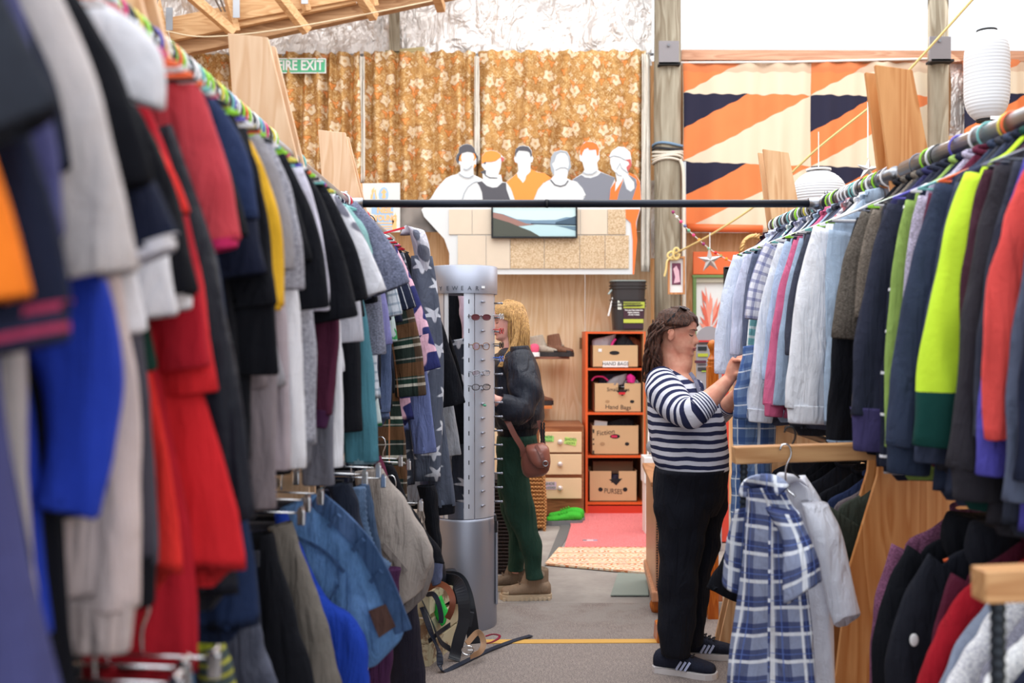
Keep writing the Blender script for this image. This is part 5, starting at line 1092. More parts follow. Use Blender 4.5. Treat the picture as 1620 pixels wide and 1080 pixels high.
# ---------------- right hand wall things ----------------
def star_obj(label, x, y, r, d, rot=0, slen=2.2):
    root = thing('metal_star', label, 'star', P(x, y, d), 0, 'hanging metal stars'); R = r*d/F; vs = [(0, -.25*R, 0), (0, .25*R, 0)]
    for k in range(10):
        a = PI/2+k*PI/5+rot; q = R if k % 2 == 0 else R*.36; vs.append((q*math.cos(a), 0, q*math.sin(a)))
    fs = []
    for k in range(10): fs += [(0, 2+k, 2+(k+1) % 10), (1, 2+(k+1) % 10, 2+k)]
    MB().add(vs, fs).build('star_body', solid('star_metal', C(188, 190, 194), .35, .7), root)
    MB().tube([(0, 0, R*.95), (0, 0, R*slen)], .004).build('string', white_p, root)
    return root
star_obj('silver five pointed star below the rope, beside the orange board', 1123, 412, 20, 7.74, .06)
star_obj('silver five pointed star high beside the tall plywood support', 1373, 268, 19, 6.5, -.1, 5.6)
rope = plain('yellow_rope', C(226, 204, 140), .8)
rp_ = thing('rope', 'thin yellow rope tied at the pole and rising to the right', 'rope', P(1064, 402, 8.3))
MB().tube(cpts([P(1066, 402, 8.3), P(1130, 368, 7.7), P(1208, 315, 7.3), P(1290, 238, 6.9), P(1400, 150, 6.5), P(1450, 98, 6.3), P(1545, -8, 6.0)], 60), .008).build('line', rope, rp_, world=True)
MB().tube([P(1064+8*math.cos(a), 404+6*math.sin(a), 8.3) for a in np.linspace(0, 6, 14)], .010).tube(cpts([P(1066, 404, 8.3), P(1056, 412, 8.3), P(1054, 425, 8.3), P(1051, 437, 8.3)], 10), .009).tube([P(1070+5*math.cos(a), 401+9*math.sin(a), 8.28) for a in np.linspace(0, 6, 14)], .010).build('knot', rope, rp_, world=True)
pm = thing('pompom_garland', 'garland of small coloured felt balls strung across the right wall', 'garland', P(1103, 376, 8.0))
poms = [(117, 25, 'a'), (145, 62, 'w'), (176, 97, 'm'), (205, 128, 'g'), (233, 162, 't'), (269, 197, 'm'), (310, 232, 'o'), (343, 262, 'a'), (384, 297, 't'), (432, 327, 'r'), (471, 351, 'y'), (512, 374, 'o'), (561, 397, 'm'), (610, 412, 't')]
pcs = dict(a=C(150, 60, 110), w=C(230, 226, 220), m=C(220, 80, 130), g=C(110, 120, 160), t=C(120, 180, 150), o=C(236, 150, 60), r=C(210, 60, 60), y=C(150, 140, 80))
pp = [P(1040+x/4.696, 330+y/4.696, 8.0) for x, y, _ in poms]
MB().tube(pp, .003).build('thread', white_p, pm, world=True)
for p, (x, y, c) in zip(pp, poms): MB().sphere(p, .014, 6).build('felt_ball', plain('felt_'+c, pcs[c], .9), pm, world=True, smooth=True)
ph = thing('photo_frame', 'slim wooden frame with a pink toned portrait on the round pole', 'picture', P(1070, 436, 8.32))
fr(ph, 1058, 1082, 407, 464, 8.32, .016, wood('frame_wood', (206, 150, 104), (160, 104, 64), 'z'))
MB().box(P(1070, 436, 8.33), (22*8.3/F, .006, 54*8.3/F)).build('mount', white_p, ph, world=True); MB().box(P(1070, 433, 8.322), (14*8.3/F, .004, 34*8.3/F)).build('photo', plain('photo_plum', C(110, 56, 84)), ph, world=True)
pprism('photo_shape', [(1065, 425), (1070, 420), (1074, 428), (1076, 446), (1066, 448), (1068, 438)], 8.318, .002, plain('photo_pink', C(220, 180, 196)), ph)
bp = thing('botanical_poster', 'white poster of a coral red tropical flower in a green frame', 'poster', P(1122, 485, 8.72))
MB().box(P(1124, 485, 8.72), (54*8.72/F, .01, 88*8.72/F)).build('paper', white_p, bp, world=True)
grn = solid('green_frame', C(110, 140, 84), .6); grn2 = solid('grey_beige_frame', C(190, 184, 168), .6)
for (x, w) in ((1098.5, 5), (1152, 4)): MB().box(P(x, 487, 8.69), (w*8.7/F, .04, 100*8.7/F)).build('frame_rail', grn, bp, world=True)
MB().box(P(1124, 437, 8.69), (58*8.7/F, .05, 4*8.7/F)).build('frame_rail', grn, bp, world=True); MB().box(P(1124, 443, 8.70), (52*8.7/F, .03, 7*8.7/F)).build('frame_rail', grn2, bp, world=True)
cr = plain('flower_coral', C(240, 156, 138), .8); cr2 = plain('flower_coral_deep', C(226, 112, 92), .8)
def petal(x0, y0, x1, y1, w, m, d=8.708):
    a = Vector((x0, y0)); b = Vector((x1, y1)); t = (b-a); nrm = Vector((-t.y, t.x)).normalized()*w; q = a+t*.4
    pprism('petal', [tuple(a), tuple(q+nrm), tuple(b), tuple(q-nrm)], d, .001, m, bp)
for k, (a, b, c_, e) in enumerate([(1122, 525, 1111, 470), (1124, 525, 1116, 452), (1120, 505, 1108, 482), (1124, 500, 1124, 462), (1126, 515, 1140, 475), (1124, 520, 1147, 508), (1122, 520, 1107, 500), (1128, 505, 1135, 470), (1117, 480, 1110, 458), (1122, 490, 1127, 470), (1130, 515, 1147, 498), (1118, 520, 1106, 510)]): petal(a, b, c_, e, 3.2, cr if k % 2 else cr2, 8.708-.0002*k)
es = thing('display_easel', 'black edged upright panel behind the pale shirts', 'panel', P(1165, 480, 7.4))
MB().box(P(1166, 475, 7.4), (40*7.4/F, .03, 106*7.4/F)).build('panel_face', solid('panel_grey', C(190, 186, 184)), es, world=True)
MB().box(P(1149, 478, 7.36), (7*7.4/F, .05, 110*7.4/F)).build('black_edge', black_m, es, world=True); MB().box(P(1160, 424, 7.36), (28*7.4/F, .05, 4*7.4/F)).build('top_edge', solid('panel_rim', C(150, 156, 160)), es, world=True)
# arch topped sign and red box, newel post
ar = thing('arched_sign', 'grey arched sign with coloured label strips behind the wooden post', 'sign', P(1121, 560, 7.0))
arc = [(1121+20*math.cos(a), 536-20*math.sin(a)) for a in np.linspace(0, PI, 16)]
pprism('board', arc+[(1101, 869), (1141, 869)], 7.0, .02, solid('sign_grey', C(160, 158, 166)), ar)
for (y0, y1, x0, x1, c) in ((538, 541, 1104, 1125, (206, 60, 60)), (538, 543, 1128, 1138, (214, 60, 70)), (542, 544, 1104, 1122, (60, 50, 50)), (548, 554, 1104, 1118, (28, 36, 44)), (548, 554, 1128, 1138, (214, 50, 60)), (559, 564, 1104, 1120, (180, 190, 60)), (559, 566, 1130, 1137, (190, 50, 60)), (570, 574, 1099, 1117, (90, 40, 60)), (576, 577, 1104, 1117, (60, 40, 60)), (581, 586, 1104, 1118, (60, 60, 64)), (585, 588, 1110, 1118, (160, 190, 70))):
    MB().box(P((x0+x1)/2, (y0+y1)/2, 6.975), ((x1-x0)*7/F, .006, (y1-y0)*7/F)).build('label_strip', plain('strip_%d_%d' % (x0, y0), C(*c)), ar, world=True)
tag(MB().box(P(1143, 683, 7.3), (16*7.3/F, .1, 344*7.3/F)).build('red_box', plain('red_box', C(226, 76, 60)), bevel=.006), 'red box edge beside the arched grey sign', 'box')
nw = thing('newel_post', 'varnished turned wooden post with ball top', 'post', P(1127, 900, 5.3).xy.to_3d())
vw = wood('varnished', (206, 122, 50), (170, 84, 28), 'z', 1.2, .22); s_ = 5.3/F; zc = EYE-(545-HY)*s_
MB().lathe([(0.001, zc+8*s_), (5*s_, zc+6*s_), (8*s_, zc), (6.5*s_, zc-5*s_), (4.5*s_, zc-8*s_), (4.5*s_, zc-10*s_), (3.6*s_, zc-14*s_), (5*s_, zc-19*s_), (7*s_, zc-22*s_), (8*s_, zc-24*s_), (6.5*s_, zc-25.5*s_), (8.5*s_, zc-28*s_), (8*s_, zc-30*s_), (7.5*s_, zc-33*s_), (8*s_, zc-34*s_)], (0, 0, 0), 24).build('finial', vw, nw, smooth=True)
MB().box((0, 0, (zc-34*s_)/2), (17*s_, 17*s_, zc-34*s_)).build('shaft', vw, nw, bevel=.006)
wr = thing('gilt_wreath', 'arched golden twisted ring above the dark plaid shirt', 'wreath', P(1193, 395, 6.3))
a_ = [P(1193-20*math.cos(a), 397-24*math.sin(a), 6.3) for a in np.linspace(0, PI, 30)]; gold = plain('antique_gold', C(190, 150, 96), .35, .5)
b_ = [p+Vector((.012*math.cos(i*1.3), .012*math.sin(i*1.3), .012*math.sin(i*1.3+1))) for i, p in enumerate(a_)]; c_ = [p-Vector((.012*math.cos(i*1.3), .012*math.sin(i*1.3), .012*math.sin(i*1.3+1))) for i, p in enumerate(a_)]
MB().tube(a_, .014, 8).tube(b_, .009, 6).tube(c_, .009, 6).build('ring', gold, wr, world=True, smooth=True)
# lanterns
lm = NT('lantern_paper'); lm.b.inputs['Subsurface Weight'].default_value = .0; paper = lm.done(C(216, 220, 226), .8, 0, .1)
def lantern(label, x, y, rx, ry, d, tall, topcap):
    root = thing('paper_lantern', label, 'lantern', P(x, y, d)); R = rx*d/F; H = ry*d/F; n = 90; prof = []
    ribs = 26 if tall else 18
    for i in range(n+1):
        t = -1+2*i/n
        if tall: r = R*(1-abs(t)**5*.52) if abs(t) < .999 else R*.48
        else: r = R*math.sqrt(max(.02, 1-t*t*.97))
        r *= 1+.035*abs(math.sin(t*PI*ribs/2)); prof.append((r, t*H))
    MB().lathe(prof, (0, 0, 0), 36).build('shade', paper, root, smooth=True)
    for z, h in ((H, .012), (-H, -.012)):
        MB().lathe([(R*.46, z), (R*.46, z+h), (R*.40, z+h), (0.001, z+h)], (0, 0, 0), 24).build('rim', black_m if topcap else white_p, root)
    MB().tube([(0, 0, H), (0, 0, H+.25)], .003).build('string', white_p, root)
    return root
lt = lantern('tall white cylindrical paper lantern hanging at upper right', 1561, 120, 33, 69, 5.6, True, True)
MB().box((0, -.105, -69*5.6/F-.012), (.06, .002, .02)).build('tag', white_p, lt)
lantern('round white paper lantern hanging behind the far right rail', 1295, 308, 42, 38, 6.4, False, False)

# ---------------- bookcase, boxes, buckets ----------------
OR = solid('orange_paint_case', C(222, 94, 40), .45); OD = P(0, 0, 8.38).y; bx0, bx1 = P(926, 0, 8.4).x, P(1021, 0, 8.4).x
bc = thing('bookcase', 'tall orange bookcase with four shelves of cardboard boxes', 'bookcase', ((bx0+bx1)/2, 8.6, 0)); ztop = EYE-(524-HY)*8.4/F
case_in = solid('case_inner', C(188, 140, 96), .7)
for x in (bx0+.01, bx1-.01): MB().box((x, 8.6, ztop/2), (.02, .42, ztop)).build('side_panel', OR if x < .8 else case_in, bc, world=True)
MB().box((bx1-.006, 8.395, ztop/2), (.012, .012, ztop)).build('edge_strip', OR, bc, world=True)
MB().box(((bx0+bx1)/2, 8.80, ztop/2), (bx1-bx0-.04, .012, ztop)).build('back_panel', solid('case_back', C(96, 66, 44), .8), bc, world=True)
shz = [EYE-(y-HY)*8.4/F for y in (526, 584, 654, 722, 796)]
for z in shz: MB().box(((bx0+bx1)/2, 8.6, z), (bx1-bx0-.04, .42, .018)).build('shelf', OR, bc, world=True)
MB().box(((bx0+bx1)/2, 8.40, shz[-1]/2-.01), (bx1-bx0-.04, .02, shz[-1]-.02)).build('plinth', plain('plinth_red', C(206, 60, 40), .5), bc, world=True)
def cbox(label, x0, x1, y0, y1, d, notch, holes, words, m=None, depth=.3, flapb=None):
    card = m or solid('cardboard', C(206, 172, 132), .85); a = P(x0, y1, d); b = P(x1, y0, d); root = thing('cardboard_box', label, 'box', ((a.x+b.x)/2, d, a.z), 0, 'cardboard boxes in the orange bookcase')
    W_ = b.x-a.x; H = b.z-a.z; q = []
    def lp(px, py): return ((px-(x0+x1)/2)*d/F, (y1-py)*d/F)
    # front wall with notch: built as three pieces plus holes as dark recessed discs
    if notch:
        n0, n1, nd = notch; a0, a1 = lp(n0, 0)[0], lp(n1, 0)[0]; q = MB().prism([(-W_/2, 0), (a0, 0), (a0, H), (-W_/2, H)], 0, .006).prism([(a1, 0), (W_/2, 0), (W_/2, H), (a1, H)], 0, .006).prism([(a0, 0), (a1, 0), (a1, H-nd*.75), (a0, H-nd)], 0, .006); q.build('front_panel', card, root); MB().prism([(a0-.02, H-nd*.7), (a1+.03, H-nd*.62), ((a0+a1)/2+.01, H-nd*1.2)], -.001, 0).build('hand_hole', black_m, root)
    elif 0:
        n0, n1, nd = notch; MB().prism([(-W_/2, 0), (W_/2, 0), (W_/2, H), (lp(n1, 0)[0], H), (lp(n1-2, 0)[0], H-nd*.6), (lp((n0+n1)/2, 0)[0]+.02, H-nd), (lp((n0+n1)/2, 0)[0]-.01, H-nd), (lp(n0-2, 0)[0], H-nd*.7), (lp(n0, 0)[0], H)], 0, .006).build('front_panel', card, root)
    else: MB().prism([(-W_/2, 0), (W_/2, 0), (W_/2, H), (-W_/2, H)], 0, .006).build('front_panel', card, root)
    for s in (-1, 1): MB().box((s*(W_/2-.003), depth/2, H/2), (.006, depth, H)).build('side_panel', card, root)
    MB().box((0, depth, H*.5), (W_, .006, H)).build('rear_panel', card, root); MB().box((0, depth/2, .004), (W_, depth, .006)).build('bottom_panel', card, root)
    for (hx, hy, rx, ry, dark) in holes:
        c = lp(hx, hy); MB().prism([(c[0]+rx*d/F*math.cos(t), c[1]+ry*d/F*math.sin(t)) for t in np.linspace(0, 2*PI, 16, endpoint=False)], -.0015, -.0002).build('hand_hole', black_m if dark else solid('cardboard_dark', C(176, 140, 104), .9), root)
    for (s, wx, wy, size, rot, kw) in words:
        c = lp(wx, wy); text('lettering', s, plain('marker', C(70, 56, 50)), root, (c[0], -.0016, c[1]), size, (PI/2, rot, 0), world=False, **kw)
    return root, card
b1, cd_ = cbox('top shelf cardboard box with a white HAND BAGS label', 937, 1010, 546, 581, 8.42, None, [(972, 558, 8, 3.2, 1), (947, 554, 1, 1, 1)], [])
MB().box((0, -.003, .028), (.215, .002, .052)).build('paper_label', white_p, b1); text('lettering', 'HAND BAGS', black_m, b1, (0, -.005, .03), .040, world=False, shear=.1)
MB().box((-.13, -.002, .145), (.03, .002, .026)).build('sticker', white_p, b1)
cbox('second shelf cardboard box marked Hand Bags', 940, 1015, 606, 652, 8.42, (978, 988, .09), [(961, 635, 3.5, 2.5, 0), (1000, 635, 3.5, 2.5, 1)], [('Small sizes', 978, 616, .045, 0, {}), ('Hand Bags', 978, 644, .052, .03, {})])
b3, _ = cbox('third shelf cardboard box marked Fiction', 936, 1011, 673, 719, 8.42, None, [(973, 690, 8, 3.5, 1), (992, 702, 3.5, 2.8, 1), (953, 702, 4, 3, 0)], [('Fiction', 958, 684, .058, -.12, {'shear': .1})])
MB().box((-.01, -.003, .155), (.05, .001, .02)).build('red_peek', plain('peek_red', C(200, 40, 80)), b3)
for yy in (.02, .09, .13, .20): MB().box((-.185, -.002, yy), (.012, .002, .03 if yy in (.02, .20) else .012)).build('tape_mark', black_m, b3)
cbox('bottom shelf cardboard box marked PURSES', 932, 1008, 745, 793, 8.42, (967, 979, .10), [(950, 774, 3.6, 3.4, 1), (989, 774, 3.6, 3.4, 1)], [('PURSES', 970, 777, .060, .06, {'sx': .8})])
MB().box(P(968, 737, 8.6), (.34, .18, .10)).build('box_flap', solid('cardboard_shadow', C(120, 92, 72), .9), None); tag(bpy.data.objects['box_flap'], 'cardboard tray in painted shade behind the PURSES box', 'box'); bpy.data.objects['box_flap'].name = 'cardboard_tray'  # cardboard tone darkened to paint in the shade inside the shelf
# bags and bits sticking out of the boxes
def blob(name, label, cat, rows, d, m, group=None, dd=.05, seed=1, fold=.006, e=.8):
    root = thing(name, label, cat, P(rows[0][0], rows[0][1], d), 0, group)
    pl_loft('shell', [r if len(r) > 4 else (*r, dd) for r in rows], d, m, root, seed, fold, dd, 16, e); return root
gb = 'bags poking out of the cardboard boxes'
bk = fb((34, 36, 44), rough=.5)
blob('handbag', 'black triangular leather bag in the top box', 'bag', [(984, 528, 988, 528), (974, 538, 1000, 540), (970, 550, 1010, 550)], 8.5, bk, gb)
blob('handbag', 'pale lilac cloth bag at the left of the top box', 'bag', [(958, 532, 975, 528), (938, 537, 972, 536), (936, 548, 966, 548)], 8.52, fb((206, 196, 206)), gb)
blob('handbag', 'rust brown leather bag at the right of the top box', 'bag', [(994, 532, 1004, 534), (990, 540, 1016, 542), (1000, 556, 1018, 560), (1006, 578, 1017, 578)], 8.56, fb((132, 66, 40), rough=.5), gb)
tag(MB().tube(cpts([P(967, 548, 8.46), P(970, 541, 8.46), P(974, 536, 8.47)], 8), .012).build('bag_strap', plain('hot_pink', C(226, 50, 140))), 'hot pink strap poking from the top box', 'strap', gb)
blob('handbag', 'dark blue grey purse on the second box', 'bag', [(952, 592, 990, 590), (948, 598, 1000, 597), (944, 608, 1010, 608)], 8.55, fb((56, 58, 76)), gb)
blob('handbag', 'silvery folded purse on the second box', 'bag', [(970, 596, 992, 590), (962, 602, 990, 600), (958, 608, 986, 608)], 8.47, fb((150, 146, 152)), gb)
blob('handbag', 'bright pink purse at the right of the second box', 'bag', [(993, 592, 998, 591), (990, 596, 1005, 597), (992, 604, 1004, 605)], 8.46, fb((226, 50, 150)), gb)
blob('handbag', 'black and white patterned purse on the second box', 'bag', [(984, 602, 1008, 600), (980, 606, 1012, 606), (978, 612, 1012, 612)], 8.5, fb((40, 40, 50), 'flowers', (60, .3, (220, 220, 226), 4)), gb)
tag(MB().tube(cpts([P(936, 602, 8.46), P(942, 596, 8.46), P(954, 596, 8.46), P(962, 602, 8.46)], 12), .008).build('bag_strap', plain('hot_pink2', C(206, 40, 110))), 'looped pink strap over the left of the second box', 'strap', gb)
tag(MB().box(P(984, 622, 8.40), (.055, .004, .02)).build('red_tag', plain('tag_red', C(200, 36, 50))), 'red label showing in the notch of the second box', 'label')
blob('handbag', 'black bag filling the third box', 'bag', [(975, 662, 996, 660), (960, 667, 1003, 666), (956, 676, 1005, 676)], 8.55, bk, gb)
tag(MB().box(P(950, 670, 8.5), (.11, .04, .05), Matrix.Rotation(.12, 3, 'Y')).build('white_book', white_p, bevel=.003), 'white book in the third box', 'book')
blob('handbag', 'dark glossy purse inside the PURSES box notch', 'bag', [(968, 750, 980, 750), (962, 762, 982, 762), (964, 770, 978, 770)], 8.47, fb((40, 38, 56), rough=.3), gb)
# buckets
def bucket(label, cx, ytop, ybot, wt, wb_, d, lab):
    root = thing('black_bucket', label, 'bucket', P(cx, ybot, d), 0, 'stacked black composting buckets'); s = d/F; H = (ybot-ytop)*s; mb = MB()
    def ring(w, z): return (Vector((0, 0, z)), Vector((w*s/2, 0, 0)), Vector((0, w*s/2*.8, 0)))
    loft(mb, [ring(wb_, 0), ring(wt*.5+wb_*.5, H*.5), ring(wt, H)], 8, 24, .45); mb.build('pail', solid('bucket_plastic', C(54, 50, 52), .45), root, smooth=False)
    for z in (H-.004, H-.035, H-.06):
        mb = MB(); loft(mb, [ring(wt+2.5, z), ring(wt+2.5, z+.006)], 2, 24, .45); mb.build('rim', solid('bucket_plastic', C(54, 50, 52), .45), root)
    return root, H, s
bu1, H1, s1_ = bucket('lower black bucket with lime and maroon label on the orange bookcase', 993, 474, 522, 54, 47, 8.5, True)
bu2, H2, _ = bucket('upper black bucket with grey lid nested in the lower one', 993, 446, 476, 55, 51, 8.5, False)
ml = MB(); loft(ml, [(Vector((0, 0, H2)), Vector((28*s1_, 0, 0)), Vector((0, 22*s1_, 0))), (Vector((0, 0, H2+.012)), Vector((27.5*s1_, 0, 0)), Vector((0, 22*s1_, 0)))], 2, 24, .45); ml.build('lid', solid('lid_grey', C(140, 152, 150), .5), bu2)
lf = -.8*24*s1_-.012
for (x0, x1, y0, y1, c) in ((984, 1017, 478, 488, (178, 190, 72)), (984, 1016, 488, 505, (62, 34, 48)), (984, 1015, 505, 511, (190, 200, 80)), (984, 1015, 512, 520, (52, 30, 46)), (975, 981, 476, 490, (214, 220, 210))):
    MB().box(((x0+x1)/2*s1_-993*s1_, lf+(.004 if x0 < 984 else 0), (522-(y0+y1)/2)*s1_), ((x1-x0)*s1_, .003, (y1-y0)*s1_)).build('label_band', plain('bl_%d_%d' % (x0, y0), C(*c)), bu1)
for (tx, yy, sz, mm) in (('Composting system', 483, .024, black_m), ('Turn your food waste into', 491, .018, white_p), ('organic compost...', 494.5, .018, white_p), ('...in only 4 weeks.', 498, .018, white_p)):
    text('lettering', tx, mm, bu1, ((1000-993)*s1_, lf-.003, (522-yy)*s1_), sz, world=False, bold=.0006, sx=.78)
MB().sphere(((1012-993)*s1_, lf, (522-516)*s1_), .012, 6, (1, .1, 1)).build('badge', plain('lime_badge', C(196, 212, 120)), bu1)
for r_, y, y2, c in ((bu2, 457, 466, plain('handle_grey', C(160, 176, 176))), (bu1, 470, 500, white_p)):
    z0 = (476-y)*s1_ if r_ is bu2 else (522-y)*s1_; z1 = (476-y2)*s1_ if r_ is bu2 else (522-y2)*s1_
    MB().tube(cpts([(-24*s1_, -.06, z0), (-27*s1_, -.07, (z0*2+z1)/3), (-32*s1_, -.08, z1)], 10), .008).build('handle', c, r_)
# hinge plate on the wall
tag(MB().box(P(920, 543, 8.80), (.035, .012, .10)).build('hinge_plate', solid('brown_steel', C(130, 96, 64), .5, .5)), 'small brown hinge plate on the plywood left of the bookcase', 'hinge')

# ---------------- drawers ----------------
dx0, dx1, dd_ = P(845, 0, 8.2).x, P(924, 0, 8.2).x, 8.2
dr = thing('drawer_unit', 'small brown chest with three cream drawers and glass knobs', 'drawers', ((dx0+dx1)/2, 8.5, 0)); brn = wood('brown_carcass', (160, 104, 70), (120, 70, 44), 'x', 1, .4)
cream = solid('cream_drawer', C(226, 198, 160), .5); zt = EYE-(674-HY)*dd_/F; zb_ = .03
MB().box(((dx0+dx1)/2, 8.5, (zt+zb_)/2), (dx1-dx0, .58, zt-zb_)).build('carcass', brn, dr, world=True, bevel=.004)
knob = plain('glass_knob', C(214, 206, 206), .1, .3)
for i, (y0, y1) in enumerate(((683, 715), (718, 750), (756, 788))):
    a = P(853, y1, dd_); b = P(920, y0, dd_)
    q = MB().box(((a.x+b.x)/2, dd_, (a.z+b.z)/2), (b.x-a.x, .03, b.z-a.z)).build('drawer', cream, dr, world=True, bevel=.004)
    kx = P(886, (y0+y1)/2, 8.17); MB().sphere(kx, .022, 8, (1, .8, 1)).build('knob', knob, q, world=True, smooth=True)
    for (x0, x1, yy, h_, c) in ({0: ((856, 876, 694, 9, (150, 214, 120)), (893, 912, 698, 11, (190, 226, 120))), 1: ((850, 868, 734, 12, (206, 190, 216)),), 2: ((860, 880, 768, 12, (200, 180, 206)),)}[i]):
        MB().box(P((x0+x1)/2, yy, dd_-.018), ((x1-x0)*dd_/F, .002, h_*dd_/F), Matrix.Rotation(.2 if i == 0 and x0 > 880 else 0, 3, 'Y')).build('paper_note', plain('note%d%d' % (i, x0), C(*c)), q, world=True)
        if i in (0, 2):
            text('lettering', 'SHOE' if x0 != 893 else 'SHOES', plain('note_ink', C(110, 70, 140) if i == 2 else C(60, 120, 60)), dr, P((x0+x1)/2, yy-3, dd_-.0205), .032); text('lettering', 'BUDDIES' if i == 2 else 'SOCKS', plain('note_ink', C(110, 70, 140)), dr, P((x0+x1)/2, yy+3, dd_-.0205), .024)
# wall shelves
sh = wood('shelf_wood', (150, 100, 80), (110, 66, 52), 'x', 1, .5)
tag(MB().box(P(872, 565.5, 8.65), (.30, .28, .02)).build('wall_shelf', sh, bevel=.003), 'short brown wall shelf holding hiking boots', 'shelf')
tag(MB().box(P(858, 642.5, 8.68), (.16, .26, .025)).build('wall_shelf', wood('shelf_orange', (220, 140, 80), (190, 100, 50), 'x'), bevel=.003), 'short orange shelf lower on the wall behind the jacket', 'shelf')

# ---------------- shoes ----------------
def shoe(name, label, loc, rz, L, Wd, H, shaft, mu_, ms_, mtoe=None, laces=None, group=None, lugs=False, stripes=None, soleh=.03, person=None):
    if person:
        root = bpy.data.objects.new(name, None); COL.objects.link(root); root.parent = person; root.location = Vector(loc)-Vector(person.location); root.rotation_euler = (0, 0, rz)
    else: root = thing(name, label, 'shoe', loc, rz, group)
    mb = MB(); h0 = soleh
    sec = [(-.5, .50, .62), (-.45, .80, .86), (-.30, .90, 1.0), (-.12, .88, .98), (.05, .92, .80), (.2, 1.0, .62), (.36, .98, .50), (.46, .72, .42), (.5, .35, .26)]
    K = [(Vector((t*L, 0, h0+H*hh*.5)), Vector((0, Wd*.5*w, 0)), Vector((0, 0, H*hh*.5))) for t, w, hh in sec]
    loft(mb, K, 24, 20, .8); mb.build('upper', mu_, root, smooth=True)
    if shaft:
        mb = MB(); loft(mb, [(Vector((-.16*L, 0, h0+H*.4)), Vector((.32*L, 0, 0)), Vector((0, Wd*.42, 0))), (Vector((-.20*L, 0, h0+H*.95)), Vector((.26*L, 0, .02)), Vector((0, Wd*.42, 0))), (Vector((-.24*L, 0, h0+H+shaft)), Vector((.22*L, 0, .01)), Vector((0, Wd*.44, 0)))], 12, 20, 1, True, True, None, inner1=.03); mb.build('shaft', mu_, root, smooth=True)
    mb = MB(); o = [(-.52, .42), (-.46, .9), (-.3, .96), (0, .9), (.2, 1.08), (.38, 1.04), (.48, .74), (.53, .3)]
    pts = [(t*L, w*Wd*.51) for t, w in o]+[(t*L, -w*Wd*.51) for t, w in o[::-1]]
    mb.prism(pts, 0, soleh*1.25, 'z'); so = mb.build('sole', ms_, root, bevel=.003)
    if lugs:
        for t in np.linspace(-.45, .45, 11):
            for s in (-1, 1): MB().box((t*L, s*Wd*.5, .008), (.014, .012, .016)).build('sole_lug', ms_, root)
    if mtoe: 
        mb = MB(); loft(mb, [(Vector((t*L, 0, h0+H*hh*.42)), Vector((0, Wd*.53*w, 0)), Vector((0, 0, H*hh*.44))) for t, w, hh in sec[6:]], 8, 16, .8); mb.build('toe_cap', mtoe, root, smooth=True)
    if laces:
        for i in range(5 if shaft else 4):
            t = .16-.07*i; z = h0+H*(.70+.085*i)+.006
            MB().tube([(t*L-.01, -Wd*.2, z-.004), (t*L, 0, z+.006), (t*L-.01, Wd*.2, z-.004)], .0035, 6).build('lace', laces, root)
        if shaft:
            for i in range(3): z = h0+H+shaft*(.2+.3*i); MB().tube([(-.11*L, -Wd*.18, z), (-.085*L, 0, z+.005), (-.11*L, Wd*.18, z)], .0035, 6).build('lace', laces, root)
    if stripes:
        for i in range(3):
            for s in (-1,):
                t = .10-.07*i; MB().bar((t*L-.014, s*Wd*.492, h0+.010), (t*L+.008, s*Wd*.435, h0+H*.55), .010, .012, (0, s, 0)).build('side_stripe', stripes, root)
    return root
brown = fb((126, 88, 70), rough=.7); greyl = fb((176, 164, 150)); dks = solid('dark_sole', C(50, 46, 48), .8)
zs_ = P(872, 565.5, 8.65).z+.011
shoe('hiking_boot', 'left brown and grey hiking boot on the wall shelf', (P(856, 0, 8.6).x+.02, 8.58, zs_), -.2, .27, .10, .085, .06, greyl, dks, dks, brown, 'boots on the wall shelf')
shoe('hiking_boot', 'right brown and grey hiking boot on the wall shelf', (P(881, 0, 8.6).x+.02, 8.56, zs_), -.5, .25, .10, .085, .07, brown, dks, dks, greyl, 'boots on the wall shelf')
shoe('pink_shoe', 'pink shoe with white toe left of the hiking boots', (P(845, 0, 8.6).x, 8.60, zs_), 1.6, .22, .09, .08, 0, fb((232, 96, 130)), white_p, white_p, None, 'boots on the wall shelf')
shoe('brown_boot', 'dark brown boot on the lower orange shelf', (P(857, 0, 8.6).x, 8.62, P(858, 642, 8.68).z+.012), .3, .20, .08, .07, .08, brown, dks, None, None)
gr = fb((70, 190, 60)); 
shoe('running_shoe', 'front bright green running shoe on the floor by the drawers', (P(892, 0, 8.0).x, 7.98, 0), PI+.15, .29, .105, .07, 0, gr, solid('grey_sole', C(120, 124, 128), .8), None, gr, 'green running shoes')
shoe('running_shoe', 'rear bright green running shoe against the drawers', (P(896, 0, 8.1).x, 8.10, 0), PI-.1, .29, .105, .085, 0, gr, solid('grey_sole', C(120, 124, 128), .8), None, gr, 'green running shoes')
# wicker basket between woman and drawers
wk = NT('wicker'); x, y, z = wk.sep(wk.obj()); w1 = wk.math('SINE', wk.math('MULTIPLY', z, 260)); w2 = wk.math('SINE', wk.math('MULTIPLY', x, 240)); wv = wk.math('MULTIPLY', w1, w2); wk.bump(wv, .9, .006)
wkm = wk.done(wk.mix(wk.step(wv, 0, .4), C(206, 150, 92), C(150, 96, 50)), .7)
bs = thing('wicker_basket', 'tall tan wicker hamper behind the blonde woman', 'basket', P(846, 0, 7.7).xy.to_3d())
MB().box((-.03, .15, .30), (.22, .30, .56)).build('wicker_body', wkm, bs, bevel=.01)
for x in (-.13, .075): MB().tube(cpts([(x, 0, 0), (x+.008, -.005, .2), (x-.004, -.005, .4), (x, 0, .60)], 10), .012).build('corner_post', wkm, bs)
for z in np.arange(.04, .58, .03): MB().tube(cpts([(-.135, -.004, z), (-.05, -.012, z+.003), (.08, -.004, z)], 8), .009, 6).build('wicker_row', wkm, bs)
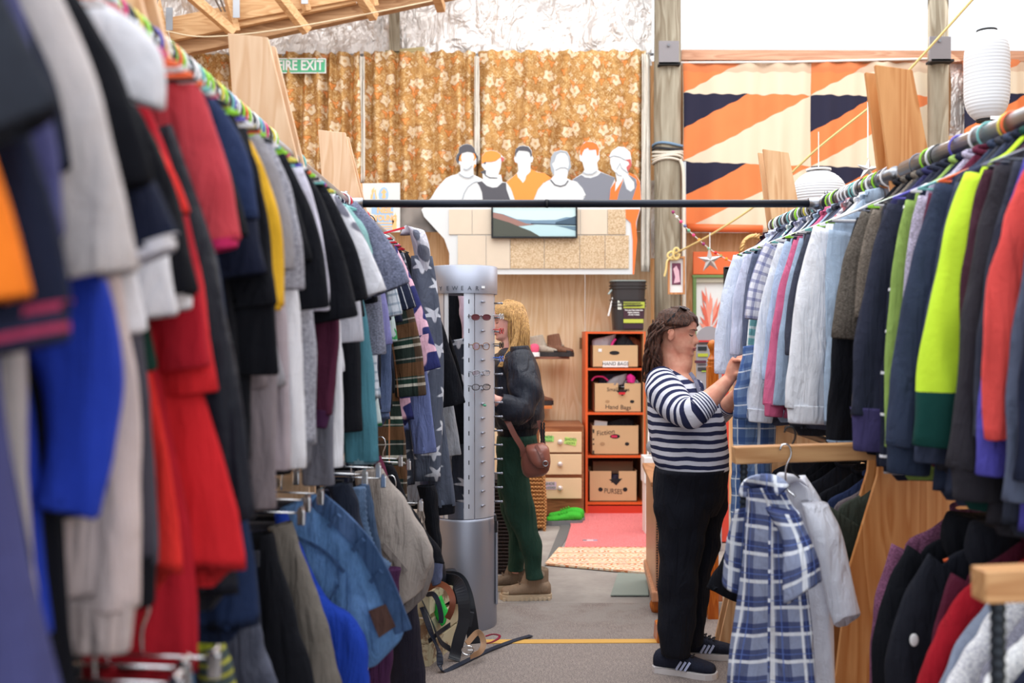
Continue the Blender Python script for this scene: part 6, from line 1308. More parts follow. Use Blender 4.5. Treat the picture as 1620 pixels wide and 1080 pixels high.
bd = thing('wicker_basket', 'dark wicker basket low between the silver stand and green trousers', 'basket', P(796, 0, 6.3).xy.to_3d())
MB().box((-.02, .15, .30), (.16, .3, .6)).build('wicker_body', fb((52, 46, 48)), bd, bevel=.01)
for z in np.arange(.03, .6, .022): MB().tube([(-.10, -.006, z), (0, -.012, z+.002), (.06, -.006, z)], .007, 6).build('wicker_row', fb((60, 52, 52)), bd)

# ---------------- cabinet at the aisle edge ----------------
cb_w = wood('cabinet_wood', (206, 156, 124), (176, 122, 92), 'z', 1.4, .4)
cx0 = P(1022, 0, 6.0).x
cbn = thing('wooden_cabinet', 'reddish brown wooden cabinet on turned feet beside the striped woman', 'cabinet', (cx0+.2, 5.85, 0))
# near-left corner at px (1040,970) d~5.3 ; far-left corner px (1020,735..)
MB().prism([(P(1022, 0, 6.1).x, 6.1), (P(1037, 0, 5.35).x, 5.35), (P(1037, 0, 5.35).x+.34, 5.36), (P(1022, 0, 6.1).x+.42, 6.12)], .12, .70, 'z').build('carcass', cb_w, cbn, world=True, bevel=.004)
MB().prism([(P(1020, 0, 6.1).x-.01, 6.14), (P(1037, 0, 5.35).x-.03, 5.32), (P(1037, 0, 5.35).x+.37, 5.33), (P(1022, 0, 6.1).x+.45, 6.14)], .70, .725, 'z').build('top', wood('cabinet_top', (190, 138, 100), (150, 100, 66), 'y', 1.2, .3), cbn, world=True, bevel=.005)
MB().prism([(P(1020, 0, 6.1).x-.005, 6.12), (P(1036, 0, 5.35).x-.02, 5.33), (P(1037, 0, 5.35).x+.36, 5.34), (P(1022, 0, 6.1).x+.44, 6.13)], .08, .135, 'z').build('base_moulding', cb_w, cbn, world=True, bevel=.008)
for (x, y) in ((P(1038, 0, 5.42).x, 5.42), (P(1024, 0, 6.02).x+.03, 6.02), (P(1038, 0, 5.42).x+.3, 5.42)):
    MB().lathe([(.0, 0), (.022, 0), (.034, .03), (.036, .05), (.026, .075), (.03, .085)], (x, y, 0), 16).build('foot', vw, cbn, world=True, smooth=True)
for z in np.arange(.16, .68, .014): MB().sphere((P(1037, 0, 5.35).x+.008, 5.345, z), .0045, 4).build('bead', dks, cbn, world=True)
tag(MB().prism(px2([(1040, 990), (1052, 985), (1054, 1010), (1038, 1018)], 4.88), 4.86, 4.98).build('wooden_block', vw, None, bevel=.004), 'small wooden block on the floor by the cabinet', 'block'); 
for o in [bpy.data.objects['wooden_block']]: pass
wbx = thing('white_container', 'white plastic container with crumpled grey cloth beside the bookcase', 'container', P(1033, 0, 7.6).xy.to_3d())
MB().box((0, 0, EYE-(727-HY)*7.6/F-.07+.0), (.16, .2, .20)).build('tub', white_p, wbx, bevel=.008)
MB().box((0, 0, .26), (.14, .18, .52)).build('pedestal', white_p, wbx, bevel=.008)
cg = MB(); cg.sphere((.0, -.02, EYE-(706-HY)*7.6/F), .05, 8, (1.1, 1, 1.1)); cg.build('grey_cloth', fb((140, 144, 154)), wbx, smooth=True)
tag(MB().bar(P(1021, 827, 8.0), P(1030, 590, 8.3), .01, .02).build('white_pole', white_p), 'thin white pole leaning by the orange bookcase', 'pole')

# ---------------- eyewear stand ----------------
ex, ey = P(732, 0, 5.08).x, 5.2; silver = plain('brushed_silver', C(150, 154, 168), .45, .7); silver_l = plain('light_silver', C(196, 200, 212), .4, .5); sil_d = plain('silver_dark', C(92, 100, 118), .4, .6)
es_ = thing('eyewear_stand', 'tall round silver eyewear stand with pegs and spectacles', 'display stand', (ex, ey, 0)); R_ = .172
MB().lathe([(.001, .0), (R_-.004, .0), (R_, .012), (R_, .56), (R_-.004, .572), (R_-.014, .578), (.001, .578)], (0, 0, 0), 48).build('base_cylinder', silver, es_, smooth=False)
bpy.data.objects['base_cylinder'].data.polygons.foreach_set('use_smooth', [True]*len(bpy.data.objects['base_cylinder'].data.polygons))
MB().lathe([(R_+.003, 1.722), (R_+.003, 1.862), (R_-.004, 1.866), (R_-.006, 1.73), (R_+.003, 1.722)], (0, 0, 0), 48).build('crown_band', silver, es_, smooth=True)
MB().lathe([(.001, 1.735), (R_-.004, 1.735), (R_-.004, 1.74)], (0, 0, 0), 40).build('crown_floor', sil_d, es_)
# letters bent around the crown
for i, ch in enumerate('EYEWEAR'):
    px = 686+i*11.4+ (4 if i > 3 else 0)*0; a = math.asin(max(-.98, min(.98, (P(px, 0, 5.05).x-ex)/R_)))
    text('lettering', ch, plain('letter_grey', C(70, 74, 86)), es_, (math.sin(a)*(R_+.004), -math.cos(a)*(R_+.004), EYE-(456-HY)*5.03/F), .030, (PI/2, 0, a), world=False, ext=.0004)
MB().box((.105, -.145, EYE-(454-HY)*5.05/F), (.020, .002, .012), Matrix.Rotation(.6, 3, 'Z')).build('torn_sticker', white_p, es_)
MB().box((-.168, -.06, 1.80), (.006, .03, .07)).build('side_tag', plain('tag_mauve', C(196, 190, 210)), es_)
def cyl_strip(nm, xa, xb, z0, z1, m, R=R_-.006, sign=-1, th=.008):
    mb = MB(); n = max(2, int(abs(xb-xa)/.008)); vs = []; 
    for i in range(n+1):
        x = xa+(xb-xa)*i/n; y = sign*math.sqrt(max(1e-6, R*R-x*x)); nx_, ny_ = x/R, y/R
        for z in (z0, z1):
            vs.append((x, y, z)); vs.append((x-nx_*th, y-ny_*th, z))
    fs = []
    for i in range(n):
        b = i*4; c = b+4; fs += [(b, c, c+2, b+2), (b+1, b+3, c+3, c+1), (b, b+1, c+1, c), (b+2, c+2, c+3, b+3)]
    fs += [(0, 2, 3, 1), (n*4, n*4+1, n*4+3, n*4+2)]
    return mb.add(vs, fs).build(nm, m, es_)
z0_, z1_ = .578, 1.73
cyl_strip('left_post', -.140, -.098, z0_, z1_, silver_l); cyl_strip('left_post', -.092, -.074, z0_, z1_, plain('white_silver', C(216, 220, 228), .5, .2))
cyl_strip('slot_panel', .008, .060, z0_, z1_, silver_l); cyl_strip('peg_panel', .064, .158, z0_, z1_, silver_l)
cyl_strip('window_sill_panel', -.072, .006, z0_, z0_+.085, sil_d); cyl_strip('rear_panel', .02, .16, z0_, z1_, silver_l, sign=1); cyl_strip('rear_panel', -.16, -.11, z0_, z1_, silver_l, sign=1)
ys = [477+23.1*i for i in range(15)]
for i, y in enumerate(ys):
    z = EYE-(y-HY)*5.05/F; x = .112; yy = -math.sqrt((R_-.006)**2-x*x)
    MB().tube([(x, yy+.004, z), (x-.012, yy-.022, z+.001)], .0045, 8).sphere((x-.012, yy-.023, z), .0062, 5).build('peg', silver, es_, smooth=True)
    MB().box((.030, -.160, z), (.012, .006, .022)).build('peg_slot', black_m, es_)
    x = .168; MB().tube([(x-.01, .02, z-.003), (x+.028, .012, z-.003)], .0045, 8).sphere((x+.03, .012, z-.003), .0065, 5).build('peg', silver, es_, smooth=True)
lens_b = plain('brown_lens', C(96, 52, 56), .15); 
gl_ = NT('clear_lens'); tr = gl_.n('ShaderNodeBsdfTransparent'); g2 = gl_.n('ShaderNodeBsdfGlossy'); g2.inputs['Roughness'].default_value = .05; mx = gl_.n('ShaderNodeMixShader'); mx.inputs[0].default_value = .18
gl_.link(tr.outputs[0], mx.inputs[1]); gl_.link(g2.outputs[0], mx.inputs[2]); gl_.link(mx.outputs[0], gl_.t.nodes['Material Output'].inputs[0])
def glasses(label, loc, rz, rx, rz_, m, lens, r=.0022, rx_tilt=0, group='spectacles on the eyewear stand'):
    root = thing('spectacles', label, 'glasses', loc, rz, group)
    for s in (-1, 1):
        c = s*(rx+.009); pts = [(c+rx*math.copysign(abs(math.cos(a))**.85, math.cos(a)), 0, rz_*math.copysign(abs(math.sin(a))**.85, math.sin(a))) for a in np.linspace(0, 2*PI, 22, endpoint=False)]
        f = MB().tube(pts, r, 6, closed=True).build('rim', m, root, smooth=True)
        MB().prism([(p[0], p[2]) for p in pts], -.0006, .0006).build('lens', lens, f)
        MB().tube(cpts([(s*(2*rx+.009), 0, rz_*.4), (s*(2*rx+.014), .012, rz_*.45), (s*(2*rx+.005), .09, rz_*.4), (s*(2*rx-.012), .12, -.01)], 12), r*.9, 6).build('temple', m, root, smooth=True)
    MB().tube(cpts([(-.009, 0, .003), (0, -.003, .008), (.009, 0, .003)], 6), r, 6).build('bridge', m, root, smooth=True); return root
gx = ex+.108; gy = ey-.172
tort = plain('tortoise', C(130, 90, 60), .3)
for (y, rx, rz_, m, ln, l) in ((501, .021, .014, plain('brown_frame', C(90, 44, 44), .25), lens_b, 'brown tinted sunglasses on the top peg of the stand'), (548, .018, .017, tort, gl_.m, 'round tortoiseshell spectacles on the stand'), (591, .019, .013, plain('thin_silver', C(150, 152, 160), .25, .9), gl_.m, 'thin silver spectacles on the stand'), (614, .020, .014, plain('thin_dark', C(70, 64, 66), .3, .6), gl_.m, 'thin dark rimmed spectacles lowest on the stand')):
    glasses(l, (gx-.012, gy-.012, EYE-(y-HY)*4.9/F), .42, rx, rz_, m, ln)
for (y, m, ln, l) in ((500, plain('clear_frame', C(190, 190, 190), .2), gl_.m, 'clear spectacles at the right side facing the blonde woman'), (523, plain('red_frame', C(190, 30, 40), .3), lens_b, 'red rimmed spectacles at the right side of the stand'), (546, black_m, plain('dark_lens', C(30, 30, 36), .1), 'black sunglasses at the right side of the stand'), (568, plain('blue_frame', C(40, 90, 180), .3), gl_.m, 'blue tipped spectacles at the right side of the stand')):
    glasses(l, (ex+.172+.025, ey-.02, EYE-(y-HY)*5.1/F), 1.35, .019, .014, m, ln)
MB().tube(cpts([(.118, -.166, EYE-(642-HY)*5/F), (.108, -.176, EYE-(641-HY)*5/F)], 4), .006).build('green_tag', plain('green_tag', C(80, 160, 130)), es_)
MB().tube([(.165, -.09, .585), (.168, -.10, .56), (.170, -.095, .50)], .008).build('cable_tie', black_m, es_)
MB().box((.172, -.03, .33), (.012, .06, .42)).build('side_rail', silver, es_, bevel=.003)

# ---------------- crate with belts ----------------
cw = NT('painted_crate'); n_ = cw.noise(cw.obj(), 9, 4, .7); crm = cw.done(cw.mix(cw.ramp(n_, [(.52, (0, 0, 0)), (.6, (1, 1, 1))]), C(196, 188, 160), C(140, 112, 88)), .8)
cr_ = thing('wooden_crate', 'old cream painted slatted crate full of belts', 'crate', (-.44, 4.7, 0))
c0 = Vector((-.38, 4.52, 0)); c1 = Vector((-.268, 4.87, 0)); ux = (c1-c0).normalized(); uy = Vector((-ux.y, ux.x, 0)); c2 = c0+uy*.30; c3 = c1+uy*.30
for k, z in enumerate((.052, .163, .29)):
    h = (.105, .095, .10)[k]
    for (a, b) in ((c0, c1), (c0, c2), (c1, c3), (c2, c3)):
        MB().bar(a+Vector((0, 0, z)), b+Vector((0, 0, z)), .012, h).build('slat', crm, cr_, world=True)
for c in (c0, c1, c2, c3):
    q = c+((c0+c3)/2-c)*.06; MB().box((q.x, q.y, .17), (.024, .024, .34)).build('corner_batten', crm, cr_, world=True)
MB().prism([(v.x, v.y) for v in (c0, c1, c3, c2)], .004, .014, 'z').build('bottom_board', crm, cr_, world=True)
leath = plain('black_leather', C(34, 36, 44), .4); bl = plain('brown_leather', C(128, 70, 50), .45); tan_ = plain('tan_leather', C(150, 116, 88), .6); navl = plain('navy_leather', C(38, 44, 60), .5)
def belt(label, pts, w, m, up=(0, -1, 0), n=40, buckle=None, ups=None):
    root = thing('belt', label, 'belt', pts[0], 0, 'belts spilling from the crate'); MB().ribbon(cpts(pts, n), w, .004, up).build('strap', m, root, world=True)
    if buckle:
        b = Vector(buckle); MB().tube([b+Vector((.026*math.cos(a), -.002, .02*math.sin(a))) for a in np.linspace(0, 2*PI, 16, endpoint=False)], .003, 6, closed=True).tube([b, b+Vector((.026, 0, 0))], .0025).build('buckle', chrome, root, world=True)
    return root
belt('long black belt running from the crate across the carpet', [P(668, 960, 4.5), P(682, 1000, 4.46), P(694, 1030, 4.45), Vector((P(700, 0, 4.45).x, 4.44, .012)), Vector((P(725, 0, 4.55).x, 4.52, .012)), Vector((P(770, 0, 4.75).x, 4.72, .012)), Vector((P(812, 0, 4.9).x, 4.88, .012)), Vector((P(840, 0, 4.98).x, 4.96, .014))], .030, navl, (0, 0, 1), 50)
belt('brown leather belt looping over the crate edge', [P(672, 935, 4.7), P(690, 923, 4.62), P(708, 930, 4.55), P(716, 948, 4.5), P(714, 965, 4.5), P(708, 978, 4.52)], .028, bl, (0, -1, .2))
belt('black belt hanging in a curve down the crate side', [P(668, 950, 4.5), P(682, 980, 4.46), P(692, 1005, 4.46), P(700, 1018, 4.5), P(712, 1026, 4.6)], .026, leath, (1, 0, 0))
belt('dark blue belt arching over the crate', [P(674, 940, 4.5), P(686, 940, 4.46), P(694, 955, 4.45), P(698, 975, 4.46), P(697, 985, 4.47)], .022, navl, (0, -1, 0))
belt('wide black strap hanging down right of the crate', [P(704, 915, 4.72), P(722, 920, 4.66), P(732, 945, 4.6), P(734, 980, 4.6), P(726, 1010, 4.6), P(720, 1036, 4.6), P(718, 1044, 4.58)], .055, leath, (0, -1, 0))
belt('second wide black strap against the silver stand', [P(700, 912, 4.78), P(724, 915, 4.74), P(736, 935, 4.72), P(743, 965, 4.7), P(748, 1000, 4.72), P(750, 1018, 4.72)], .06, leath, (0, -1, 0))
belt('black belt crossing diagonally over the crate side', [P(678, 1014, 4.46), P(695, 1000, 4.5), P(712, 988, 4.6)], .022, leath, (1, -.5, 0))
belt('tan belt with a round buckle on the carpet', [P(738, 1018, 4.55), P(756, 1000, 4.62), P(765, 1015, 4.6), P(760, 1030, 4.56), P(744, 1038, 4.5)], .026, tan_, (0, -1, 0), buckle=P(740, 1028, 4.5))
belt('thin crimson belt loop at the foot of the silver stand', [P(762, 1018, 4.75), P(776, 1016, 4.72), P(788, 1010, 4.74), P(790, 1005, 4.8), P(780, 1003, 4.85), P(768, 1006, 4.85)], .012, plain('crimson_leather', C(130, 24, 50), .35), (0, 0, 1))
tag(MB().prism(px2([(737, 965), (750, 968), (746, 990), (738, 988)], 4.66), 4.64, 4.66).build('black_card_wallet', leath), 'small black wallet hanging by the wide straps', 'wallet')
blob('green_pouch', 'bright green pouch inside the crate', 'pouch', [(690, 945, 698, 944), (687, 960, 704, 958), (690, 975, 710, 968), (698, 986, 706, 980)], 4.62, fb((50, 190, 80)))
blob('black_bag', 'black tote bag slumped left of the crate', 'bag', [(650, 900, 662, 902, .03), (640, 950, 660, 950, .05), (622, 1010, 666, 1010, .06), (608, 1085, 674, 1075, .06), (612, 1094, 672, 1092, .05)], 4.2, fb((34, 32, 46)))
blob('black_bag', 'black shoulder bag behind the belts', 'bag', [(684, 905, 720, 900, .04), (676, 925, 738, 925, .06), (680, 950, 736, 950, .06)], 4.85, bk)
blob('black_bag', 'black scarf hanging between shorts and silver stand', 'scarf', [(668, 850, 690, 850, .03), (676, 890, 705, 900, .04), (682, 925, 706, 925, .03)], 4.7, bk)
# ---------------- people ----------------
def pick(z, tab, col):
    return float(np.interp(z, [t[0] for t in tab], [t[col] for t in tab]))
HT = [(-.118, .050, -.005, .020), (-.110, .076, -.020, .036), (-.095, .086, -.045, .049), (-.075, .083, -.060, .056), (-.060, .088, -.066, .060), (-.045, .084, -.072, .063), (-.030, .082, -.080, .066), (-.010, .080, -.088, .070), (.010, .079, -.094, .072), (.030, .086, -.098, .073), (.055, .084, -.098, .073), (.080, .068, -.088, .064), (.100, .042, -.066, .046), (.114, .008, -.030, .016)]
def headpt(z, th, off=0.0):
    f, b, w = pick(z, HT, 1), pick(z, HT, 2), pick(z, HT, 3)
    c = (f+b)/2; a = (f-b)/2
    ct, st = math.cos(th), math.sin(th); x = c+(a+off)*math.copysign(abs(ct)**.9, ct); y = (w+off)*math.copysign(abs(st)**.9, st)
    if off == 0 or off < .003:
        g = math.exp(-(y/(.0105 if z > -.02 else .0145))**2) if ct > 0 else 0
        nz = np.interp(z, [-.052, -.046, -.036, -.026, -.005, .012, .02], [0, .010, .027, .024, .012, .003, 0]); x += g*nz
        if ct > 0:
            x += math.exp(-(y/.022)**2)*(.0045*math.exp(-((z+.063)/.0045)**2)+.005*math.exp(-((z+.073)/.005)**2)-.004*math.exp(-((z+.068)/.002)**2)-.003*math.exp(-((z+.084)/.006)**2)+.004*math.exp(-((z+.100)/.009)**2))
            for s in (-1, 1):
                e = math.exp(-((y-s*.031)/.016)**2-((z-.006)/.011)**2); x -= .010*e
                x += .0055*math.exp(-((y-s*.031)/.0125)**2-((z-.003)/.0062)**2)          # lid bulge
                x += .004*math.exp(-((y-s*.030)/.020)**2-((z-.024)/.007)**2)           # brow
                x += .003*math.exp(-((y-s*.045)/.015)**2-((z+.025)/.016)**2)
                x -= .003*math.exp(-((y-s*.026-(-.035-z)*s*.25)/.004)**2-((z+.048)/.018)**2)
    return Vector((x, y, z))
def xf(c, rz, pitch, s=1.0):
    return Matrix.Translation(c) @ Matrix.Rotation(rz, 4, 'Z') @ Matrix.Rotation(pitch, 4, 'Y') @ Matrix.Scale(s, 4)
def head_mesh(mb, M, nz=64, nt=80):
    zs = np.linspace(-.118, .114, nz); vs = []
    for z in zs:
        for k in range(nt):
            a = 2*PI*k/nt; a = a-.55*math.sin(a)*.5 if True else a     # more points towards the face
            vs.append(M @ headpt(z, a))
    fs = [(j*nt+k, j*nt+(k+1) % nt, (j+1)*nt+(k+1) % nt, (j+1)*nt+k) for j in range(nz-1) for k in range(nt)]
    fs += [tuple(range(nt))[::-1], tuple((nz-1)*nt+k for k in range(nt))]
    mb.add(vs, fs)
    for s in (-1, 1):   # ears
        e = MB(); e.sphere((0, 0, 0), 1, 8, (.017, .008, .029)); R = Matrix.Translation((-.016, s*.082, -.012)) @ Matrix.Rotation(s*-.5, 4, 'Z') @ Matrix.Rotation(.15, 4, 'Y')
        mb.add([M @ (R @ Vector(v)) for v in e.v], e.f)
        e = MB(); e.tube([(-.006+.014*math.cos(a), s*.006, .012+.020*math.sin(a)) for a in np.linspace(-.6, 3.6, 12)], .004, 6)
        mb.add([M @ (R @ Vector(v)) for v in e.v], e.f)
def limb(mb, pts, n=18, m=24, flat=1.0, disp=None, inner=0, vdir=None):
    """pts: (point, radius) or (point, ru, rv)"""
    Pp = [Vector(p[0]) for p in pts]; K = []
    for i, p in enumerate(pts):
        t = (Pp[min(i+1, len(pts)-1)]-Pp[max(i-1, 0)]).normalized(); u = t.cross(Vector(vdir or (0, 1, 0)))
        u.normalize(); v = u.cross(t).normalized(); ru = p[1]; rv = p[2] if len(p) > 2 else p[1]*flat
        if i and u.dot(K[-1][1]) < 0: u = -u; v = -v
        K.append((Pp[i], u*ru, v*rv))
    loft(mb, K, m, n, 1.0, True, True, disp, inner1=inner); return mb
def remesh(mb, name, mat, parent, vox=.005, smooth=2):
    o = mb.build(name, mat, None, smooth=True)
    off = rootloc(parent); o.data.transform(Matrix.Translation(-off))
    md = o.modifiers.new('r', 'REMESH'); md.mode = 'VOXEL'; md.voxel_size = vox; md.use_smooth_shade = True
    sm = o.modifiers.new('s', 'SMOOTH'); sm.factor = .5; sm.iterations = smooth
    dg = bpy.context.evaluated_depsgraph_get(); dg.update(); me = bpy.data.meshes.new_from_object(o.evaluated_get(dg)); o.modifiers.clear(); old = o.data; o.data = me; me.name = name
    me.polygons.foreach_set('use_smooth', [True]*len(me.polygons)); me.materials.clear(); me.materials.append(mat); o.parent = parent; return o
def skin(name, col, red):
    t = NT(name); o = t.obj(); n = t.noise(o, 22, 3); c = t.mix(t.ramp(n, [(.35, (0, 0, 0)), (.7, (1, 1, 1))]), C(*col), C(*red)); t.bump(t.noise(o, 180, 2), .08, .002)
    t.b.inputs['Subsurface Weight'].default_value = .12; t.b.inputs['Subsurface Radius'].default_value = (.012, .005, .003); t.b.inputs['Subsurface Scale'].default_value = 1.0
    return t.done(c, .52, 0, .35)
def hairmat(name, a, b, sc=(40, 40, 5)):
    t = NT(name); n = t.noise(t.mapping(t.obj(), sc), 6, 3, .6); t.bump(n, .9, .01); return t.done(t.mix(t.ramp(n, [(.35, (0, 0, 0)), (.65, (1, 1, 1))]), C(*a), C(*b)), .5, 0, .4)
def finger(mb, pts, r0, r1):
    q = cpts(pts, 12); rr = [r0+(r1-r0)*i/11 for i in range(12)]; mb.tube(q, rr, 10); mb.sphere(q[-1], r1, 6); mb.sphere(q[0], r0, 6)
def face_bits(M, root, browm, lipm, closed=True, sides=(-1, 1)):
    lash = plain('lash', C(50, 36, 34)); eyew = plain('eye_white', C(224, 218, 214), .2); iris = plain('iris', C(60, 62, 54), .1)
    off = rootloc(root)
    for s in sides:
        def S(y, z, o): 
            # find surface point at lateral y, height z
            f, b, w = pick(z, HT, 1), pick(z, HT, 2), pick(z, HT, 3); sy = min(.98, abs(y)/w); th = math.asin(sy**(1/.9))*(1 if y > 0 else -1)
            p = headpt(z, th); return M @ (p+Vector((o, 0, 0)))-off
        mb = MB(); mb.tube([S(s*(.018+.026*t), -.0015-.0045*math.sin(PI*t)+.002*t, .0012) for t in np.linspace(0, 1, 10)], [.0008+.0018*math.sin(PI*t) for t in np.linspace(0, 1, 10)], 6); mb.build('eyelashes', lash, root)
        mb = MB(); mb.tube([S(s*(.019+.026*t), .0085+.0035*math.sin(PI*t), .0003) for t in np.linspace(0, 1, 10)], .0006, 5); mb.build('eyelid_crease', plain('crease', C(150, 98, 88)), root)
        mb = MB(); mb.tube([S(s*(.014+.036*t), .0215+.006*math.sin(PI*t*.8)-.003*t, .0005) for t in np.linspace(0, 1, 12)], [.0010+.0022*math.sin(PI*min(1, t+.15)) for t in np.linspace(0, 1, 12)], 6); mb.build('eyebrow', browm, root, smooth=True)
        mb = MB(); mb.tube([S(s*(.005+.005*t), -.0475+.001*t, .001) for t in np.linspace(0, 1, 4)], .0016, 6); mb.build('nostril', plain('nostril', C(120, 66, 58)), root)
    def Sx(y, z, o):
        w = pick(z, HT, 3); sy = min(.98, abs(y)/w); th = math.asin(sy**(1/.9))*(1 if y > 0 else -1); return M @ (headpt(z, th)+Vector((o, 0, 0)))-off
    mb = MB(); mb.tube([Sx(.023*t, -.0625-.003*abs(t), .0004) for t in np.linspace(-1, 1, 15)], [.0008+.0030*(1-abs(t)**1.5) for t in np.linspace(-1, 1, 15)], 8)
    mb.tube([Sx(.021*t, -.0725+.003*abs(t), .0004) for t in np.linspace(-1, 1, 15)], [.0008+.0036*(1-abs(t)**1.5) for t in np.linspace(-1, 1, 15)], 8); mb.build('lips', lipm, root, smooth=True)
    MB().tube([Sx(.023*t, -.0676+.001*abs(t), .0028) for t in np.linspace(-1, 1, 13)], .0008, 5).build('mouth_line', plain('mouth_line', C(120, 56, 56)), root)

# --- woman in the striped top ---
s_ = 4.5/F; HC = P(1073, 527, 4.5); M1 = xf(HC, math.radians(-22), math.radians(6), .925)
w1 = thing('person', 'woman in navy and white striped top and black trousers looking through the shirts', 'person', P(1080, 1068, 4.5).xy.to_3d())
sk1 = skin('skin_tan', (224, 164, 138), (206, 130, 106))
body = MB(); head_mesh(body, M1)
# neck, torso core, legs core
limb(body, [(M1 @ Vector((-.022, 0, -.04)), .058), (M1 @ Vector((-.025, 0, -.10)), .056), (P(1066, 583, 4.5), .058), (P(1068, 602, 4.5), .085), (P(1070, 622, 4.5), .10)], vdir=(0, 1, 0))
limb(body, [(M1 @ Vector((.028, 0, -.080)), .044), (P(1080, 573, 4.49), .044), (P(1074, 588, 4.49), .05)])   # under the chin
loft(body, [prow(4.5, 1046, 602, 1098, 606, .10), prow(4.5, 1036, 630, 1118, 632, .15), prow(4.5, 1034, 680, 1136, 680, .15), prow(4.5, 1042, 740, 1140, 740, .15), prow(4.5, 1044, 775, 1136, 775, .15)], 16, 20)
ln = [((1082, 760, 4.44), .085), ((1080, 810, 4.43), .066), ((1075, 890, 4.42), .050), ((1070, 960, 4.42), .043), ((1069, 1035, 4.42), .034)]
lf_ = [((1108, 760, 4.58), .08), ((1112, 810, 4.60), .06), ((1110, 880, 4.60), .046), ((1102, 940, 4.60), .040), ((1096, 1010, 4.61), .032)]
for L in (ln, lf_): limb(body, [(P(*p), r) for p, r in L])
# near arm
arm = [((1052, 622, 4.36), .062), ((1072, 645, 4.26), .056), ((1094, 653, 4.17), .047), ((1116, 637, 4.17), .045), ((1136, 618, 4.18), .036), ((1152, 601, 4.18), .027)]
limb(body, [(P(*p), r) for p, r in arm])
def hand(mb, wrist, kn, fingers, thumb, w=.040, th=.017, vd=(0, 1, 0)):
    wr_ = P(*wrist); K = P(*kn); t = (K-wr_).normalized(); u = t.cross(Vector(vd)).normalized(); v = u.cross(t)
    loft(mb, [(wr_-t*.015, u*.026, v*.020), (wr_+t*.015, u*.028, v*.019), (wr_+(K-wr_)*.6, u*w*.98, v*th), (K, u*w, v*th*.9), (K+t*.006, u*w*.85, v*th*.7)], 12, 18)
    for f in fingers: finger(mb, [P(*q) for q in f[0]], f[1], f[1]*.82)
    finger(mb, [P(*q) for q in thumb[0]], thumb[1], thumb[1]*.85)
hand(body, (1153, 600, 4.18), (1170, 573, 4.17), [
    ([(1179, 567, 4.16), (1188, 568, 4.15), (1191, 579, 4.17), (1186, 587, 4.19)], .0092),
    ([(1174, 565, 4.155), (1184, 564, 4.13), (1189, 575, 4.13), (1185, 584, 4.16)], .0095),
    ([(1168, 566, 4.15), (1179, 565, 4.115), (1186, 576, 4.11), (1181, 586, 4.14)], .0092),
    ([(1162, 570, 4.15), (1172, 570, 4.11), (1180, 579, 4.10), (1176, 588, 4.13)], .0082)],
    ([(1160, 594, 4.17), (1169, 590, 4.15), (1177, 591, 4.15), (1182, 587, 4.16)], .0105))
# far arm
fa = [((1092, 622, 4.64), .058), ((1112, 655, 4.70), .052), ((1130, 662, 4.70), .045), ((1150, 642, 4.62), .038), ((1166, 622, 4.54), .027)]
limb(body, [(P(*p), r) for p, r in fa])
hand(body, (1166, 622, 4.54), (1180, 602, 4.48), [([(1186, 598, 4.46), (1192, 602, 4.42), (1190, 612, 4.42)], .009), ([(1182, 596, 4.46), (1189, 598, 4.41), (1188, 608, 4.40)], .009), ([(1178, 596, 4.46), (1185, 597, 4.40), (1184, 607, 4.39)], .0088), ([(1174, 598, 4.47), (1180, 599, 4.42), (1180, 607, 4.40)], .008)], ([(1172, 612, 4.52), (1180, 612, 4.48), (1186, 612, 4.45)], .010))
remesh(body, 'body', sk1, w1, .0042)
face_bits(M1, w1, plain('brow_brown', C(92, 62, 50), .9), plain('lip_rose', C(186, 104, 100), .45))
# hair
hm = hairmat('brown_hair', (98, 58, 40), (38, 24, 22))
def hair_shell(mb, M, lim, off, zlo=-.05, zhi=.125, nz=30, nt=64, seed=1):
    zs = np.linspace(zlo, zhi, nz); idx = {}; vs = []; fs = []
    for j, z in enumerate(zs):
        zc = min(z, .1139)
        for k in range(nt):
            th = -PI+2*PI*k/nt; o = off+.004*math.sin(th*17+z*60+seed)+.003*math.sin(th*31-z*40); g = headpt(zc, th, o+.0031); 
            if z > .114: g.z = z
            else: g.z = z+ (off*.6 if z > .08 else 0)
            vs.append(M @ g)
    for j in range(nz-1):
        for k in range(nt):
            th = -PI+2*PI*(k+.5)/nt
            if abs(th) > lim((zs[j]+zs[j+1])/2, th): fs.append((j*nt+k, j*nt+(k+1) % nt, (j+1)*nt+(k+1) % nt, (j+1)*nt+k))
    c = len(vs); vs.append(M @ Vector((-.01, 0, zhi+off*.8)))
    for k in range(nt): fs.append(((nz-1)*nt+k, (nz-1)*nt+(k+1) % nt, c))
    mb.add(vs, fs)
def lim1(z, th):
    if z > .078: return 0
    b = np.interp(z, [-.06, -.035, 0, .02, .05, .078], [135, 130, 122, 100, 56, 18]); return math.radians(b if th < 0 else b-8)
hb = MB(); hair_shell(hb, M1, lim1, .012)
rr = random.Random(3)
def strand(mb, pts, r=.004, n=5, wav=0): 
    q = cpts(pts, 14); ph = rr.random()*6
    q = [p+Vector((wav*math.sin(i*.9+ph), wav*math.cos(i*.8+ph), 0)) for i, p in enumerate(q)]; mb.tube(q, [r*(.5+.7*math.sin(PI*(i+1)/15)) for i in range(14)], n)
loft(hb, [prow(4.5, 1034, 512, 1054, 508, .06), prow(4.49, 1026, 540, 1044, 540, .082), prow(4.49, 1022, 562, 1045, 562, .086), prow(4.49, 1021, 585, 1047, 583, .075), prow(4.49, 1026, 606, 1042, 603, .035)], 22, 26, .9, True, True, lambda V, a: V+np.stack([.006*np.sin(V[..., 2]*70+V[..., 1]*50), .007*np.sin(V[..., 0]*160+V[..., 2]*30), 0*V[..., 0]], -1))
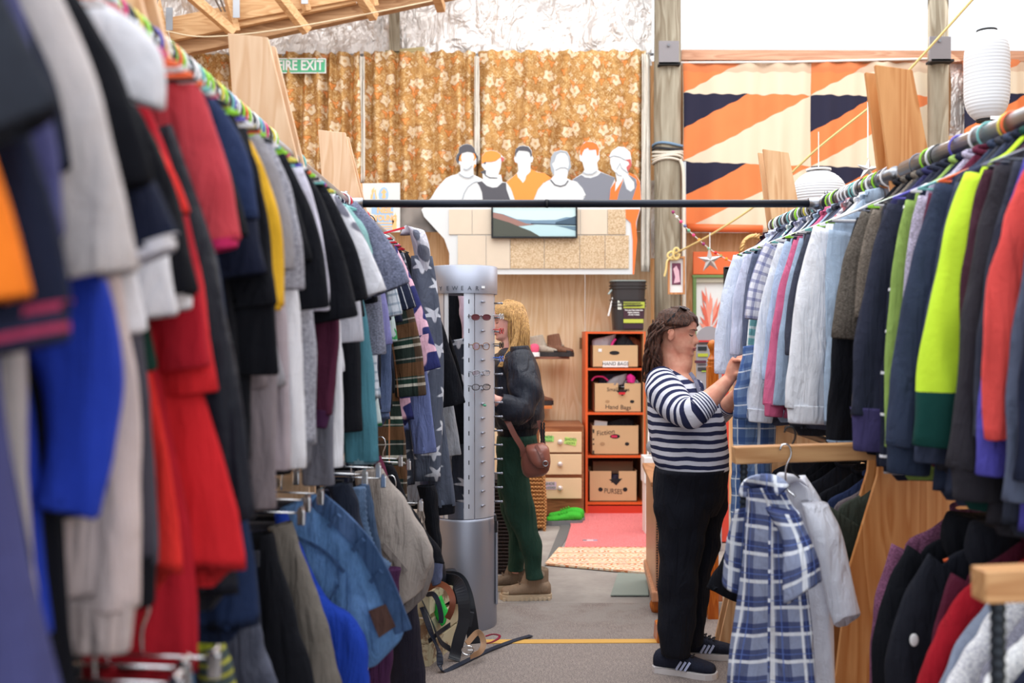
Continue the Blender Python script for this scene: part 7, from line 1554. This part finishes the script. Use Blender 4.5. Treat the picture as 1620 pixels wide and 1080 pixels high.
for i in range(70):   # wavy locks at the back
    x0 = 1027+rr.random()*17; d0 = 4.40+rr.random()*.16; yb = 572+rr.random()*36; xb = 1018+rr.random()*30
    strand(hb, [P(x0+8, 505+rr.random()*12, d0), P(x0, 530, d0-.01), P((x0+xb)/2-3, 560, d0-.015), P(xb, yb, d0)], .0055, 5, .010)
for i in range(60):   # combed locks over the near side of the head
    t = i/59; a = M1 @ headpt(.108-.01*rr.random(), -PI*.35-t*PI*.5, .016); th1 = -math.radians(78+70*t+rr.random()*8); b = M1 @ headpt(.05, -math.radians(50+90*t), .016+.003*rr.random()); c = M1 @ headpt(.02, th1-math.radians(14), .018+.003*rr.random()); e = P(1036+rr.random()*8-8*t, 526+rr.random()*8, 4.41+.02*t)
    strand(hb, [a, b, c, e], .0038)
for i in range(26):   # fringe swept to the far side
    t = i/25; a = M1 @ headpt(.106, math.radians(-30+60*t), .014); b = M1 @ headpt(.082, math.radians(-20+50*t), .014); c = M1 @ headpt(.050-.02*t*rr.random(), math.radians(22+26*t), .010); strand(hb, [a, b, c], .0045)
hb.build('hair', hm, w1, world=True, smooth=True)
# striped top
def stripes(name, per, frac, ax='v', navy=(40, 44, 76), whitec=(214, 214, 226)):
    t = NT(name); x, y, _ = t.sep(t.uv()); q = y if ax == 'v' else x
    nz = t.math('MULTIPLY', t.math('SUBTRACT', t.noise(t.obj(), 7, 2), .5), .022); fr_ = t.math('FRACT', t.math('DIVIDE', t.math('ADD', t.math('ADD', q, nz), 10*per), per)); c = t.mix(t.step(fr_, frac), C(*whitec), C(*navy)); t.bump(t.noise(t.obj(), 30, 3, .6, .6), .5, .008); return t.done(c, .9, 0, .2)
st = stripes('striped_jersey', .037, .48); st2 = stripes('striped_cuff', .0125, .45)
def wr_disp(amp, seed, k=1.0):
    ff = folds(seed, amp, 20, 16)
    return lambda V, a: V+np.stack([ff(V[..., 2]*1.4*k, V[..., 0])*.9, ff(V[..., 0]*1.3*k, V[..., 2]), 0*V[..., 0]], -1)
tb = MB(); loft(tb, [prow(4.5, 1048, 578, 1082, 596, .085), prow(4.5, 1037, 588, 1102, 608, .145), prow(4.5, 1028, 610, 1120, 625, .185), prow(4.5, 1025, 645, 1138, 648, .195), prow(4.5, 1026, 680, 1147, 676, .19), prow(4.5, 1031, 712, 1151, 706, .19), prow(4.5, 1036, 732, 1152, 728, .195), prow(4.5, 1042, 748, 1152, 738, .20)], 44, 44, .95, False, True, wr_disp(.004, 4), inner1=.02)
tb.uv = [[(tb.v[i][0], tb.v[i][2]) for i in f] for f in tb.f]
tb.build('striped_top', st, w1, world=True, smooth=True)
sb = MB(); limb(sb, [(P(1044, 604, 4.42), .070, .078), (P(1052, 620, 4.33), .082, .080), (P(1074, 645, 4.25), .074, .074), (P(1092, 654, 4.17), .066, .064), (P(1106, 646, 4.165), .058, .056)], 30, 34, 1, wr_disp(.006, 7)); sb.build('sleeve', st, w1, world=True, smooth=True)
sb = MB(); limb(sb, [(P(1101, 650, 4.165), .064), (P(1111, 642, 4.17), .058), (P(1121, 634, 4.175), .052)], 28, 12, 1, None, .02); sb.build('cuff', st2, w1, world=True, smooth=True)
sb = MB(); limb(sb, [(P(1090, 618, 4.60), .07), (P(1108, 648, 4.69), .064), (P(1126, 660, 4.70), .058), (P(1138, 654, 4.67), .054)], 24, 24, 1, wr_disp(.005, 9)); sb.build('sleeve', st, w1, world=True, smooth=True)
sb = MB(); limb(sb, [(P(1136, 656, 4.675), .053), (P(1145, 648, 4.645), .050), (P(1152, 641, 4.61), .047)], 22, 10, 1, None, .02); sb.build('cuff', st2, w1, world=True, smooth=True)
# V neck: bare skin wedge edged by a grey placket
vk = [P(1066, 588, 4.44), P(1082, 600, 4.39), P(1096, 612, 4.36), P(1106, 622, 4.35)]
MB().ribbon(cpts([P(1092, 590, 4.40), P(1099, 600, 4.37), P(1104, 612, 4.34), P(1107, 624, 4.33)], 12), .016, .008, (0, -1, 0)).build('placket', fb((120, 120, 140)), w1, world=True)
q = MB(); loft(q, [prow(4.36, 1062, 586, 1092, 590, .03), prow(4.345, 1074, 597, 1100, 600, .03), prow(4.335, 1090, 609, 1103, 611, .02), prow(4.33, 1101, 617, 1105, 619, .01)], 12, 16); 
# trousers
bt = fb((22, 24, 34))
for (L, dx) in ((([(1040, 742, 1146, 740, .15), (1036, 770, 1140, 770, .12), (1036, 810, 1126, 808, .105), (1042, 860, 1112, 858, .09), (1044, 900, 1108, 898, .082), (1040, 950, 1102, 948, .08), (1041, 1000, 1098, 1000, .075), (1048, 1034, 1094, 1034, .07)]), 4.42), (([(1060, 742, 1152, 738, .15), (1070, 775, 1152, 772, .11), (1080, 815, 1146, 812, .095), (1086, 860, 1138, 858, .085), (1084, 900, 1128, 898, .078), (1080, 950, 1120, 950, .072), (1080, 1000, 1114, 1000, .066), (1082, 1018, 1112, 1016, .06)]), 4.6)):
    mb = MB(); ff = folds(int(dx*100), .008, 18, 22); loft(mb, [prow(dx, *r) for r in L], 40, 28, .95, True, True, lambda V, a: V+np.stack([ff(V[..., 2]*1.2, V[..., 0])*.9, ff(V[..., 0], V[..., 2]), 0*V[..., 0]], -1), inner1=.02); mb.build('trouser_leg', bt, w1, world=True, smooth=True)
mb = MB(); loft(mb, [prow(4.5, 1040, 728, 1150, 726, .175), prow(4.5, 1034, 752, 1151, 750, .19), prow(4.5, 1034, 790, 1146, 785, .18), prow(4.5, 1042, 815, 1134, 812, .13)], 16, 30); mb.build('trouser_seat', bt, w1, world=True, smooth=True)
shk = fb((36, 40, 56)); swh = solid('shoe_sole_white', C(206, 202, 204), .7); si = plain('irid_stripe', C(176, 186, 220), .3)
shoe('sneaker', '', (P(1083, 0, 4.42).x, 4.42, 0), math.radians(-24), .275, .10, .085, 0, shk, swh, None, black_m, None, False, si, .026, w1)
shoe('sneaker', '', (P(1116, 0, 4.66).x, 4.66, 0), math.radians(-8), .275, .10, .085, 0, shk, swh, None, black_m, None, False, si, .026, w1)
# sunglasses pushed up in the hair
sgm = glasses('dark sunglasses pushed up on the hair of the striped woman', M1 @ Vector((.018, 0, .126)), math.radians(68), .024, .018, plain('sun_frame', C(60, 50, 50), .2), plain('mirror_lens', C(190, 186, 204), .1, .6), .003, group=None)
sgm.rotation_euler = (math.radians(-62), 0, math.radians(68))
tag(MB().ribbon(cpts([M1 @ headpt(.105, -math.radians(80), .020), M1 @ headpt(.06, -math.radians(100), .020), M1 @ headpt(.01, -math.radians(120), .020), P(1036, 522, 4.40)], 16), .010, .004, (0, -1, 0)).build('hair_band', black_m), 'thin black band running down the back of the brown hair', 'hair band')

# --- blonde woman ---
D5 = 5.76; M2 = xf(P(804, 508, D5), math.radians(180+4), math.radians(6), .95)
w2 = thing('person', 'blonde woman in black puffer jacket and dark green trousers behind the eyewear stand', 'person', P(825, 940, D5).xy.to_3d())
sk2 = skin('skin_fair', (232, 180, 164), (222, 156, 144)); body = MB(); head_mesh(body, M2)
limb(body, [(M2 @ Vector((-.02, 0, -.05)), .052), (P(808, 545, D5), .055), (P(812, 562, D5), .075), (P(815, 580, D5), .09)])
loft(body, [prow(D5, 792, 562, 832, 560, .10), prow(D5, 784, 590, 842, 590, .15), prow(D5, 786, 650, 845, 650, .15), prow(D5, 790, 700, 845, 700, .14), prow(D5, 792, 730, 845, 730, .14)], 16, 20)
nl = [((818, 720, 5.69), .07), ((815, 772, 5.68), .055), ((827, 818, 5.68), .045), ((840, 860, 5.68), .038), ((847, 915, 5.69), .034)]; fl_ = [((810, 720, 5.85), .07), ((809, 775, 5.87), .054), ((814, 820, 5.88), .042), ((818, 860, 5.89), .036), ((816, 905, 5.91), .03)]
for L in (nl, fl_): limb(body, [(P(*p), r) for p, r in L])
na = [((826, 572, 5.58), .055), ((830, 618, 5.50), .045), ((824, 646, 5.44), .042), ((800, 640, 5.38), .036), ((782, 632, 5.36), .026)]; limb(body, [(P(*p), r) for p, r in na])
hand(body, (782, 632, 5.36), (766, 622, 5.36), [([(760+i, 618+2*i, 5.35+.0*i), (752+i, 622+2*i, 5.34), (752+i, 632+2*i, 5.36)], .0085) for i in (0, 2, 4, 6)], ([(774, 622, 5.35), (764, 615, 5.34), (757, 618, 5.34)], .0095))
na2 = [((806, 572, 5.94), .055), ((800, 615, 5.98), .045), ((792, 640, 5.96), .042), ((776, 610, 5.86), .036), ((768, 596, 5.8), .026)]; limb(body, [(P(*p), r) for p, r in na2])
hand(body, (768, 596, 5.8), (762, 578, 5.76), [([(760+i, 574, 5.75), (754+i, 570, 5.73), (750+i, 576, 5.73)], .0085) for i in (0, 2, 4, 6)], ([(770, 585, 5.76), (768, 575, 5.74), (762, 570, 5.73)], .0095))
remesh(body, 'body', sk2, w2, .0048); face_bits(M2, w2, plain('brow_blond', C(150, 116, 84), .9), plain('lip_rose2', C(206, 110, 108), .45))
hbm = hairmat('blond_hair', (226, 178, 112), (140, 98, 58)); hb = MB()
def lim2(z, th):
    if z > .085: return 0
    return math.radians(np.interp(z, [-.06, -.02, .0, .03, .06, .085], [112, 100, 84, 64, 46, 20]))
hair_shell(hb, M2, lim2, .012, seed=4)
loft(hb, [prow(D5, 806, 486, 828, 488, .07), prow(D5, 812, 510, 834, 512, .08), prow(D5, 812, 535, 838, 538, .085), prow(D5, 808, 556, 840, 560, .09), prow(5.72, 806, 574, 836, 578, .09)], 20, 24)
for i in range(110):
    t = rr.random(); x1 = 806+30*t+rr.random()*4; s0 = 1 if rr.random() < .75 else -1
    d1 = D5-s0*(.07+.03*rr.random()); a = M2 @ headpt(.108, s0*math.radians(60+100*t), .014); b = M2 @ headpt(.05, s0*math.radians(88+70*t), .018)
    # near side is +y local (head turned round)
    strand(hb, [a, b, P(x1-2, 520, d1), P(x1+rr.random()*4-3, 548, d1-.01), P(x1-4+rr.random()*6, 568+rr.random()*14, d1-.02)], .0042, 5, .002)
for i in range(34):   # lock falling forward over the shoulder
    t = i/33; strand(hb, [M2 @ headpt(.06, math.radians(85+20*t), .018), P(815+5*t, 524, 5.655), P(806+8*t, 552, 5.62), P(792+10*t, 572+4*rr.random(), 5.58), P(788+6*t, 580, 5.57)], .0045, 5, .002)
for i in range(26):   # sweep from the forehead to the ear
    t = i/25; strand(hb, [M2 @ headpt(.108, math.radians(10+60*t), .014), M2 @ headpt(.085, math.radians(25+50*t), .016), M2 @ headpt(.055-.01*(1-t), math.radians(52+36*t), .015), M2 @ headpt(.02, math.radians(92+10*t), .018)], .004)
hb.build('hair', hbm, w2, world=True, smooth=True)
jk = fb((34, 38, 50), rough=.42); mb = MB(); ff = folds(55, .012, 14, 26)
loft(mb, [prow(D5, 798, 550, 832, 548, .10), prow(D5, 786, 560, 844, 556, .17), prow(D5, 777, 585, 853, 580, .22), prow(D5, 774, 620, 858, 616, .235), prow(D5, 774, 650, 863, 646, .235), prow(D5, 778, 668, 862, 662, .21), prow(D5, 784, 676, 854, 674, .19)], 40, 36, .95, True, True, lambda V, a: V+np.stack([ff(V[..., 2]*1.5, V[..., 0]*2)*.7, ff(V[..., 0]*1.5, V[..., 2])*.9, 0*V[..., 0]], -1)); mb.build('puffer_jacket', jk, w2, world=True, smooth=True)
mb = MB(); loft(mb, [prow(D5, 783, 668, 856, 666, .18), prow(D5, 786, 680, 852, 678, .165), prow(D5, 788, 692, 848, 690, .16)], 8, 36, .95, True, True, lambda V, a: V+np.stack([0*V[..., 0], .002*np.sin(V[..., 0]*300), 0*V[..., 0]], -1), inner1=.02); mb.build('waistband', fb((28, 32, 42), rough=.6), w2, world=True, smooth=True)
mb = MB(); ff2 = folds(66, .010, 18, 30); limb(mb, [(P(820, 566, 5.60), .085), (P(828, 600, 5.52), .092), (P(830, 632, 5.47), .085), (P(820, 650, 5.42), .08), (P(802, 644, 5.38), .07), (P(788, 636, 5.36), .052)], 28, 36, 1, lambda V, a: V+np.stack([ff2(V[..., 2]*1.5, V[..., 0]), ff2(V[..., 0]*1.5, V[..., 2]), 0*V[..., 0]], -1), .02); mb.build('sleeve', jk, w2, world=True, smooth=True)
mb = MB(); limb(mb, [(P(802, 566, 5.9), .085), (P(798, 610, 5.97), .085), (P(790, 640, 5.96), .075), (P(776, 612, 5.86), .06)], 24, 24, 1, None, .02); mb.build('sleeve', jk, w2, world=True, smooth=True)
mb = MB(); loft(mb, [prow(5.66, 806, 548, 836, 546, .10), prow(5.70, 802, 560, 842, 558, .15), prow(5.72, 800, 568, 846, 566, .16)], 10, 24); mb.build('jacket_collar', jk, w2, world=True, smooth=True)
gt = fb((34, 62, 52)); 
for (L, dx) in (([(787, 690, 850, 688, .13), (787, 720, 848, 718, .105), (787, 752, 838, 750, .095), (796, 795, 843, 790, .085), (804, 820, 848, 815, .08), (820, 855, 855, 852, .072), (827, 885, 857, 880, .066), (831, 904, 859, 902, .062), (832, 914, 860, 912, .064)], 5.67), ([(787, 690, 848, 688, .13), (786, 730, 838, 728, .10), (787, 775, 832, 770, .09), (796, 815, 832, 812, .08), (804, 850, 832, 848, .07), (804, 893, 829, 893, .06), (804, 901, 829, 901, .06)], 5.88)):
    mb = MB(); f3 = folds(int(dx*100), .009, 16, 24); loft(mb, [prow(dx, *r) for r in L], 40, 26, .95, True, True, lambda V, a: V+np.stack([f3(V[..., 2]*1.2, V[..., 0])*.8, f3(V[..., 0], V[..., 2]), 0*V[..., 0]], -1), inner1=.02); mb.build('trouser_leg', gt, w2, world=True, smooth=True)
tn = fb((150, 128, 108)); ts = solid('boot_sole', C(196, 176, 150), .8)
b1_ = shoe('canvas_boot', '', (P(832, 0, 5.72).x, 5.72, 0), math.radians(184), .285, .11, .085, .065, tn, ts, ts, fb((110, 92, 78)), None, True, None, .025, w2)
b2_ = shoe('canvas_boot', '', (P(806, 0, 5.93).x, 5.93, 0), math.radians(180), .285, .11, .085, .065, fb((120, 104, 90)), ts, ts, fb((110, 92, 78)), None, True, None, .025, w2)
for bb, y in ((b1_, .05), (b2_, .05)): MB().lathe([(.001, .0), (.018, .0), (.018, .004), (.001, .004)], (0, 0, 0), 16).build('round_patch', solid('patch', C(176, 156, 136)), bb).matrix_local = Matrix.Translation((-.085, y, .15)) @ Matrix.Rotation(-PI/2, 4, 'X')
# shoulder bag
hbg = thing('handbag', 'brown leather saddle bag hanging at the blonde woman hip', 'bag', P(847, 752, 5.42)); lt_ = solid('saddle_leather', C(122, 72, 62), .32)
mb = MB(); loft(mb, [prow(5.42, 832, 706, 858, 702, .03), prow(5.42, 826, 716, 868, 712, .05), prow(5.42, 824, 732, 871, 730, .06), prow(5.42, 827, 748, 868, 744, .055), prow(5.42, 834, 755, 862, 751, .035)], 20, 24, .8); mb.build('bag_body', lt_, hbg, world=True, smooth=True)
mb = MB(); loft(mb, [prow(5.39, 833, 704, 860, 700, .03), prow(5.37, 832, 712, 868, 708, .045), prow(5.36, 836, 724, 870, 722, .045), prow(5.355, 842, 734, 868, 732, .042), prow(5.36, 850, 740, 862, 738, .035)], 16, 22, .8); mb.build('flap', solid('saddle_leather_flap', C(136, 82, 70), .3), hbg, world=True, smooth=True)
MB().ribbon(cpts([P(848, 704, 5.34), P(856, 718, 5.30), P(862, 734, 5.30), P(866, 744, 5.33)], 10), .018, .006, (0, -1, 0)).build('closing_strap', lt_, hbg, world=True)
MB().tube([P(863+4*math.cos(a), 733+4*math.sin(a), 5.29) for a in np.linspace(0, 2*PI, 12, endpoint=False)], .003, 6, closed=True).build('buckle', galv, hbg, world=True)
MB().ribbon(cpts([P(828, 722, 5.40), P(826, 708, 5.38), P(814, 688, 5.37), P(804, 668, 5.37), P(798, 660, 5.40)], 16), .030, .006, (0, -1, 0)).build('shoulder_strap', lt_, hbg, world=True)
MB().ribbon(cpts([P(862, 712, 5.46), P(858, 690, 5.50), P(852, 665, 5.50)], 10), .022, .006, (0, -1, 0)).build('shoulder_strap', lt_, hbg, world=True)
for x in (856, 860): MB().tube([P(x+.8*(i % 2), 668+3*i, 5.47) for i in range(14)], .006, 5).build('chain', black_m, hbg, world=True)

# ---------------- labels of the half hidden pieces, by what they hang behind ----------------
import re as _re
def _short(l):
    w = l.split(); stop = ('with', 'showing', 'hanging', 'seen', 'blurred', 'mostly', 'in', 'at', 'on', 'just', 'peeking', 'tucked', 'whose', 'below', 'behind', 'right', 'left', 'between', 'near', 'beside', 'directly', 'before', 'above', 'that')
    n = 2
    while n < min(len(w), 7) and w[n] not in stop: n += 1
    return ' '.join(w[:n])
_vis = [(s, d, l, h) for s, d, l, h in GL if not l.startswith('@')]
_seen = {}
for o in sorted([o for o in bpy.data.objects if str(o.get('label', '')).startswith('@')], key=lambda o: o.location.y):
    l = o['label'][1:]; side = 'L' if o.location.x < 0 else 'R'
    c = sorted([(abs(d-o.location.y), d, k, h) for s, d, k, h in _vis if s == side])[0]
    rel = 'beyond' if c[1] < o.location.y else 'in front of'
    if o['category'] == 'hanger': lab = '%s hanger hooked just %s the %s' % (l, rel, _short(c[2]))
    elif o['category'] == 'trousers': lab = '%s on the low rail under the %s' % (l, _short(c[2]))
    else: lab = 'mostly hidden %s squeezed just %s the %s' % (l, rel, _short(c[2]))
    o['label'] = ' '.join(lab.split()[:16])

_cnt = {}
for o in sorted([o for o in bpy.data.objects if o.get('label') and o.get('category') and not o.parent], key=lambda o: o.location.y): _cnt.setdefault(o['label'], []).append(o)
for l, os_ in _cnt.items():
    if len(os_) > 1:
        for i, o in enumerate(os_):
            w = 'nearer one' if i == 0 else ('farther one' if i == len(os_)-1 else 'middle one'); o['label'] = ' '.join(l.split()[:14])+', '+w
